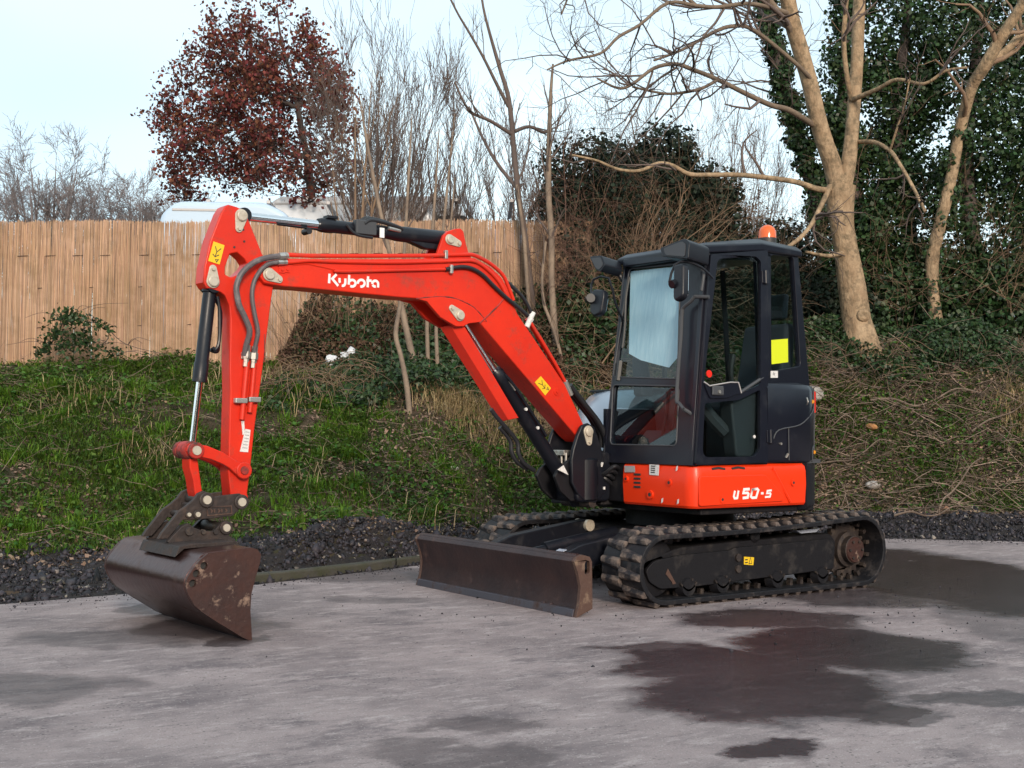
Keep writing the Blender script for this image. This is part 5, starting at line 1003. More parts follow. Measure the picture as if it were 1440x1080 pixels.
# ------------------------------------------------------------------ setting materials
M['soil']=mat('leafy_soil',(.042,.031,.023),.95,spec=.1,col2=(.095,.068,.048),nscale=3,dirt=(.026,.030,.014),dscale=1.3,dthr=(.42,.6),bump=.6,bscale=25)
M['grass']=mat('winter_grass',(.080,.140,.022),.65,spec=.2,island=.5,hue=.03,transl=.3)
M['tuft']=mat('bright_grass_tuft',(.115,.215,.022),.6,spec=.2,island=.35,hue=.02,transl=.3)
M['wither']=mat('withered_bramble_leaf',(.085,.052,.034),.8,spec=.15,island=.6,hue=.03)
M['weed']=mat('broad_weed_leaf',(.056,.112,.018),.6,spec=.22,island=.5,hue=.035,transl=.2)
M['drygrass']=mat('dry_straw_grass',(.36,.27,.14),.8,island=.45,hue=.012,transl=.2)
M['ivy']=mat('ivy_leaf',(.024,.050,.016),.45,spec=.35,island=.65,hue=.03,transl=.12)
M['litter']=mat('dead_leaf',(.21,.14,.098),.85,island=.65,hue=.02)
M['stick']=mat('bleached_stick',(.28,.21,.165),.9,spec=.2,island=.65,col2=(.14,.10,.08),nscale=4)
M['gravel']=mat('dark_road_planings',(.028,.025,.031),.6,spec=.3,island=.9,hue=.03)
M['gravelbed']=mat('dark_gravel_bed',(.014,.012,.014),.8,spec=.25,col2=(.034,.027,.024),nscale=30,bump=.8,bscale=90)
M['pale_chip']=mat('mixed_pale_chip',(.17,.145,.125),.8,island=.7,hue=.03)
M['stone']=mat('pale_stone',(.36,.33,.31),.85,dirt=(.2,.18,.15),dscale=12)
M['plastic']=mat('white_plastic_bag',(.72,.74,.78),.35,transl=.2)
M['reed']=mat('split_reed',(.47,.300,.195),.85,spec=.15,island=.34,hue=.010,dirt=(.36,.235,.145),dscale=1.7,dthr=(.45,.65),col2=(.54,.375,.275),nscale=.9)
M['reed_back']=mat('reed_matting_shade',(.22,.12,.06),.9)
M['wire']=mat('rusty_wire',(.08,.05,.04),.6,metal=.5)
M['bark_syc']=mat('sycamore_bark',(.25,.17,.105),.9,spec=.15,col2=(.43,.31,.20),nscale=7,dirt=(.135,.105,.070),dscale=8,dthr=(.46,.66),bump=1.3,bscale=20,grain=(1,1,.5))
M['bark_limb']=mat('backlit_limb_bark',(.12,.088,.066),.9,col2=(.19,.14,.10),nscale=4,bump=.4,bscale=30)  # darker crown bark, with the limbs' backlit look put into its colour
M['bark_dark']=mat('dark_bark',(.060,.045,.042),.9,col2=(.09,.07,.06),nscale=6)
M['twig_grey']=mat('grey_brown_twig',(.115,.085,.075),.9)
M['twig_tan']=mat('tan_twig',(.25,.165,.10),.85,col2=(.16,.10,.07),nscale=2)
M['twig_far']=mat('hazed_far_twig',(.19,.165,.17),.9)  # distance haze put into the colour, paler than the near twigs
M['twig_red']=mat('russet_twig',(.115,.060,.048),.9,col2=(.17,.10,.07),nscale=3)
M['pole']=mat('pale_sapling_bark',(.27,.20,.145),.8,col2=(.15,.11,.085),nscale=5)
M['beech']=mat('copper_leaf',(.150,.046,.034),.6,spec=.2,island=.65,hue=.03,transl=.22)
M['dark_leaf']=mat('dark_evergreen_leaf',(.014,.025,.014),.55,spec=.22,island=.5,hue=.03,transl=.08)
M['van_white']=mat('white_van_paint',(.70,.72,.76),.35,coat=.3)
M['van_blue']=mat('pale_blue_van_paint',(.46,.58,.72),.4,coat=.3)
M['tyre']=mat('tyre_rubber',(.02,.02,.02),.8)
M['slate']=mat('blue_grey_sheet_roof',(.13,.16,.22),.5,col2=(.17,.20,.26),nscale=3)
M['boards']=mat('shed_boards',(.16,.10,.07),.8)
M['kerb']=mat('mossy_concrete_kerb',(.070,.062,.050),.85,col2=(.036,.040,.018),nscale=2.5,dirt=(.06,.055,.05),dscale=6,dthr=(.5,.65),bump=.4,bscale=40)
# concrete with wet patches
def concrete():
    m=bpy.data.materials.new('worn_concrete_yard'); m.use_nodes=True; t=m.node_tree; n=t.nodes; k=t.links.new; b=n['Principled BSDF']
    tcn=n.new('ShaderNodeTexCoord'); P=tcn.outputs['Object']
    def noise(sc,det=6,rough=.6,scale=None,src=None):
        z=n.new('ShaderNodeTexNoise'); z.inputs['Scale'].default_value=sc; z.inputs['Detail'].default_value=det; z.inputs['Roughness'].default_value=rough
        s=src or P
        if scale:
            mpn=n.new('ShaderNodeMapping'); mpn.inputs['Scale'].default_value=scale[:3]; mpn.inputs['Rotation'].default_value=(0,0,scale[3]); k(s,mpn.inputs[0]); s=mpn.outputs[0]
        k(s,z.inputs['Vector']); return z
    def ramp(src,a,b_,lo=0,hi=1):
        r=n.new('ShaderNodeMapRange'); r.interpolation_type='SMOOTHSTEP'; r.inputs[1].default_value=a; r.inputs[2].default_value=b_; r.inputs[3].default_value=lo; r.inputs[4].default_value=hi; k(src,r.inputs[0]); return r.outputs[0]
    def mix(f,a,c):
        x=n.new('ShaderNodeMix'); x.data_type='RGBA'; k(f,x.inputs[0])
        if isinstance(a,tuple): x.inputs[6].default_value=(*a,1)
        else: k(a,x.inputs[6])
        x.inputs[7].default_value=(*c,1); return x.outputs[2]
    ang=math.atan2(ES[1],ES[0])
    c=mix(ramp(noise(.9,8,.7).outputs['Fac'],.35,.65),(.38,.305,.30),(.225,.18,.182))
    c=mix(ramp(noise(1.7,10,.75,(.8,1.3,1,-ang)).outputs['Fac'],.49,.66,0,.9),c,(.14,.112,.12))
    c=mix(ramp(noise(6.5,14,.82,(.55,1.5,1,-ang+.12)).outputs['Fac'],.50,.62,0,.75),c,(.50,.42,.41))
    c=mix(ramp(noise(9,14,.85,(.5,1.6,1,-ang-.1)).outputs['Fac'],.53,.64,0,.8),c,(.125,.10,.105))
    c=mix(ramp(noise(26,10,.85).outputs['Fac'],.56,.66,0,.6),c,(.10,.085,.09))
    c=mix(ramp(noise(130,6,.85).outputs['Fac'],.50,.62,0,.6),c,(.12,.105,.105))
    vo=n.new('ShaderNodeTexVoronoi'); vo.inputs['Scale'].default_value=30; k(P,vo.inputs['Vector']); sp=n.new('ShaderNodeMath'); sp.operation='MULTIPLY'; k(ramp(vo.outputs['Distance'],.10,.22,1,0),sp.inputs[0]); k(ramp(noise(1.3,6,.7).outputs['Fac'],.42,.62,.25,1),sp.inputs[1]); c=mix(sp.outputs[0],c,(.075,.062,.062))
    vo=n.new('ShaderNodeTexVoronoi'); vo.inputs['Scale'].default_value=47; k(P,vo.inputs['Vector']); c=mix(ramp(vo.outputs['Distance'],.10,.2,.7,0),c,(.52,.46,.44))
    # wet patches, plus ellipses that darken the ground under the bucket
    dn=noise(1.5,12,.62); dn2=noise(1.5,12,.62,(1,1,1,.9))
    cmb=n.new('ShaderNodeCombineXYZ')
    for i,q in enumerate((dn,dn2)):
        mm=n.new('ShaderNodeMath'); mm.operation='MULTIPLY_ADD'; mm.inputs[1].default_value=1.0; mm.inputs[2].default_value=-.5; k(q.outputs['Fac'],mm.inputs[0]); k(mm.outputs[0],cmb.inputs[i])
    ad=n.new('ShaderNodeVectorMath'); ad.operation='ADD'; k(P,ad.inputs[0]); k(cmb.outputs[0],ad.inputs[1])
    tot=None
    for x,y,rs,rd,st in D['wet']:
        mpn=n.new('ShaderNodeMapping'); mpn.vector_type='TEXTURE'; mpn.inputs['Location'].default_value=(x,y,0); mpn.inputs['Rotation'].default_value=(0,0,ang); mpn.inputs['Scale'].default_value=(rs*1.12,rd*1.18,1)
        k(ad.outputs[0],mpn.inputs[0]); ln=n.new('ShaderNodeVectorMath'); ln.operation='LENGTH'; k(mpn.outputs[0],ln.inputs[0])
        o=ramp(ln.outputs['Value'],.70,1.12,st,0)
        if tot is None: tot=o
        else:
            mm=n.new('ShaderNodeMath'); mm.operation='MAXIMUM'; k(tot,mm.inputs[0]); k(o,mm.inputs[1]); tot=mm.outputs[0]
    brk=n.new('ShaderNodeMath'); brk.operation='MULTIPLY'; k(tot,brk.inputs[0]); k(ramp(noise(2.6,9,.75).outputs['Fac'],.28,.42,.62,1),brk.inputs[1]); wet=brk.outputs[0]
    mul=n.new('ShaderNodeMix'); mul.data_type='RGBA'; mul.blend_type='MULTIPLY'; k(wet,mul.inputs[0]); k(c,mul.inputs[6]); mul.inputs[7].default_value=(.13,.11,.12,1)
    k(mul.outputs[2],b.inputs['Base Color'])
    k(ramp(wet,.25,.95,.85,.17),b.inputs['Roughness'])
    bn=noise(22,10,.8); bp_=n.new('ShaderNodeBump'); bp_.inputs['Strength'].default_value=.45; bp_.inputs['Distance'].default_value=.02; k(bn.outputs['Fac'],bp_.inputs['Height']); k(bp_.outputs[0],b.inputs['Normal'])
    return m
M['concrete']=concrete()
# ------------------------------------------------------------------ ground sheets
me=MB(); me.add([(-400,-400,-.30),(400,-400,-.30),(400,400,-.30),(-400,400,-.30)],[(0,1,2,3)]); tag(me.build('ground',M['soil'],None,0,0),kind='structure')
# concrete slab: follows the foot of the bank
ss=np.concatenate([[-60],np.linspace(-30,30,121),[60]]); V_=[];F_=[]
for s in ss: V_+= [tuple(wsd(s,-60,0)),tuple(wsd(s,2,0)),tuple(wsd(s,float(footd(np.clip(s,-30,30)))+.03*math.sin(s*7),0)),tuple(wsd(s,float(footd(np.clip(s,-30,30)))+.03*math.sin(s*7),-.25))]
for i in range(len(ss)-1):
    for j in range(3): F_.append((i*4+j,i*4+j+1,(i+1)*4+j+1,(i+1)*4+j))
tag(MB().add(V_,F_).build('concrete_yard',M['concrete'],None,0,0),kind='structure')
# bank terrain
sg=np.concatenate([np.linspace(-60,-9,18),np.linspace(-8.8,8.8,220),np.linspace(9,60,18)]); tg_=np.concatenate([np.linspace(0,9.5,190),np.linspace(9.8,30,30),np.linspace(34,260,12)])
S_,T_=np.meshgrid(sg,tg_,indexing='ij'); Sc=np.clip(S_,-30,30); D_=footd(Sc)-.02+T_; Z_=ground_z(Sc,D_)
Z_=np.where(T_<.015,-.28,Z_)+(vnoise2(S_,D_,9)-.5)*.05*np.clip(T_*3,0,1)
V_=wsd(S_,D_,Z_).reshape(-1,3); ni,nj=S_.shape; ix=np.arange(ni*nj).reshape(ni,nj)
F_=np.stack([ix[:-1,:-1],ix[1:,:-1],ix[1:,1:],ix[:-1,1:]],-1).reshape(-1,4)
tag(np_mesh('bank',V_,F_,M['soil'],None,True),kind='structure')
# mossy kerb along the slab edge, stones laid end to end
kr=empty('kerb','low mossy concrete kerb along the back edge of the yard behind the dozer blade','kerb')
for i in range(3):
    s0=-2.05+i*1.07; pts=[]
    mb=MB(); 
    for s in np.linspace(s0,s0+1.06,5):
        d=float(footd(s))+.06+.012*math.sin(s*9)
        for dd,z in ((0,-.1),(0,.060+.008*math.sin(s*17)),(.025,.072+.01*math.sin(s*11)),(.15,.07),(.16,-.1)): pts.append(tuple(wsd(s,d+dd,z)))
    n=5; f=[(q*n+j,q*n+(j+1)%n,q*n+n+(j+1)%n,q*n+n+j) for q in range(4) for j in range(n)]+[tuple(range(n))[::-1],tuple(range(4*n,5*n))]
    mb.add(pts,f).build('kerb_stone',M['kerb'],kr,.008)
# gravel: loose chips
def chips(name,n,smin,smax,tfun,size,m,rng):
    s=rng.uniform(smin,smax,n); F=footd(s); t=tfun(rng,n,s); d=F+t; z=ground_z(s,d)+rng.uniform(-.004,.02,n)
    c=wsd(s,d,z); sz=rng.lognormal(math.log(size),.5,n); R_=rng.normal(size=(n,3,3)); q1=unit(R_[:,0]); q2=unit(np.cross(q1,R_[:,1])); q3=np.cross(q1,q2)
    a=(sz*rng.uniform(.8,1.4,n))[:,None];b=(sz*rng.uniform(.5,1,n))[:,None];cc=(sz*rng.uniform(.35,.7,n))[:,None]
    V_=np.stack([c+q1*a,c-q1*a,c+q2*b,c-q2*b,c+q3*cc,c-q3*cc],1).reshape(-1,3)
    o=np.array([(0,2,4),(2,1,4),(1,3,4),(3,0,4),(2,0,5),(1,2,5),(3,1,5),(0,3,5)]); F2=(np.arange(n)[:,None,None]*6+o[None]).reshape(-1,3)
    return np_mesh(name,V_,F2,m)
r1=np.random.default_rng(11)
tag(chips('gravel',30000,-6.5,8,lambda g,n,s: np.clip(g.beta(1.5,1.6,n),0,1)*(stripw(s)+.25)-.02,.017,M['gravel'],r1),kind='stuff')
tag(chips('pale_gravel',2200,-6.5,8,lambda g,n,s: np.clip(g.beta(1.5,1.6,n),0,1)*(stripw(s)+.25),.013,M['pale_chip'],r1),kind='stuff')
# gravel bed sheet just above the bank soil
sg=np.linspace(-9,12,260); tg_=np.linspace(0,1,16); S_,T_=np.meshgrid(sg,tg_,indexing='ij'); D_=footd(S_)+.01+T_*(stripw(S_)*(.92+.3*(vnoise2(S_,S_*0,1.7)-.5))); Z_=ground_z(S_,D_)+(vnoise2(S_,D_,9)-.5)*.05*np.clip((D_-footd(S_))*3,0,1)+.006
ni,nj=S_.shape; ix=np.arange(ni*nj).reshape(ni,nj); F_=np.stack([ix[:-1,:-1],ix[1:,:-1],ix[1:,1:],ix[:-1,1:]],-1).reshape(-1,4)
tag(np_mesh('gravel_strip',wsd(S_,D_,Z_).reshape(-1,3),F_,M['gravelbed'],None,True),kind='structure')
# ------------------------------------------------------------------ plants on the bank
def bank_pts(n,smin,smax,q0,q1,rng,dens=None):
    s=rng.uniform(smin,smax,n); q=rng.uniform(q0,q1,n); F=footd(s)+stripw(s)*.9; d=F+(crestd(s)-F)*q
    if dens is not None:
        keep=rng.random(n)<dens(s,d,q); s,d,q=s[keep],d[keep],q[keep]
    return s,d,q,ground_z(s,d)+(vnoise2(s,d,9)-.5)*.05
def blades(s,d,z,h,wd,lean,m,name,rng):
    n=len(s); b=wsd(s,d,z-.01); a=rng.uniform(0,2*np.pi,n); dr=np.stack([np.cos(a),np.sin(a),np.zeros(n)],-1); sd=np.stack([-np.sin(a),np.cos(a),np.zeros(n)],-1)
    l=rng.uniform(*lean,n)[:,None]; h=h[:,None]; w_=(wd*rng.uniform(.6,1.3,n))[:,None]
    mid=b+UP*h*.6+dr*h*l*.35; tip=b+UP*h*(1-.35*l)+dr*h*l
    V_=np.stack([b-sd*w_,b+sd*w_,mid+sd*w_*.7,mid-sd*w_*.7,tip],1).reshape(-1,3); i=np.arange(n)[:,None]*5
    F_=np.concatenate([i+np.array([[0,1,2,3]]),i+np.array([[3,2,4,4]])]); 
    # triangle fan tip as its own triangles
    F3=np.concatenate([i+np.array([[0,1,2]]),i+np.array([[0,2,3]]),i+np.array([[3,2,4]])])
    return np_mesh(name,V_,F3,m)
r2=np.random.default_rng(21)
green=lambda s,d,q: np.clip((vnoise2(s,d,.8,3)*1.0+vnoise2(s,d,2.4,7)*.8-.62+np.where(s<-1.4,.07,0))*2.6,0.03,1)*np.where(s<-1.6,np.interp(q,[0,.1,.85,1],[.6,1,1,.7]),np.where(s<2,np.interp(q,[0,.15,.4,.6],[.45,.6,.32,.05]),.34))
s,d,q,z=bank_pts(300000,-8,7.5,0,1,r2,green)
h=r2.uniform(.035,.10,len(s))*(.6+.9*vnoise2(s,d,1.5,2)); tag(blades(s,d,z,h,.007,(.5,1.5),M['grass'],'grass',r2),kind='stuff')
wd_=lambda s,d,q: np.clip((vnoise2(s,d,1.1,13)+vnoise2(s,d,3.3,17)*.7-.62)*2.6,0.05,1)*np.where(s<-1.6,.55,np.where(s<2.2,np.interp(q,[0,.4,.7],[.85,.6,.3]),.40))
s,d,q,z=bank_pts(120000,-8,7.5,0,1.02,r2,wd_); c=wsd(s,d,z+r2.uniform(.0,.12,len(s))); V_,F_=leaf_quads(c,r2.uniform(.025,.065,len(s)),r2,UP*1.0,.75,.55)
tag(np_mesh('low_weeds',V_,F_,M['weed']),kind='stuff')
lt=lambda s,d,q: np.where(s>1.5,.95,np.where(s<-1.6,.16+.5*(vnoise2(s,d,.9,40)>.66),np.interp(q,[0,.3,.6],[.5,.8,1])))
s,d,q,z=bank_pts(85000,-8,8,-.08,1.05,r2,lt); c=wsd(s,d,z+r2.uniform(.0,.035,len(s))); V_,F_=leaf_quads(c,r2.uniform(.02,.06,len(s)),r2,UP,.7,.5)
tag(np_mesh('leaf_litter',V_,F_,M['litter']),kind='stuff')
# dead sticks and stems
def sticks(n,smin,smax,q0,q1,ln,rr,hh,rng,dens=None,up=.25):
    s,d,q,z=bank_pts(n,smin,smax,q0,q1,rng,dens); n=len(s); p=wsd(s,d,z+rng.uniform(0,hh,n)); a=rng.uniform(0,2*np.pi,n); dr=unit(np.stack([np.cos(a),np.sin(a),rng.normal(0,up,n)],-1)); L_=rng.uniform(*ln,n); k=4
    P=np.empty((n,k,3)); P[:,0]=p
    for j in range(1,k): dr=unit(dr+rng.normal(size=(n,3))*.22); P[:,j]=P[:,j-1]+dr*(L_/(k-1))[:,None]
    R_=rng.uniform(*rr,n)[:,None]*np.linspace(1,.5,k)[None]; return tubes_np(P,R_,3)
b_=Batch(); b_.add(*sticks(5200,1.0,8,-.05,1.05,(.10,.7),(.0025,.008),.05,r2)); b_.add(*sticks(140,1.0,8,0,1,(.5,1.1),(.004,.009),.08,r2,None,.4)); b_.add(*sticks(3500,-8,1.2,0,1,(.1,.45),(.002,.004),.06,r2)); tag(b_.build('brushwood',M['stick']),kind='stuff')
# dry grass
cl=[(-.68,14.6,.45,1100),(-.25,15.0,.45,700),(-1.2,14.9,.3,300),(-2.3,16.0,.35,500),(-.9,15.6,.5,400),(-3.6,12.5,.5,120),(-4.6,13.2,.6,160),(-5.4,11.8,.4,60),(7.0,16.4,.5,900),(-2.0,14.8,.8,300),(.7,15.6,.6,300),(.3,14.6,.6,250),(-1.9,12.2,.4,40),(-.9,11.7,.4,40),(-3,14.6,.9,250)]
S_=[];D2=[]
for cs,cd,r_,n in cl: S_.append(r2.normal(cs,r_*.5,n)); D2.append(r2.normal(cd,r_*.5,n))
S_=np.concatenate(S_);D2=np.concatenate(D2); z=ground_z(S_,D2); tag(blades(S_,D2,z,r2.uniform(.10,.36,len(S_)),.0045,(.3,1.6),M['drygrass'],'dry_grass',r2),kind='stuff')
# dark ivy and bramble cover at the foot of the fence and below the trees
s=r2.uniform(-2.8,8.5,58000); q=np.where(s<1.2,r2.uniform(.60,1.03,len(s)),r2.uniform(.78,1.25,len(s))); F=footd(s)+stripw(s); d=F+(crestd(s)-F)*q; hmax=np.clip((vnoise2(s,d,1.3,30)-.25)*1.5,0.03,1)*np.where(s<-1.5,.22,np.where(s<1.6,.42,.40))+np.where((s<1.3)&(s>-2.9),np.clip(1-(crestd(s)-d)/.8,0,1)*.75,0)
z=ground_z(s,d)+hmax*r2.random(len(s))**.6; c=wsd(s,d,z); V_,F_=leaf_quads(c,r2.uniform(.035,.075,len(s)),r2,UP*.6-np.array([*ED,0])*.6,.8,.7)
tag(np_mesh('ivy_ground_cover',V_,F_,M['ivy']),kind='stuff')
n=30000; s=r2.uniform(-3.05,1.3,n); d=crestd(s)-r2.uniform(.0,.9,n)**1.3; z=ground_z(s,d)+r2.random(n)**.8*np.clip(1-(crestd(s)-d)/1.0,.08,1)*.95*np.clip((vnoise2(s,d,1.9,51)-.02)*1.7,.15,1.15)*np.clip((s+3.1)*2,.2,1); V_,F_=leaf_quads(wsd(s,d,z),r2.uniform(.03,.06,n),r2,None,.7)
tag(np_mesh('withered_leaves',V_,F_,M['wither']),kind='stuff')
# brighter tufts of grass
n=420; s0=r2.uniform(-7.5,1.5,n); q0=r2.uniform(.0,.95,n)**1.2; F=footd(s0)+stripw(s0); d0_=F+(crestd(s0)-F)*q0; k=r2.random(n)<np.where(s0<-1.5,.9,.35); s0,d0_=s0[k],d0_[k]; m_=70; s=np.repeat(s0,m_)+r2.normal(0,.05,len(s0)*m_); d=np.repeat(d0_,m_)+r2.normal(0,.05,len(s0)*m_); tag(blades(s,d,ground_z(s,d),r2.uniform(.08,.2,len(s))*np.repeat(r2.uniform(.6,1.2,len(s0)),m_),.0055,(.4,1.5),M['tuft'],'grass_tufts',r2),kind='stuff')
def arching(n,smin,smax,dfun,hh,ln,rr,rng,k=7,droop=.28,up0=(.5,1.2)):
    s=rng.uniform(smin,smax,n); d=dfun(s,n); z=ground_z(s,d); p=wsd(s,d,z); a=rng.uniform(0,2*np.pi,n); dr=unit(np.stack([np.cos(a),np.sin(a),rng.uniform(*up0,n)],-1)); L_=rng.uniform(*ln,n)
    P=np.empty((n,k,3)); P[:,0]=p
    for j in range(1,k): dr=unit(dr+rng.normal(size=(n,3))*.16-UP*droop); P[:,j]=P[:,j-1]+dr*(L_/(k-1))[:,None]
    return P, rng.uniform(*rr,n)[:,None]*np.linspace(1,.45,k)[None]
b_=Batch()
P,R=arching(900,-2.9,2.2,lambda s,n: crestd(s)-r2.uniform(.1,1.8,n),0,(.4,1.3),(.003,.007),r2); b_.add(*tubes_np(P,R,3))
P,R=arching(300,-3.0,1.2,lambda s,n: crestd(s)-r2.uniform(.05,.4,n),0,(.7,1.7),(.003,.006),r2,7,.10,(1.5,4)); b_.add(*tubes_np(P,R,3))
P,R=arching(500,2.2,8.5,lambda s,n: crestd(s)+r2.uniform(-.8,1.2,n),0,(.4,1.3),(.003,.007),r2); b_.add(*tubes_np(P,R,3))
tag(b_.build('bramble_stems',M['twig_tan']),kind='stuff')
# fallen branches on the right hand bank
for i,(s0,d0,a,ln,r_,lab) in enumerate(((5.6,16.6,.1,1.5,.018,'long pale fallen branch across the upper bank below the big tree'),(6.6,16.3,.35,1.1,.013,'thin fallen branch on the bank near the far right edge'),(4.0,16.2,-.5,1.7,.014,'slender dead branch leaning up the bank beside the cab'),(5.4,14.9,.9,.9,.013,'short pale stick standing at an angle low on the bank'),(5.0,14.6,.05,.9,.014,'pale fallen branch along the edge of the dark gravel'),(4.5,15.9,.15,1.0,.012,'bleached branch lying level in the leaf litter beside the cab'))):
    pts=[]
    for k in range(6):
        t=k/5; s=s0+math.cos(a)*ln*(t-.5); d=d0+.3*math.sin(a*2+3*t)*(t-.5); pts.append(tuple(wsd(s,d,float(ground_z(s,d))+.05+max(0,math.sin(a))*ln*t*.9+.05*math.sin(t*9))))
    t=empty('fallen_branch',lab,'branch',pts[0],'fallen branches on the bank'); loc=V3(pts[0])
    mb=MB(); tube(mb,[V3(p)-loc for p in pts],[r_,r_*.5],6); mb.build('stem',M['stick'],t)
    mb=MB()
    for k in (2,3): 
        p=V3(pts[k])-loc; tube(mb,[p,p+np.array([.05,.05,.12])*ln,p+np.array([.02,.12,.22])*ln],[r_*.5,.003],5)
    mb.build('side_twig',M['stick'],t)
# stones and litter
def rock(name,lab,cat,s,d,size,m,seed,grp=None,sq=(1,.8,.6)):
    g=np.random.default_rng(seed); bm=bmesh.new(); bmesh.ops.create_icosphere(bm,subdivisions=2,radius=size)
    for v in bm.verts:
        n=.75+.5*vnoise(v.co.x/size*1.3+seed,v.co.y/size*1.3+v.co.z/size); v.co=Vector((v.co.x*sq[0],v.co.y*sq[1],v.co.z*sq[2]))*float(n)
    me=bpy.data.meshes.new(name); bm.to_mesh(me); bm.free(); me.materials.append(m); o=link(bpy.data.objects.new(name,me)); o.location=tuple(wsd(s,d,float(ground_z(s,d))+size*.35)); o.rotation_euler=(0,0,seed); tag(o,lab,cat,grp); return o
rock('stone','flat pale stone on the bank just right of the excavator','stone',4.6,15.6,.10,M['stone'],3,'stones on the bank',(1.2,.7,.5))
rock('stone','white stone low on the bank near the dark gravel at right','stone',5.7,15.1,.07,M['stone'],5,'stones on the bank')
rock('stone','rusty brown lump of rubble beside the gravel at far right','stone',5.35,15.2,.08,mat('rubble',(.25,.13,.08),.9),8,'stones on the bank')
rock('stone','large pale lump half hidden behind the rear of the excavator','stone',4.05,16.6,.16,M['stone'],9,'stones on the bank',(1.3,.6,.7))
rock('stone','small white stone on the grass below the boom','stone',-.62,13.2,.05,M['stone'],12,'stones on the bank')
rock('stone','orange brown broken brick in the sticks on the right bank','brick',4.75,16.2,.075,mat('brick_lump',(.42,.20,.08),.9),14,'stones on the bank',(1.3,.8,.6))
def crumple(lab,s,d,zo,size,seed,sq):
    bm=bmesh.new(); bmesh.ops.create_icosphere(bm,subdivisions=3,radius=size); g=random.Random(seed)
    for v in bm.verts:
        n=.55+.8*float(vnoise(v.co.x/size*2.2+seed,v.co.z/size*2.2+v.co.y/size*1.7))+g.uniform(-.05,.05); v.co=Vector((v.co.x*sq[0],v.co.y*sq[1],v.co.z*sq[2]))*n
    me=bpy.data.meshes.new('plastic_bag'); bm.to_mesh(me); bm.free(); me.materials.append(M['plastic']); o=link(bpy.data.objects.new('plastic_bag',me)); o.location=tuple(wsd(s,d,float(ground_z(s,d))+zo)); tag(o,lab,'plastic bag','litter on the bank')
crumple('crumpled white plastic bag in the brambles below the boom',-2.27,15.45,.10,.14,4,(1.0,.7,.9))
crumple('smaller crumpled white plastic sheet behind the bag below the boom',-2.05,15.5,.14,.11,6,(1.0,.6,.9))
# ------------------------------------------------------------------ reed fence
FH=1.80
fn=empty('reed_fence','tall tan split reed screening fence along the top of the bank','fence',tuple(wsd(-6.4,15.3,1.9)))
floc=wsd(-6.4,15.3,1.9)
r3=np.random.default_rng(31)
edges=[-9.2,-7.3,-4.92,-2.3,.1,1.15]
for pi_ in range(len(edges)-1):
    b_=Batch(); a,e=edges[pi_]+.004,edges[pi_+1]-.004
    for lay,(cnt,rad,off) in enumerate(((int((e-a)/.0062),.0034,0),(int((e-a)/.0048),.006,.014),(int((e-a)/.02),.0042,-.008))):
        s=np.linspace(a,e,cnt)+r3.normal(0,.003,cnt); d=crestd(s)+.10+off+r3.normal(0,.004,cnt); n=len(s); z0=np.interp(s,ZX,ZY)-.10; ht=FH+.1+r3.normal(0,.012,n)-(.0 if lay<2 else r3.uniform(.05,.5,n))
        ht+=.010*np.sin(s*2.3+pi_)+.007*np.sin(s*31); P=np.stack([wsd(s+r3.normal(0,.006,n)*j*.5,d,z0+ht*j/3) for j in range(4)],1); R_=(rad*r3.uniform(.6,1.25,n))[:,None]*np.array([[1,1,.95,.8]])
        b_.add(*tubes_np(P-floc,R_,4))
    pn=tag(b_.build('reed_panel',M['reed'],fn),kind='stuff')
    mb=MB()
    for hz in (.45,.95,1.36,):
        s=np.arange(a+.1,e-.1,.32 if hz>1.3 else .6)
        for x in s:
            x2=min(x+(.12 if hz>1.3 else .05),e); tube(mb,[wsd(x,float(crestd(x))+.10-.012,float(np.interp(x,ZX,ZY))+hz)-floc,wsd(x2,float(crestd(x2))+.10-.012,float(np.interp(x2,ZX,ZY))+hz+.004)-floc],.004,4,0)
    mb.build('stitching_wire',M['wire'],pn)
    mb=MB(); tube(mb,[wsd(a-.003,float(crestd(a))+.092,float(np.interp(a,ZX,ZY))-.1)-floc,wsd(a-.003,float(crestd(a))+.085,float(np.interp(a,ZX,ZY))+FH-.03)-floc],.004,6,0); mb.build('seam_cane',M['wire'],pn)
# creeper on the fence
cr=empty('bramble_creeper','straggly bramble creeper climbing the left part of the reed fence','creeper',tuple(wsd(-5.3,15.0,1.9))); cloc=wsd(-5.3,15.0,1.9)
cp=[wsd(*q[:3]) for q in D['creeper']]
mb=MB(); g=lambda *i: [cp[k]-cloc for k in i]
tube(mb,g(0,1,2,3,4,5,6,7),[.010,.005],6); tube(mb,g(2,8,9),[.007,.004],6); tube(mb,g(7,11,10,12),[.006,.003],6); tube(mb,g(7,13,14),[.006,.003],6); tube(mb,g(5,8,10),[.006,.003],6)
for k in range(26):
    a=cp[r3.integers(0,len(cp))]-cloc; dv=np.array([*(ES*r3.normal(0,.35)),abs(r3.normal(0,.16))]); tube(mb,[a,a+dv*.5-np.array([*ED,0])*.08,a+dv-UP*.12],[.004,.002],5)
mb.build('stems',M['bark_dark'],cr)
cc=np.concatenate([cp[k]+np.stack([ES[0]*x+0*x,ES[1]*x,y],-1) for k,n,r_ in ((0,40,.05),(1,60,.07),(2,120,.09),(3,130,.09),(4,80,.06),(5,70,.06),(6,40,.05),(8,110,.08),(9,90,.09),(10,60,.07),(7,30,.05),(12,40,.07)) for x,y in [(r3.normal(0,r_,n),r3.normal(0,r_*.8,n))]])
V_,F_=leaf_quads(cc-cloc-np.array([*ED,0])*r3.uniform(.0,.12,len(cc))[:,None],r3.uniform(.04,.075,len(cc)),r3,-np.array([*ED,0.])); np_mesh('foliage',V_,F_,M['ivy'],cr)
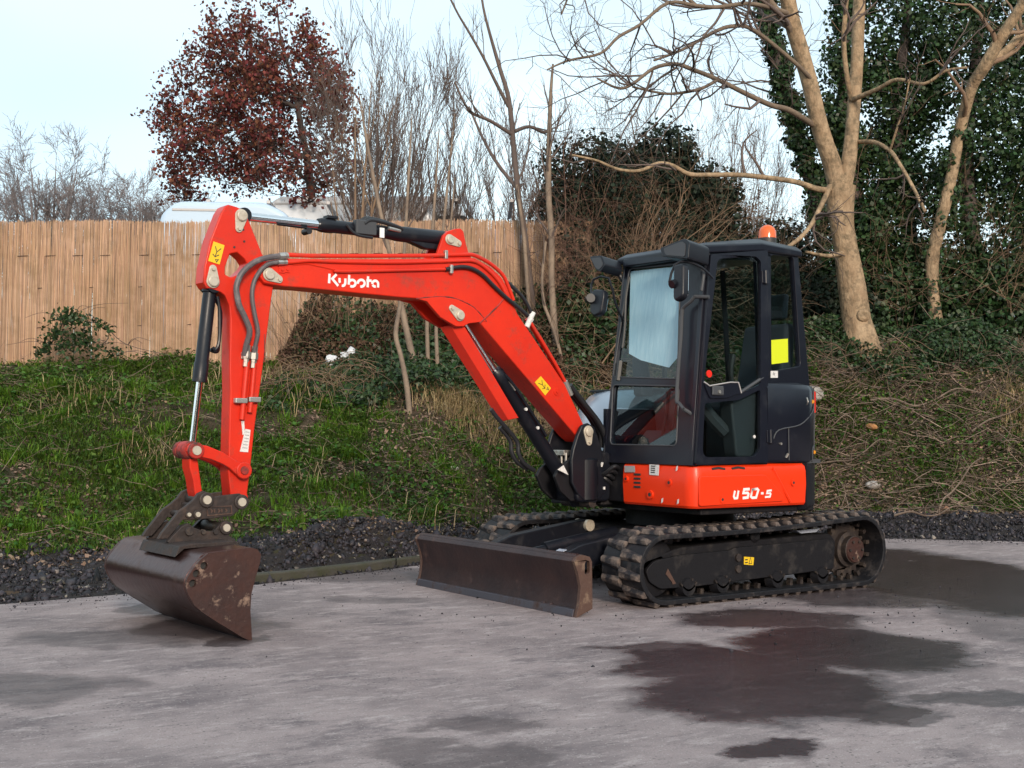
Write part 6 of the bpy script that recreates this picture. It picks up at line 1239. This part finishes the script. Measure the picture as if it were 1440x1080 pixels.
# ------------------------------------------------------------------ vans and shed beyond the fence
def van(lab,s,d,L_,H_,W_,col,heading,rake=.55):
    z=float(np.interp(s,ZX,ZY)); o=wsd(s,d,z); t=empty('parked_van',lab,'van',tuple(o),'vans parked beyond the fence'); t.rotation_euler=(0,0,heading)
    mb=MB(); prof=[(-L_/2,.35),(L_/2,.35),(L_/2,.95),(L_/2-.12,1.15),(L_/2-.75,1.3),(L_/2-.75-rake,H_-.16),(L_/2-1.3-rake*.6,H_),(-L_/2+.25,H_),(-L_/2,H_-.22)]
    F0=Frame((0,0,0),(1,0,0),(0,0,1),(0,1,0)); prism(mb,rounded(prof,.12),-W_/2,W_/2,F0); bd=mb.build('body',M[col],t,.10,seg=3)
    mb=MB(); prism(mb,[(L_/2-.80,1.36),(L_/2-.80-rake*.85,H_-.24),(L_/2-.76-rake*.85,H_-.2),(L_/2-.72,1.36)],-W_/2+.15,W_/2-.15,F0); mb.build('windscreen',M['ink'],bd)
    for sgn in (1,-1):
        mb=MB(); a,b=sorted((sgn*(W_/2-.01),sgn*(W_/2+.008))); prism(mb,rounded([(L_/2-1.0,1.35),(L_/2-1.0-rake*.6,H_-.35),(L_/2-2.0,H_-.35),(L_/2-2.0,1.35)],.06),a,b,F0); mb.build('side_window',M['ink'],bd)
        for hz in (1.25,H_-.16): 
            mb=MB(); a,b=sorted((sgn*(W_/2-.0),sgn*(W_/2+.012))); obox(mb,F0,(-L_/2+.2,L_/2-2.1),(hz,hz+.035),(a,b)); mb.build('trim_strip',M['grey_label'],bd,.004)
        for x in (-L_/2+.95,L_/2-.95):
            mb=MB(); lathe(mb,(x,sgn*(W_/2-.22),.34),(x,sgn*(W_/2+.01),.34),[(0,.34),(.1,.35),(.9,.35),(1,.31)],24); wh=mb.build('wheel',M['tyre'],t); mb=MB(); lathe(mb,(x,sgn*W_/2,.34),(x,sgn*(W_/2+.02),.34),[(0,.21),(1,.18)],18); mb.build('rim',M['steel'],wh)
    mb=MB()
    for x in (-.9,0,.9): obox(mb,F0,(x-.03,x+.03),(H_,H_+.05),(-W_/2+.15,W_/2-.15)); mb.build('roof_bar',M['grey_label'],bd,.004) if x>.5 else None
HB=math.atan2(ES[1],ES[0])
van('pale blue van nearest the left, roof showing above the fence behind the arm',-3.75,19.2,3.2,2.50,1.9,'van_blue',HB+.05)
van('white high roof van beyond the fence behind the arm cylinder',-1.7,21.5,5.0,2.95,2.0,'van_white',HB-.06,.9)
van('white van beyond the fence behind the end of the boom',-.95,20.5,2.4,2.66,1.9,'van_white',HB+.03,.9)
sh=empty('shed','blue grey roofed shed beyond the reed fence right of the boom','shed',tuple(wsd(-.1,23.5,2.25))); sh.rotation_euler=(0,0,HB)
mb=MB(); box(mb,(0,0,1.05),(2.6,2.0,2.1)); mb.build('wall',M['boards'],sh)
mb=MB(); prism(mb,[(-1.15,2.05),(0,2.75),(1.15,2.05),(1.2,2.1),(0,2.83),(-1.2,2.1)],-1.45,1.45,Frame((0,0,0),(0,1,0),(0,0,1),(1,0,0))); rf=mb.build('roof',M['slate'],sh)
mb=MB()
for k in range(12):
    for sg2 in (1,-1): tube(mb,[(-1.4+k*.25,sg2*1.15,2.12),(-1.4+k*.25,0,2.84)],.02,4,0)
mb.build('roof_ridge',M['slate'],rf)
# ------------------------------------------------------------------ trees
def limb(mb,pts,sd=8,sc=1.0):
    p=[wsd(*q[:3]) for q in pts]; r_=[q[3]*sc for q in pts]; tube(mb,p,r_,sd,4)
def limbPR(name,k=9,sc=1.0):
    q=D[name]; p=resample([tuple(wsd(*x[:3])) for x in q],k); r_=np.interp(np.linspace(0,1,k),np.linspace(0,1,len(q)),[x[3]*sc for x in q]); return p,r_
def ground_at(q): return tuple(wsd(q[0],q[1],float(ground_z(q[0],q[1]))))
def tree(name,lab,cat,base,group=None): return empty(name,lab,cat,base,group)
def shiftb(mb,base):
    b=V3(base); mb.v=[tuple(V3(p)-b) for p in mb.v]; return mb
def addbatch(name,parts,m,par,base,smooth=True):
    b_=Batch()
    for P,R,sd in parts: b_.add(*tubes_np(P-V3(base),R,sd))
    return b_.build(name,m,par,smooth)
# the big sycamore
base=ground_at(D['syc_trunk'][1]); t=tree('sycamore_tree','large bare tree with pale mottled bark forking above the cab roof','tree',base)
mb=MB(); q=D['syc_trunk'][0]; limb(mb,[(q[0]+.02,q[1],q[2]-.2,q[3]*1.15)]+list(D['syc_trunk']),14,.93); 
for nm in ('syc_L','syc_R'): limb(mb,D[nm],12,.88)
shiftb(mb,base); mb.build('trunk',M['bark_syc'],t,0,80)
mb=MB(); names=['syc_R2','syc_L2','lowlimb','lowlimb2','stub','uplimb','uplimb2','toplimb1','toplimb2','toplimb3','rlimb1','rlimb2','rlimb3']
for nm in names[2:5]+names[10:]+names[:1]: limb(mb,D[nm],8,.62)
shiftb(mb,base); mb.build('limbs',M['bark_syc'],t,0,80)
mb=MB()
for nm in names[5:10]+names[1:2]: limb(mb,D[nm],8,.66)
shiftb(mb,base); mb.build('upper_limbs',M['bark_limb'],t,0,80)
mb=MB(); q=D['syc_trunk'][1]
kp=wsd(4.97,17.27,2.87); lathe(mb,kp-V3(base)+np.array([*ED,0])*.12,kp-V3(base)-np.array([*ED,0])*.022,[(0,.11),(.75,.095),(.93,.075),(1,.05),(.97,.04)],14); mb.build('branch_scar',M['bark_syc'],t)
r4=np.random.default_rng(41)
def stack(nms,k=9): 
    a=[limbPR(x,k) for x in nms]; return np.stack([x[0] for x in a]),np.stack([x[1] for x in a])
P0,R0=stack(['uplimb','uplimb2','toplimb1','toplimb2','toplimb3','syc_L2'])
P1,R1=grow(P0,R0,12,(.5,1.4),(.5,1.2),.5,6,.2,1,.12,.22,r4); P2,R2=grow(P1,R1,5,(.25,.6),(.5,1.2),.6,5,.2,1,.12,.25,r4,minr=.0022); P3,R3=grow(P2,R2,2,(.12,.3),(.5,1.1),.7,4,.3,1,.2,.25,r4,minr=.002)
parts=[(P1,R1,5),(P2,R2,4),(P3,R3,3)]
P0,R0=stack(['lowlimb','rlimb1','rlimb2','rlimb3','syc_R2','lowlimb2'])
P1,R1=grow(P0,R0,5,(.4,1.0),(.5,1.2),.45,6,.3,1,.15,.25,r4); P2,R2=grow(P1,R1,3,(.2,.5),(.5,1.2),.6,5,.2,1,.1,.28,r4,minr=.002)
parts+=[(P1,R1,5),(P2,R2,3)]
addbatch('twigs',parts,M['twig_grey'],t,base)
# ivy and grass closing round the foot of the big tree
n=2600; s=r4.normal(4.98,.42,n); d=17.22+r4.normal(0,.16,n); z=ground_z(s,d)+r4.random(n)**1.4*.34*np.exp(-((s-4.98)/.55)**2); V_,F_=leaf_quads(wsd(s,d,z),r4.uniform(.035,.075,n),r4,None,.8); tag(np_mesh('trunk_foot_ivy',V_,F_,M['ivy']),kind='stuff')
# leaning trunk tree at right with ivy round its foot
def foliage(name,centers,radii,n,size,m,par,base,rng,shell=.45,nrm=True):
    w_=np.array([r_[0]*r_[2] for r_ in radii]); ci=rng.choice(len(centers),n,p=w_/w_.sum()); dv=unit(rng.normal(size=(n,3))); rad=rng.uniform(shell,1.08,n)**.7
    nz_=.75+.5*vnoise2(dv[:,0]*2+ci*3.1,dv[:,2]*2+dv[:,1]*2,1.6); rr=np.array(radii)[ci]; cen_=np.array(centers)[ci]
    loc=dv*rr*(rad*nz_)[:,None]; p=cen_+np.stack([loc[:,0]*ES[0]+loc[:,1]*ED[0],loc[:,0]*ES[1]+loc[:,1]*ED[1],loc[:,2]],-1)
    nn=unit(np.stack([dv[:,0]*ES[0]+dv[:,1]*ED[0],dv[:,0]*ES[1]+dv[:,1]*ED[1],dv[:,2]+.25],-1))
    V_,F_=leaf_quads(p-V3(base),rng.uniform(size*.6,size*1.3,n),rng,nn,.85,.55); return np_mesh(name,V_,F_,m,par)
base=ground_at((6.45,18.5)); t=tree('leaning_tree','bare pale trunk leaning out to the right through dark ivy near the right edge','tree',base)
mb=MB(); q=D['lean'][0]; limb(mb,[(q[0],q[1],q[2]-.5,q[3]*1.3)]+list(D['lean']),10,.74); limb(mb,D['lean2'],9,.74); shiftb(mb,base); mb.build('trunk',M['bark_syc'],t,0,80)
p_,_=limbPR('lean',26); foliage('ivy',[tuple(x+np.array([*ED,0])*.10+r4.normal(0,.06,3)) for x in p_[:15]],[(.20,.20,.22)]*15,3200,.07,M['ivy'],t,base,r4,.5); P0,R0=stack(['lean2','lean']); P1,R1=grow(P0,R0,7,(.5,1.4),(.5,1.2),.35,6,.55,1,.1,.25,r4); P2,R2=grow(P1,R1,4,(.25,.6),(.5,1.1),.5,5,.2,1,.1,.25,r4,minr=.002); addbatch('twigs',[(P1,R1,5),(P2,R2,3)],M['twig_tan'],t,base)
def clump_col(s,d,z0,z1,n,rs,spread,rng):
    c=[];r_=[]
    for k in range(n):
        z=z0+(z1-z0)*(k+rng.random())/n; a=rng.uniform(.7,1.2)*rs*(1 if z<z1-1 else .8); c.append(tuple(wsd(s+rng.normal(0,spread),d+rng.normal(0,spread*.8),z))); r_.append((a,a*.9,a*rng.uniform(.8,1.2)))
    return c,r_
iv=[(5.35,19.3,8.3,30,.40,.22,'tall ivy covered tree directly right of the big pale tree'),(6.3,19.6,8.8,36,.52,.32,'dense ivy covered tree behind the leaning trunk'),(7.35,19.4,9.2,40,.60,.38,'broad ivy covered tree at the right edge of the view'),(8.6,19.8,9.0,38,.65,.4,'ivy covered tree beyond the right edge tree')]
for s,d,zt,n,rs,sp,lab in iv:
    base=ground_at((s,d)); t=tree('ivy_clad_tree',lab,'tree',base,'ivy clad trees on the right bank')
    mb=MB(); pts=[wsd(s+.12*math.sin(k*1.3+s),d,base[2]-.1+(zt-base[2])*k/6) for k in range(7)]; tube(mb,pts,[.16,.14,.12,.10,.08,.05],8); shiftb(mb,base); mb.build('trunk',M['bark_dark'],t,0,80)
    c,r_=clump_col(s,d,base[2]+.3,zt,n,rs,sp,r4); foliage('crown',c,r_,int(18500),.075,M['ivy'],t,base,r4,.25)
    P,R=grow(np.array([resample([tuple(p) for p in pts],8)]),np.full((1,8),.06),36,(.5,1.3),(.6,1.3),.16,6,.1,1,.1,.25,r4); P2,R2=grow(P,R,3,(.2,.5),(.5,1.2),.5,4,.3,1,.1,.25,r4); addbatch('twigs',[(P,R,4),(P2,R2,3)],M['twig_tan'],t,base)
# ivy wrapped trunk behind the sycamore's fork
q=D['ivytrunk']; base=ground_at((q[0][0],q[0][1])); t=tree('ivy_wrapped_trunk','slanting trunk wrapped in dark ivy behind the fork of the big pale tree','tree',base)
mb=MB(); limb(mb,[(q[0][0]+.1,19.5,base[2]-.1,.14)]+list(q),8,.55); shiftb(mb,base); mb.build('trunk',M['bark_dark'],t,0,80)
p,r_=limbPR('ivytrunk',26); foliage('foliage',[tuple(x+r4.normal(0,.05,3)) for x in p],[(.21+.05*r4.random(),)*3]*26,11000,.07,M['ivy'],t,base,r4,.4)
p0,_=limbPR('ivytrunk',9); P1,R1=grow(p0[None],np.full((1,9),.05),14,(.6,1.6),(.5,1.2),.4,6,.3,1,.1,.22,r4); P2,R2=grow(P1,R1,5,(.3,.8),(.4,1.1),.5,5,.2,1,.1,.22,r4,minr=.0025); P3,R3=grow(P2,R2,2,(.2,.4),(.4,1.1),.6,4,.2,1,.1,.22,r4,minr=.0022); addbatch('twigs',[(P1,R1,4),(P2,R2,3),(P3,R3,3)],M['twig_grey'],t,base)
# dark evergreen bushes behind the cab and brown thickets
def bush(name,lab,s,d,blobs,n,size,m,twn,tm,cat='bush',grp=None,twl=(.8,2.0),p1=6,p2=4):
    base=ground_at((s,d)); t=tree(name,lab,cat,base,grp); c=[tuple(wsd(s+a,d+b,base[2]+z)) for a,b,z,_,_ in blobs]; r_=[(rx,rx*.8,rz) for _,_,_,rx,rz in blobs]
    if n: foliage('foliage',c,r_,n,size,m,t,base,r4,.35)
    st=np.array(c)[r4.integers(0,len(c),twn)]; n_=twn; P=np.empty((n_,7,3)); P[:,0]=np.array(base)+r4.normal(0,.22,(n_,3))*np.array([1,1,0]); tgt=st+r4.normal(0,.35,(n_,3)); 
    for j in range(1,7): P[:,j]=P[:,0]+(tgt-P[:,0])*(j/6)+r4.normal(0,.05,(n_,3))+UP*(math.sin(j/6*math.pi)*.25)
    R_=r4.uniform(.006,.014,n_)[:,None]*np.linspace(1,.4,7)[None]
    P1,R1=grow(P,R_,p1,twl,(.3,1.2),.6,6,.4,1,.03,.28,r4); P2,R2=grow(P1,R1,p2,(.2,.6),(.4,1.2),.6,4,.2,1,.05,.28,r4,minr=.0022)
    addbatch('branches',[(P,R_,5),(P1,R1,4),(P2,R2,3)],tm,t,base); return t
bush('evergreen_bush','tall dark evergreen bush behind the cab roof, highest of the thicket',2.0,18.0,[(0,0,.7,.9,.8),(.2,0,1.6,.85,.8),(.05,0,2.5,.75,.7),(.25,0,2.95,.55,.5),(-1.25,0,1.2,.7,.8),(-1.15,0,2.2,.6,.6),(-.5,0,2.75,.5,.45),(.95,0,2.3,.45,.55),(-.55,0,1.5,.7,.7),(-.8,.1,2.2,.5,.5),(.9,.1,1.6,.7,.7),(.75,.2,.7,.8,.8),(.6,.1,2.4,.6,.5),(1.5,.2,1.2,.6,.6)],46000,.075,M['dark_leaf'],70,M['twig_tan'])
bush('bramble_thicket','tangle of tan arching bramble stems in front of the dark bush behind the cab',1.55,17.0,[(-.5,0,.6,.5,.6),(.1,0,1.0,.7,.7),(.8,.1,1.4,.6,.5),(-.2,0,1.6,.5,.5),(.4,.1,2.0,.6,.3),(1.3,0,1.1,.6,.6),(1.0,0,2.0,.5,.3),(1.6,0,1.7,.4,.4)],0,.05,M['dark_leaf'],64,M['twig_tan'],'thicket',None,(.5,1.4),3,2)
bush('russet_bush','russet brown twiggy bush left of the dark evergreen behind the cab',.95,17.1,[(0,0,.8,.6,.7),(.0,0,1.6,.5,.6),(-.15,0,2.2,.4,.45),(.5,0,2.2,.45,.5),(.35,0,2.6,.3,.3),(.5,0,1.2,.5,.6),(-.3,0,2.7,.4,.35),(.1,0,2.9,.35,.3)],7000,.06,M['dark_leaf'],50,M['twig_red'],'bush',None,(.4,.9))
bush('dark_ivy_bush','low dark ivy bush at the fence end behind the mirror of the cab',1.5,16.75,[(0,0,.5,.7,.6),(.5,0,.9,.6,.6),(-.4,0,.8,.45,.5)],8000,.07,M['ivy'],20,M['twig_tan'])
bush('purple_twig_bush','purple brown leafless bush between the cab beacon and the big tree',3.9,20.0,[(0,0,.9,.6,.8),(.2,0,1.8,.6,.6),(-.5,0,1.7,.5,.6),(-.1,0,2.5,.5,.4),(.5,0,1.0,.6,.7),(-1.0,0,1.5,.5,.6),(.9,0,1.8,.5,.6)],3500,.045,M['wither'],120,M['twig_red'],'bush',None,(.4,1.0))
bush('dark_undergrowth_bush','dark bushy undergrowth behind the cab and the big tree trunk',3.7,18.9,[(0,0,.6,.8,.6),(.7,0,.8,.7,.6),(-.8,0,.7,.8,.7),(1.3,0,.7,.7,.7),(0,0,1.2,.6,.5),(.5,0,1.6,.6,.5),(-.6,0,1.5,.6,.5)],20000,.07,M['dark_leaf'],24,M['twig_tan'])
for s_,lab in ((5.6,'dark ivy mound at the foot of the tree right of the pale trunk'),(6.7,'dark ivy mound between the leaning trunk and the right edge'),(7.8,'dark ivy mound at the far right edge')):
    bush('ivy_mound',lab,s_,19.0,[(0,0,.5,.7,.7),(.4,0,1.0,.6,.6),(-.4,0,1.2,.5,.6)],7000,.075,M['ivy'],14,M['twig_tan'],'bush','ivy mounds under the trees')
# copper leaved tree
base=ground_at((-3.4,21)); base=tuple(wsd(-3.3,21,2.1)); t=tree('copper_beech_tree','small tree still holding dark copper red leaves behind the reed fence','tree',base)
r5=np.random.default_rng(51)
p,r_=limbPR('beech',14); mb=MB(); tube(mb,[V3(base)-UP*.1]+list(p),[.07]+list(r_*.66),9,3); shiftb(mb,base); mb.build('trunk',M['bark_dark'],t,0,80)
poly=np.array([q[:3] for q in D['beech_crown']]); ps,pz=poly[:,0],poly[:,2]
def inside(x,y):
    c=np.zeros(len(x),bool); j=len(ps)-1
    for i in range(len(ps)):
        cond=((pz[i]>y)!=(pz[j]>y))&(x<(ps[j]-ps[i])*(y-pz[i])/(pz[j]-pz[i]+1e-9)+ps[i]); c^=cond; j=i
    return c
def crown_pts(n,shrink=0):
    out=[]; tot=0
    while tot<n:
        x=r5.uniform(ps.min(),ps.max(),n*2); y=r5.uniform(pz.min(),pz.max(),n*2); k=inside(x,y); x,y=x[k],y[k]; out.append(np.stack([x,y],-1)); tot+=len(x)
    q=np.concatenate(out)[:n]; wdt=1.45*np.clip(1-((q[:,0]-np.interp(q[:,1],[2.5,8],[-3.6,-4.2]))/2.0)**2,.15,1)**.5; return wsd(q[:,0],21+r5.uniform(-1,1,n)*wdt,q[:,1])
nodes=list(p[3:]); nr=list(r_[3:]); parts=[]
tg2=crown_pts(170); order=np.argsort([min(np.linalg.norm(x-n) for n in p[3:]) for x in tg2])
PB=[];RB=[]
for i in order:
    x=tg2[i]; nd=np.array(nodes); cost=np.linalg.norm(nd-x,axis=1)+np.maximum(0,nd[:,2]-x[2]+.1)*1.5; j=int(np.argmin(cost)); a=nd[j]; ra=min(nr[j]*.75,.05); seg=[]
    for k in range(7):
        u=k/6; seg.append(a+(x-a)*u-UP*.12*math.sin(math.pi*u)*np.linalg.norm(x-a)*.6+r5.normal(0,.02,3)*(k>0))
    seg=np.array(seg); rr=np.linspace(max(ra,.008),.006,7); PB.append(seg);RB.append(rr); nodes+=list(seg[2:]); nr+=list(rr[2:])
PB=np.array(PB);RB=np.array(RB); P1,R1=grow(PB,RB,7,(.2,.5),(.4,1.1),.6,5,.35,1,.15,.2,r5); P2,R2=grow(P1,R1,2,(.12,.3),(.4,1.1),.7,4,.3,1,.15,.2,r5,minr=.002)
addbatch('limbs',[(PB,RB,6),(P1,R1,4),(P2,R2,3)],M['bark_dark'],t,base)
ends=np.concatenate([P1[:,2:].reshape(-1,3),P2[:,1:].reshape(-1,3)]); sel=ends[r5.integers(0,len(ends),24000)]+r5.normal(0,.055,(24000,3))
V_,F_=leaf_quads(sel-V3(base),r5.uniform(.035,.10,len(sel)),r5,None,.7); np_mesh('crown',V_,F_,M['beech'],t)
# bare trees and saplings
def vase(lab,name,s,d,z0,tops,r0,m,cat='tree',grp=None,n1=9,n2=6,n3=2,l1=(.6,1.6),seed=1,u=.28,tw=.0024,t0=.25,an=(.25,.75)):
    g=np.random.default_rng(seed); base=tuple(wsd(s,d,z0)); t=tree(name,lab,cat,base,grp); P=[];R=[]
    for ts,tz,dd in tops:
        a=wsd(s+g.normal(0,.06),d+g.normal(0,.06),z0-.1); b=wsd(ts,d+dd,tz); mid=a+(b-a)*.4+np.array([*(ES*(-(ts-s))*.12),0]); P.append(resample([tuple(a),tuple(mid),tuple(b)],10)+np.cumsum(g.normal(0,.02,(10,3)),0)*np.array([1,1,.3])); R.append(np.linspace(r0*g.uniform(.6,1),.004,10))
    P=np.array(P);R=np.array(R); addbatch('trunk',[(P,R,7)],m,t,base)
    P1,R1=grow(P,R,n1,l1,an,.6,7,t0,1,u,.10,g,.4); P2,R2=grow(P1,R1,n2,(l1[0]*.4,l1[1]*.42),an,.6,5,.2,1,u,.12,g,minr=tw); parts=[(P1,R1,4),(P2,R2,3)]
    if n3: P3,R3=grow(P2,R2,n3,(.15,.45),(.25,.7),.7,4,.2,1,u,.12,g,minr=tw*.9); parts.append((P3,R3,3))
    addbatch('branches',parts,m,t,base); return t
vase('broad many stemmed bare tree with fine upright twigs behind the arm cylinder','bare_tree',-2.05,19.3,2.15,[(-2.9,6.5,.2),(-2.6,7.0,-.3),(-2.3,6.8,.3),(-2.05,7.1,0),(-1.75,6.9,-.2),(-1.5,6.8,.3),(-1.2,6.5,0),(-3.0,5.6,.3),(-.9,5.9,.1),(-1.9,6.4,.5),(-2.45,6.2,.4),(-1.35,6.1,-.4),(-.75,5.2,.2)],.05,M['twig_grey'],grp='bare trees behind the fence',n1=13,n2=7,n3=2,seed=61,tw=.0042,l1=(.7,1.8))
vase('tan thin stemmed bare tree crossing the red leaves behind the arm cylinder','bare_tree',-2.35,18.2,2.1,[(-2.75,5.4,0),(-2.35,6.2,.2),(-1.8,5.6,-.2),(-2.05,6.6,0)],.045,M['twig_tan'],grp='bare trees behind the fence',n1=6,n2=3,n3=1,seed=62)
vase('thin bare tree just right of the many stemmed one, behind the boom','bare_tree',-1.0,19.8,2.2,[(-1.05,6.4,0),(-.6,5.6,.2),(-1.35,5.9,.1)],.05,M['twig_grey'],grp='bare trees behind the fence',n1=15,n2=7,n3=2,seed=63,tw=.0045)
vase('purple grey scrubby bare tree behind the shed','bare_tree',.1,26,2.3,[(-.6,6.6,0),(0,7.4,.3),(.7,7.0,0),(1.2,6.4,.2),(-1.2,6.2,0),(.3,6.4,.5),(1.7,5.8,0)],.06,M['twig_grey'],grp='bare trees behind the fence',n1=16,n2=8,n3=2,seed=64,tw=.006,l1=(.6,1.8))
vase('tall twiggy bare tree far behind the dark evergreen bush','bare_tree',3.0,27,2.5,[(2.2,7.6,0),(3.0,8.2,.3),(3.7,7.8,0),(4.3,7.0,.2),(1.5,6.8,0),(2.6,7.0,.4)],.07,M['twig_grey'],grp='bare trees behind the fence',n1=12,n2=6,n3=2,seed=65,l1=(.8,2.2),tw=.005)
vase('second twiggy bare tree far behind, between the bush and the big tree','bare_tree',5.0,28,2.5,[(4.4,7.8,0),(5.1,8.4,.3),(5.7,7.6,0),(4.0,6.8,.2),(6.2,6.6,0)],.07,M['twig_grey'],grp='bare trees behind the fence',n1=12,n2=6,n3=2,seed=66,l1=(.8,2.2),tw=.005)
vase('thin bare scrub above the fence left of the cab','bare_shrub',1.0,21,2.3,[(.6,4.9,0),(1.0,5.3,.2),(1.5,5.0,0),(.2,4.6,0)],.035,M['twig_grey'],cat='shrub',n1=10,n2=5,n3=2,seed=67)
def fartree(lab,s,d,z0,h,wid,seed,lean=0):
    g=np.random.default_rng(seed); tops=[(s+wid*x*.95+lean,z0+h*(.70+.28*math.sqrt(max(0,1-x*x)))*(1-.22*q),g.normal(0,1.2)) for q in (0,.55,1) for x in np.linspace(-1,1,9)*(1-.1*q)+g.normal(0,.05,9)]
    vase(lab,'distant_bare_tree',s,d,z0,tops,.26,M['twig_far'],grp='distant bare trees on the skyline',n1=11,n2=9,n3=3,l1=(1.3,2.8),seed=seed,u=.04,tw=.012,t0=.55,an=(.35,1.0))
fartree('large round topped bare tree far off at the left edge',-23.6,62,3,12.6,3.9,71)
fartree('smaller bare tree far off between the large one and the red leaves',-19.8,64,3,11.2,2.4,72)
fartree('small bare tree far off just left of the arm',-17.6,66,3,10.2,1.6,73)
# saplings on the bank
def sapling(lab,names,m,seed,per=5,ln=(.3,.9),u=.25,cat='sapling',grp='thin saplings on the bank',n2=3):
    g=np.random.default_rng(seed); q=D[names[0]][0]; base=tuple(wsd(q[0],q[1],min(q[2],float(ground_z(q[0],q[1]))+.02))); t=tree('sapling',lab,cat,base,grp); mb=MB()
    for i,nm in enumerate(names):
        pts=[wsd(*x[:3]) for x in D[nm]]; rr=[x[3] for x in D[nm]]
        if i==0: pts=[V3(base)-UP*.06]+pts[1:] if abs(pts[0][2]-base[2])<.15 else [V3(base)-UP*.06]+pts; rr=[rr[0]]*(len(pts)-len(rr))+rr
        tube(mb,pts,rr,7,4)
    shiftb(mb,base); mb.build('trunk',m,t,0,80)
    P0=np.stack([limbPR(n,9)[0] for n in names]);R0=np.stack([limbPR(n,9)[1] for n in names]); P1,R1=grow(P0,R0,per,ln,(.3,.8),.5,6,.3,1,u,.1,g,.3); pr=[(P1,R1,4)]
    if n2: P2,R2=grow(P1,R1,n2,(.12,.4),(.3,.8),.6,4,.3,1,u,.12,g,minr=.002); pr.append((P2,R2,3))
    addbatch('branches',pr,M['twig_grey'],t,base)
sapling('crooked pale sapling standing lowest on the bank under the boom',['pole0'],M['pole'],81,3,(.3,.7))
sapling('thickest pale sapling under the boom, leaning left',['pole1'],M['pole'],82,4,(.4,.9))
sapling('straight thin sapling third from the left under the boom',['pole2'],M['pole'],83,4,(.3,.8))
sapling('straight thin sapling fourth from the left under the boom',['pole3'],M['pole'],84,4,(.3,.8))
sapling('slanting sapling close left of the boom cylinder',['pole4'],M['pole'],85,4,(.3,.8))
sapling('tall slender grey tree rising behind the boom knee to the top of the view',['tall','tallB','tallC','tallD','tallE'],M['twig_grey'],86,5,(.4,1.0),cat='tree',grp=None)
sapling('slim whitish birch like tree between the boom knee and the cab',['white'],M['pole'],87,7,(.5,1.2),.15,cat='tree',grp=None)
sapling('thin twisted sapling just left of the whitish tree beside the boom',['whiteB'],M['pole'],88,3,(.3,.6))
sapling('pale thin sapling behind the fence fittings of the boom knee',['pale1'],M['pole'],89,5,(.3,.8))

# loose grit on the slab by the bank and round the tracks
r8=np.random.default_rng(77); n=2600; s=np.concatenate([r8.uniform(-6,8,2000),r8.normal(1.6,1.6,600)]); d=np.concatenate([footd(s[:2000])-np.abs(r8.normal(0,.25,2000)),r8.normal(8.4,1.0,600)]); c=wsd(s,d,.003); sz=r8.lognormal(math.log(.0045),.5,n)
q1=unit(r8.normal(size=(n,3))); q2=unit(np.cross(q1,r8.normal(size=(n,3)))); q3=np.cross(q1,q2); V_=np.stack([c+q1*sz[:,None],c-q1*sz[:,None],c+q2*sz[:,None]*.8,c-q2*sz[:,None]*.8,c+q3*sz[:,None]*.6,c-q3*sz[:,None]*.6],1).reshape(-1,3)
o=np.array([(0,2,4),(2,1,4),(1,3,4),(3,0,4),(2,0,5),(1,2,5),(3,1,5),(0,3,5)]); tag(np_mesh('grit',V_,(np.arange(n)[:,None,None]*6+o[None]).reshape(-1,3),M['gravel']),kind='stuff')
# ------------------------------------------------------------------ unseen hedges added behind camera and right, to darken reflections in the cab glass
r9=np.random.default_rng(91)
def unseen_hedge(lab,p0,p1,h):
    p0=np.array(p0,float);p1=np.array(p1,float); L_=np.linalg.norm(p1-p0); dv=(p1-p0)/L_; nv=np.array([-dv[1],dv[0]]); b0=tuple(wsd(*p0,0)); t=tree('unseen_hedge',lab,'unseen_hedge',b0)
    n=int(L_*160); u=r9.uniform(0,L_,n); top=h+2.2*vnoise2(u,u*0,.22)+.8*vnoise2(u,u*0,1.1); z=top*r9.random(n)**.8; w_=r9.uniform(-.8,.8,n); q=p0+dv*u[:,None]+nv*w_[:,None]
    V_,F_=leaf_quads(wsd(q[:,0],q[:,1],z)-V3(b0),r9.uniform(.35,.7,n),r9,None,.8); np_mesh('foliage',V_,F_,M['ivy'],t)
    k=120; u=np.linspace(0,L_,k); tp=h-.6+2.2*vnoise2(u,u*0,.22); V_=[]
    for off,zz in ((-.7,tp*0),(-.6,tp),(.6,tp),(.7,tp*0)):
        q=p0+dv*u[:,None]+nv*off; V_.append(wsd(q[:,0],q[:,1],zz))
    i=np.arange(k-1); F_=np.concatenate([np.stack([i+a*k,i+1+a*k,i+1+(a+1)*k,i+(a+1)*k],-1) for a in range(3)]); np_mesh('opaque_core',np.concatenate(V_)-V3(b0),F_,M['soil'],t)
unseen_hedge('added unseen row of dark leaves behind the camera, mirrored in the cab glass',(-45,-22),(27,-22),5.5)
unseen_hedge('added unseen row of dark leaves right of the view, mirrored in the cab glass',(27,-22),(23,24),6.5)
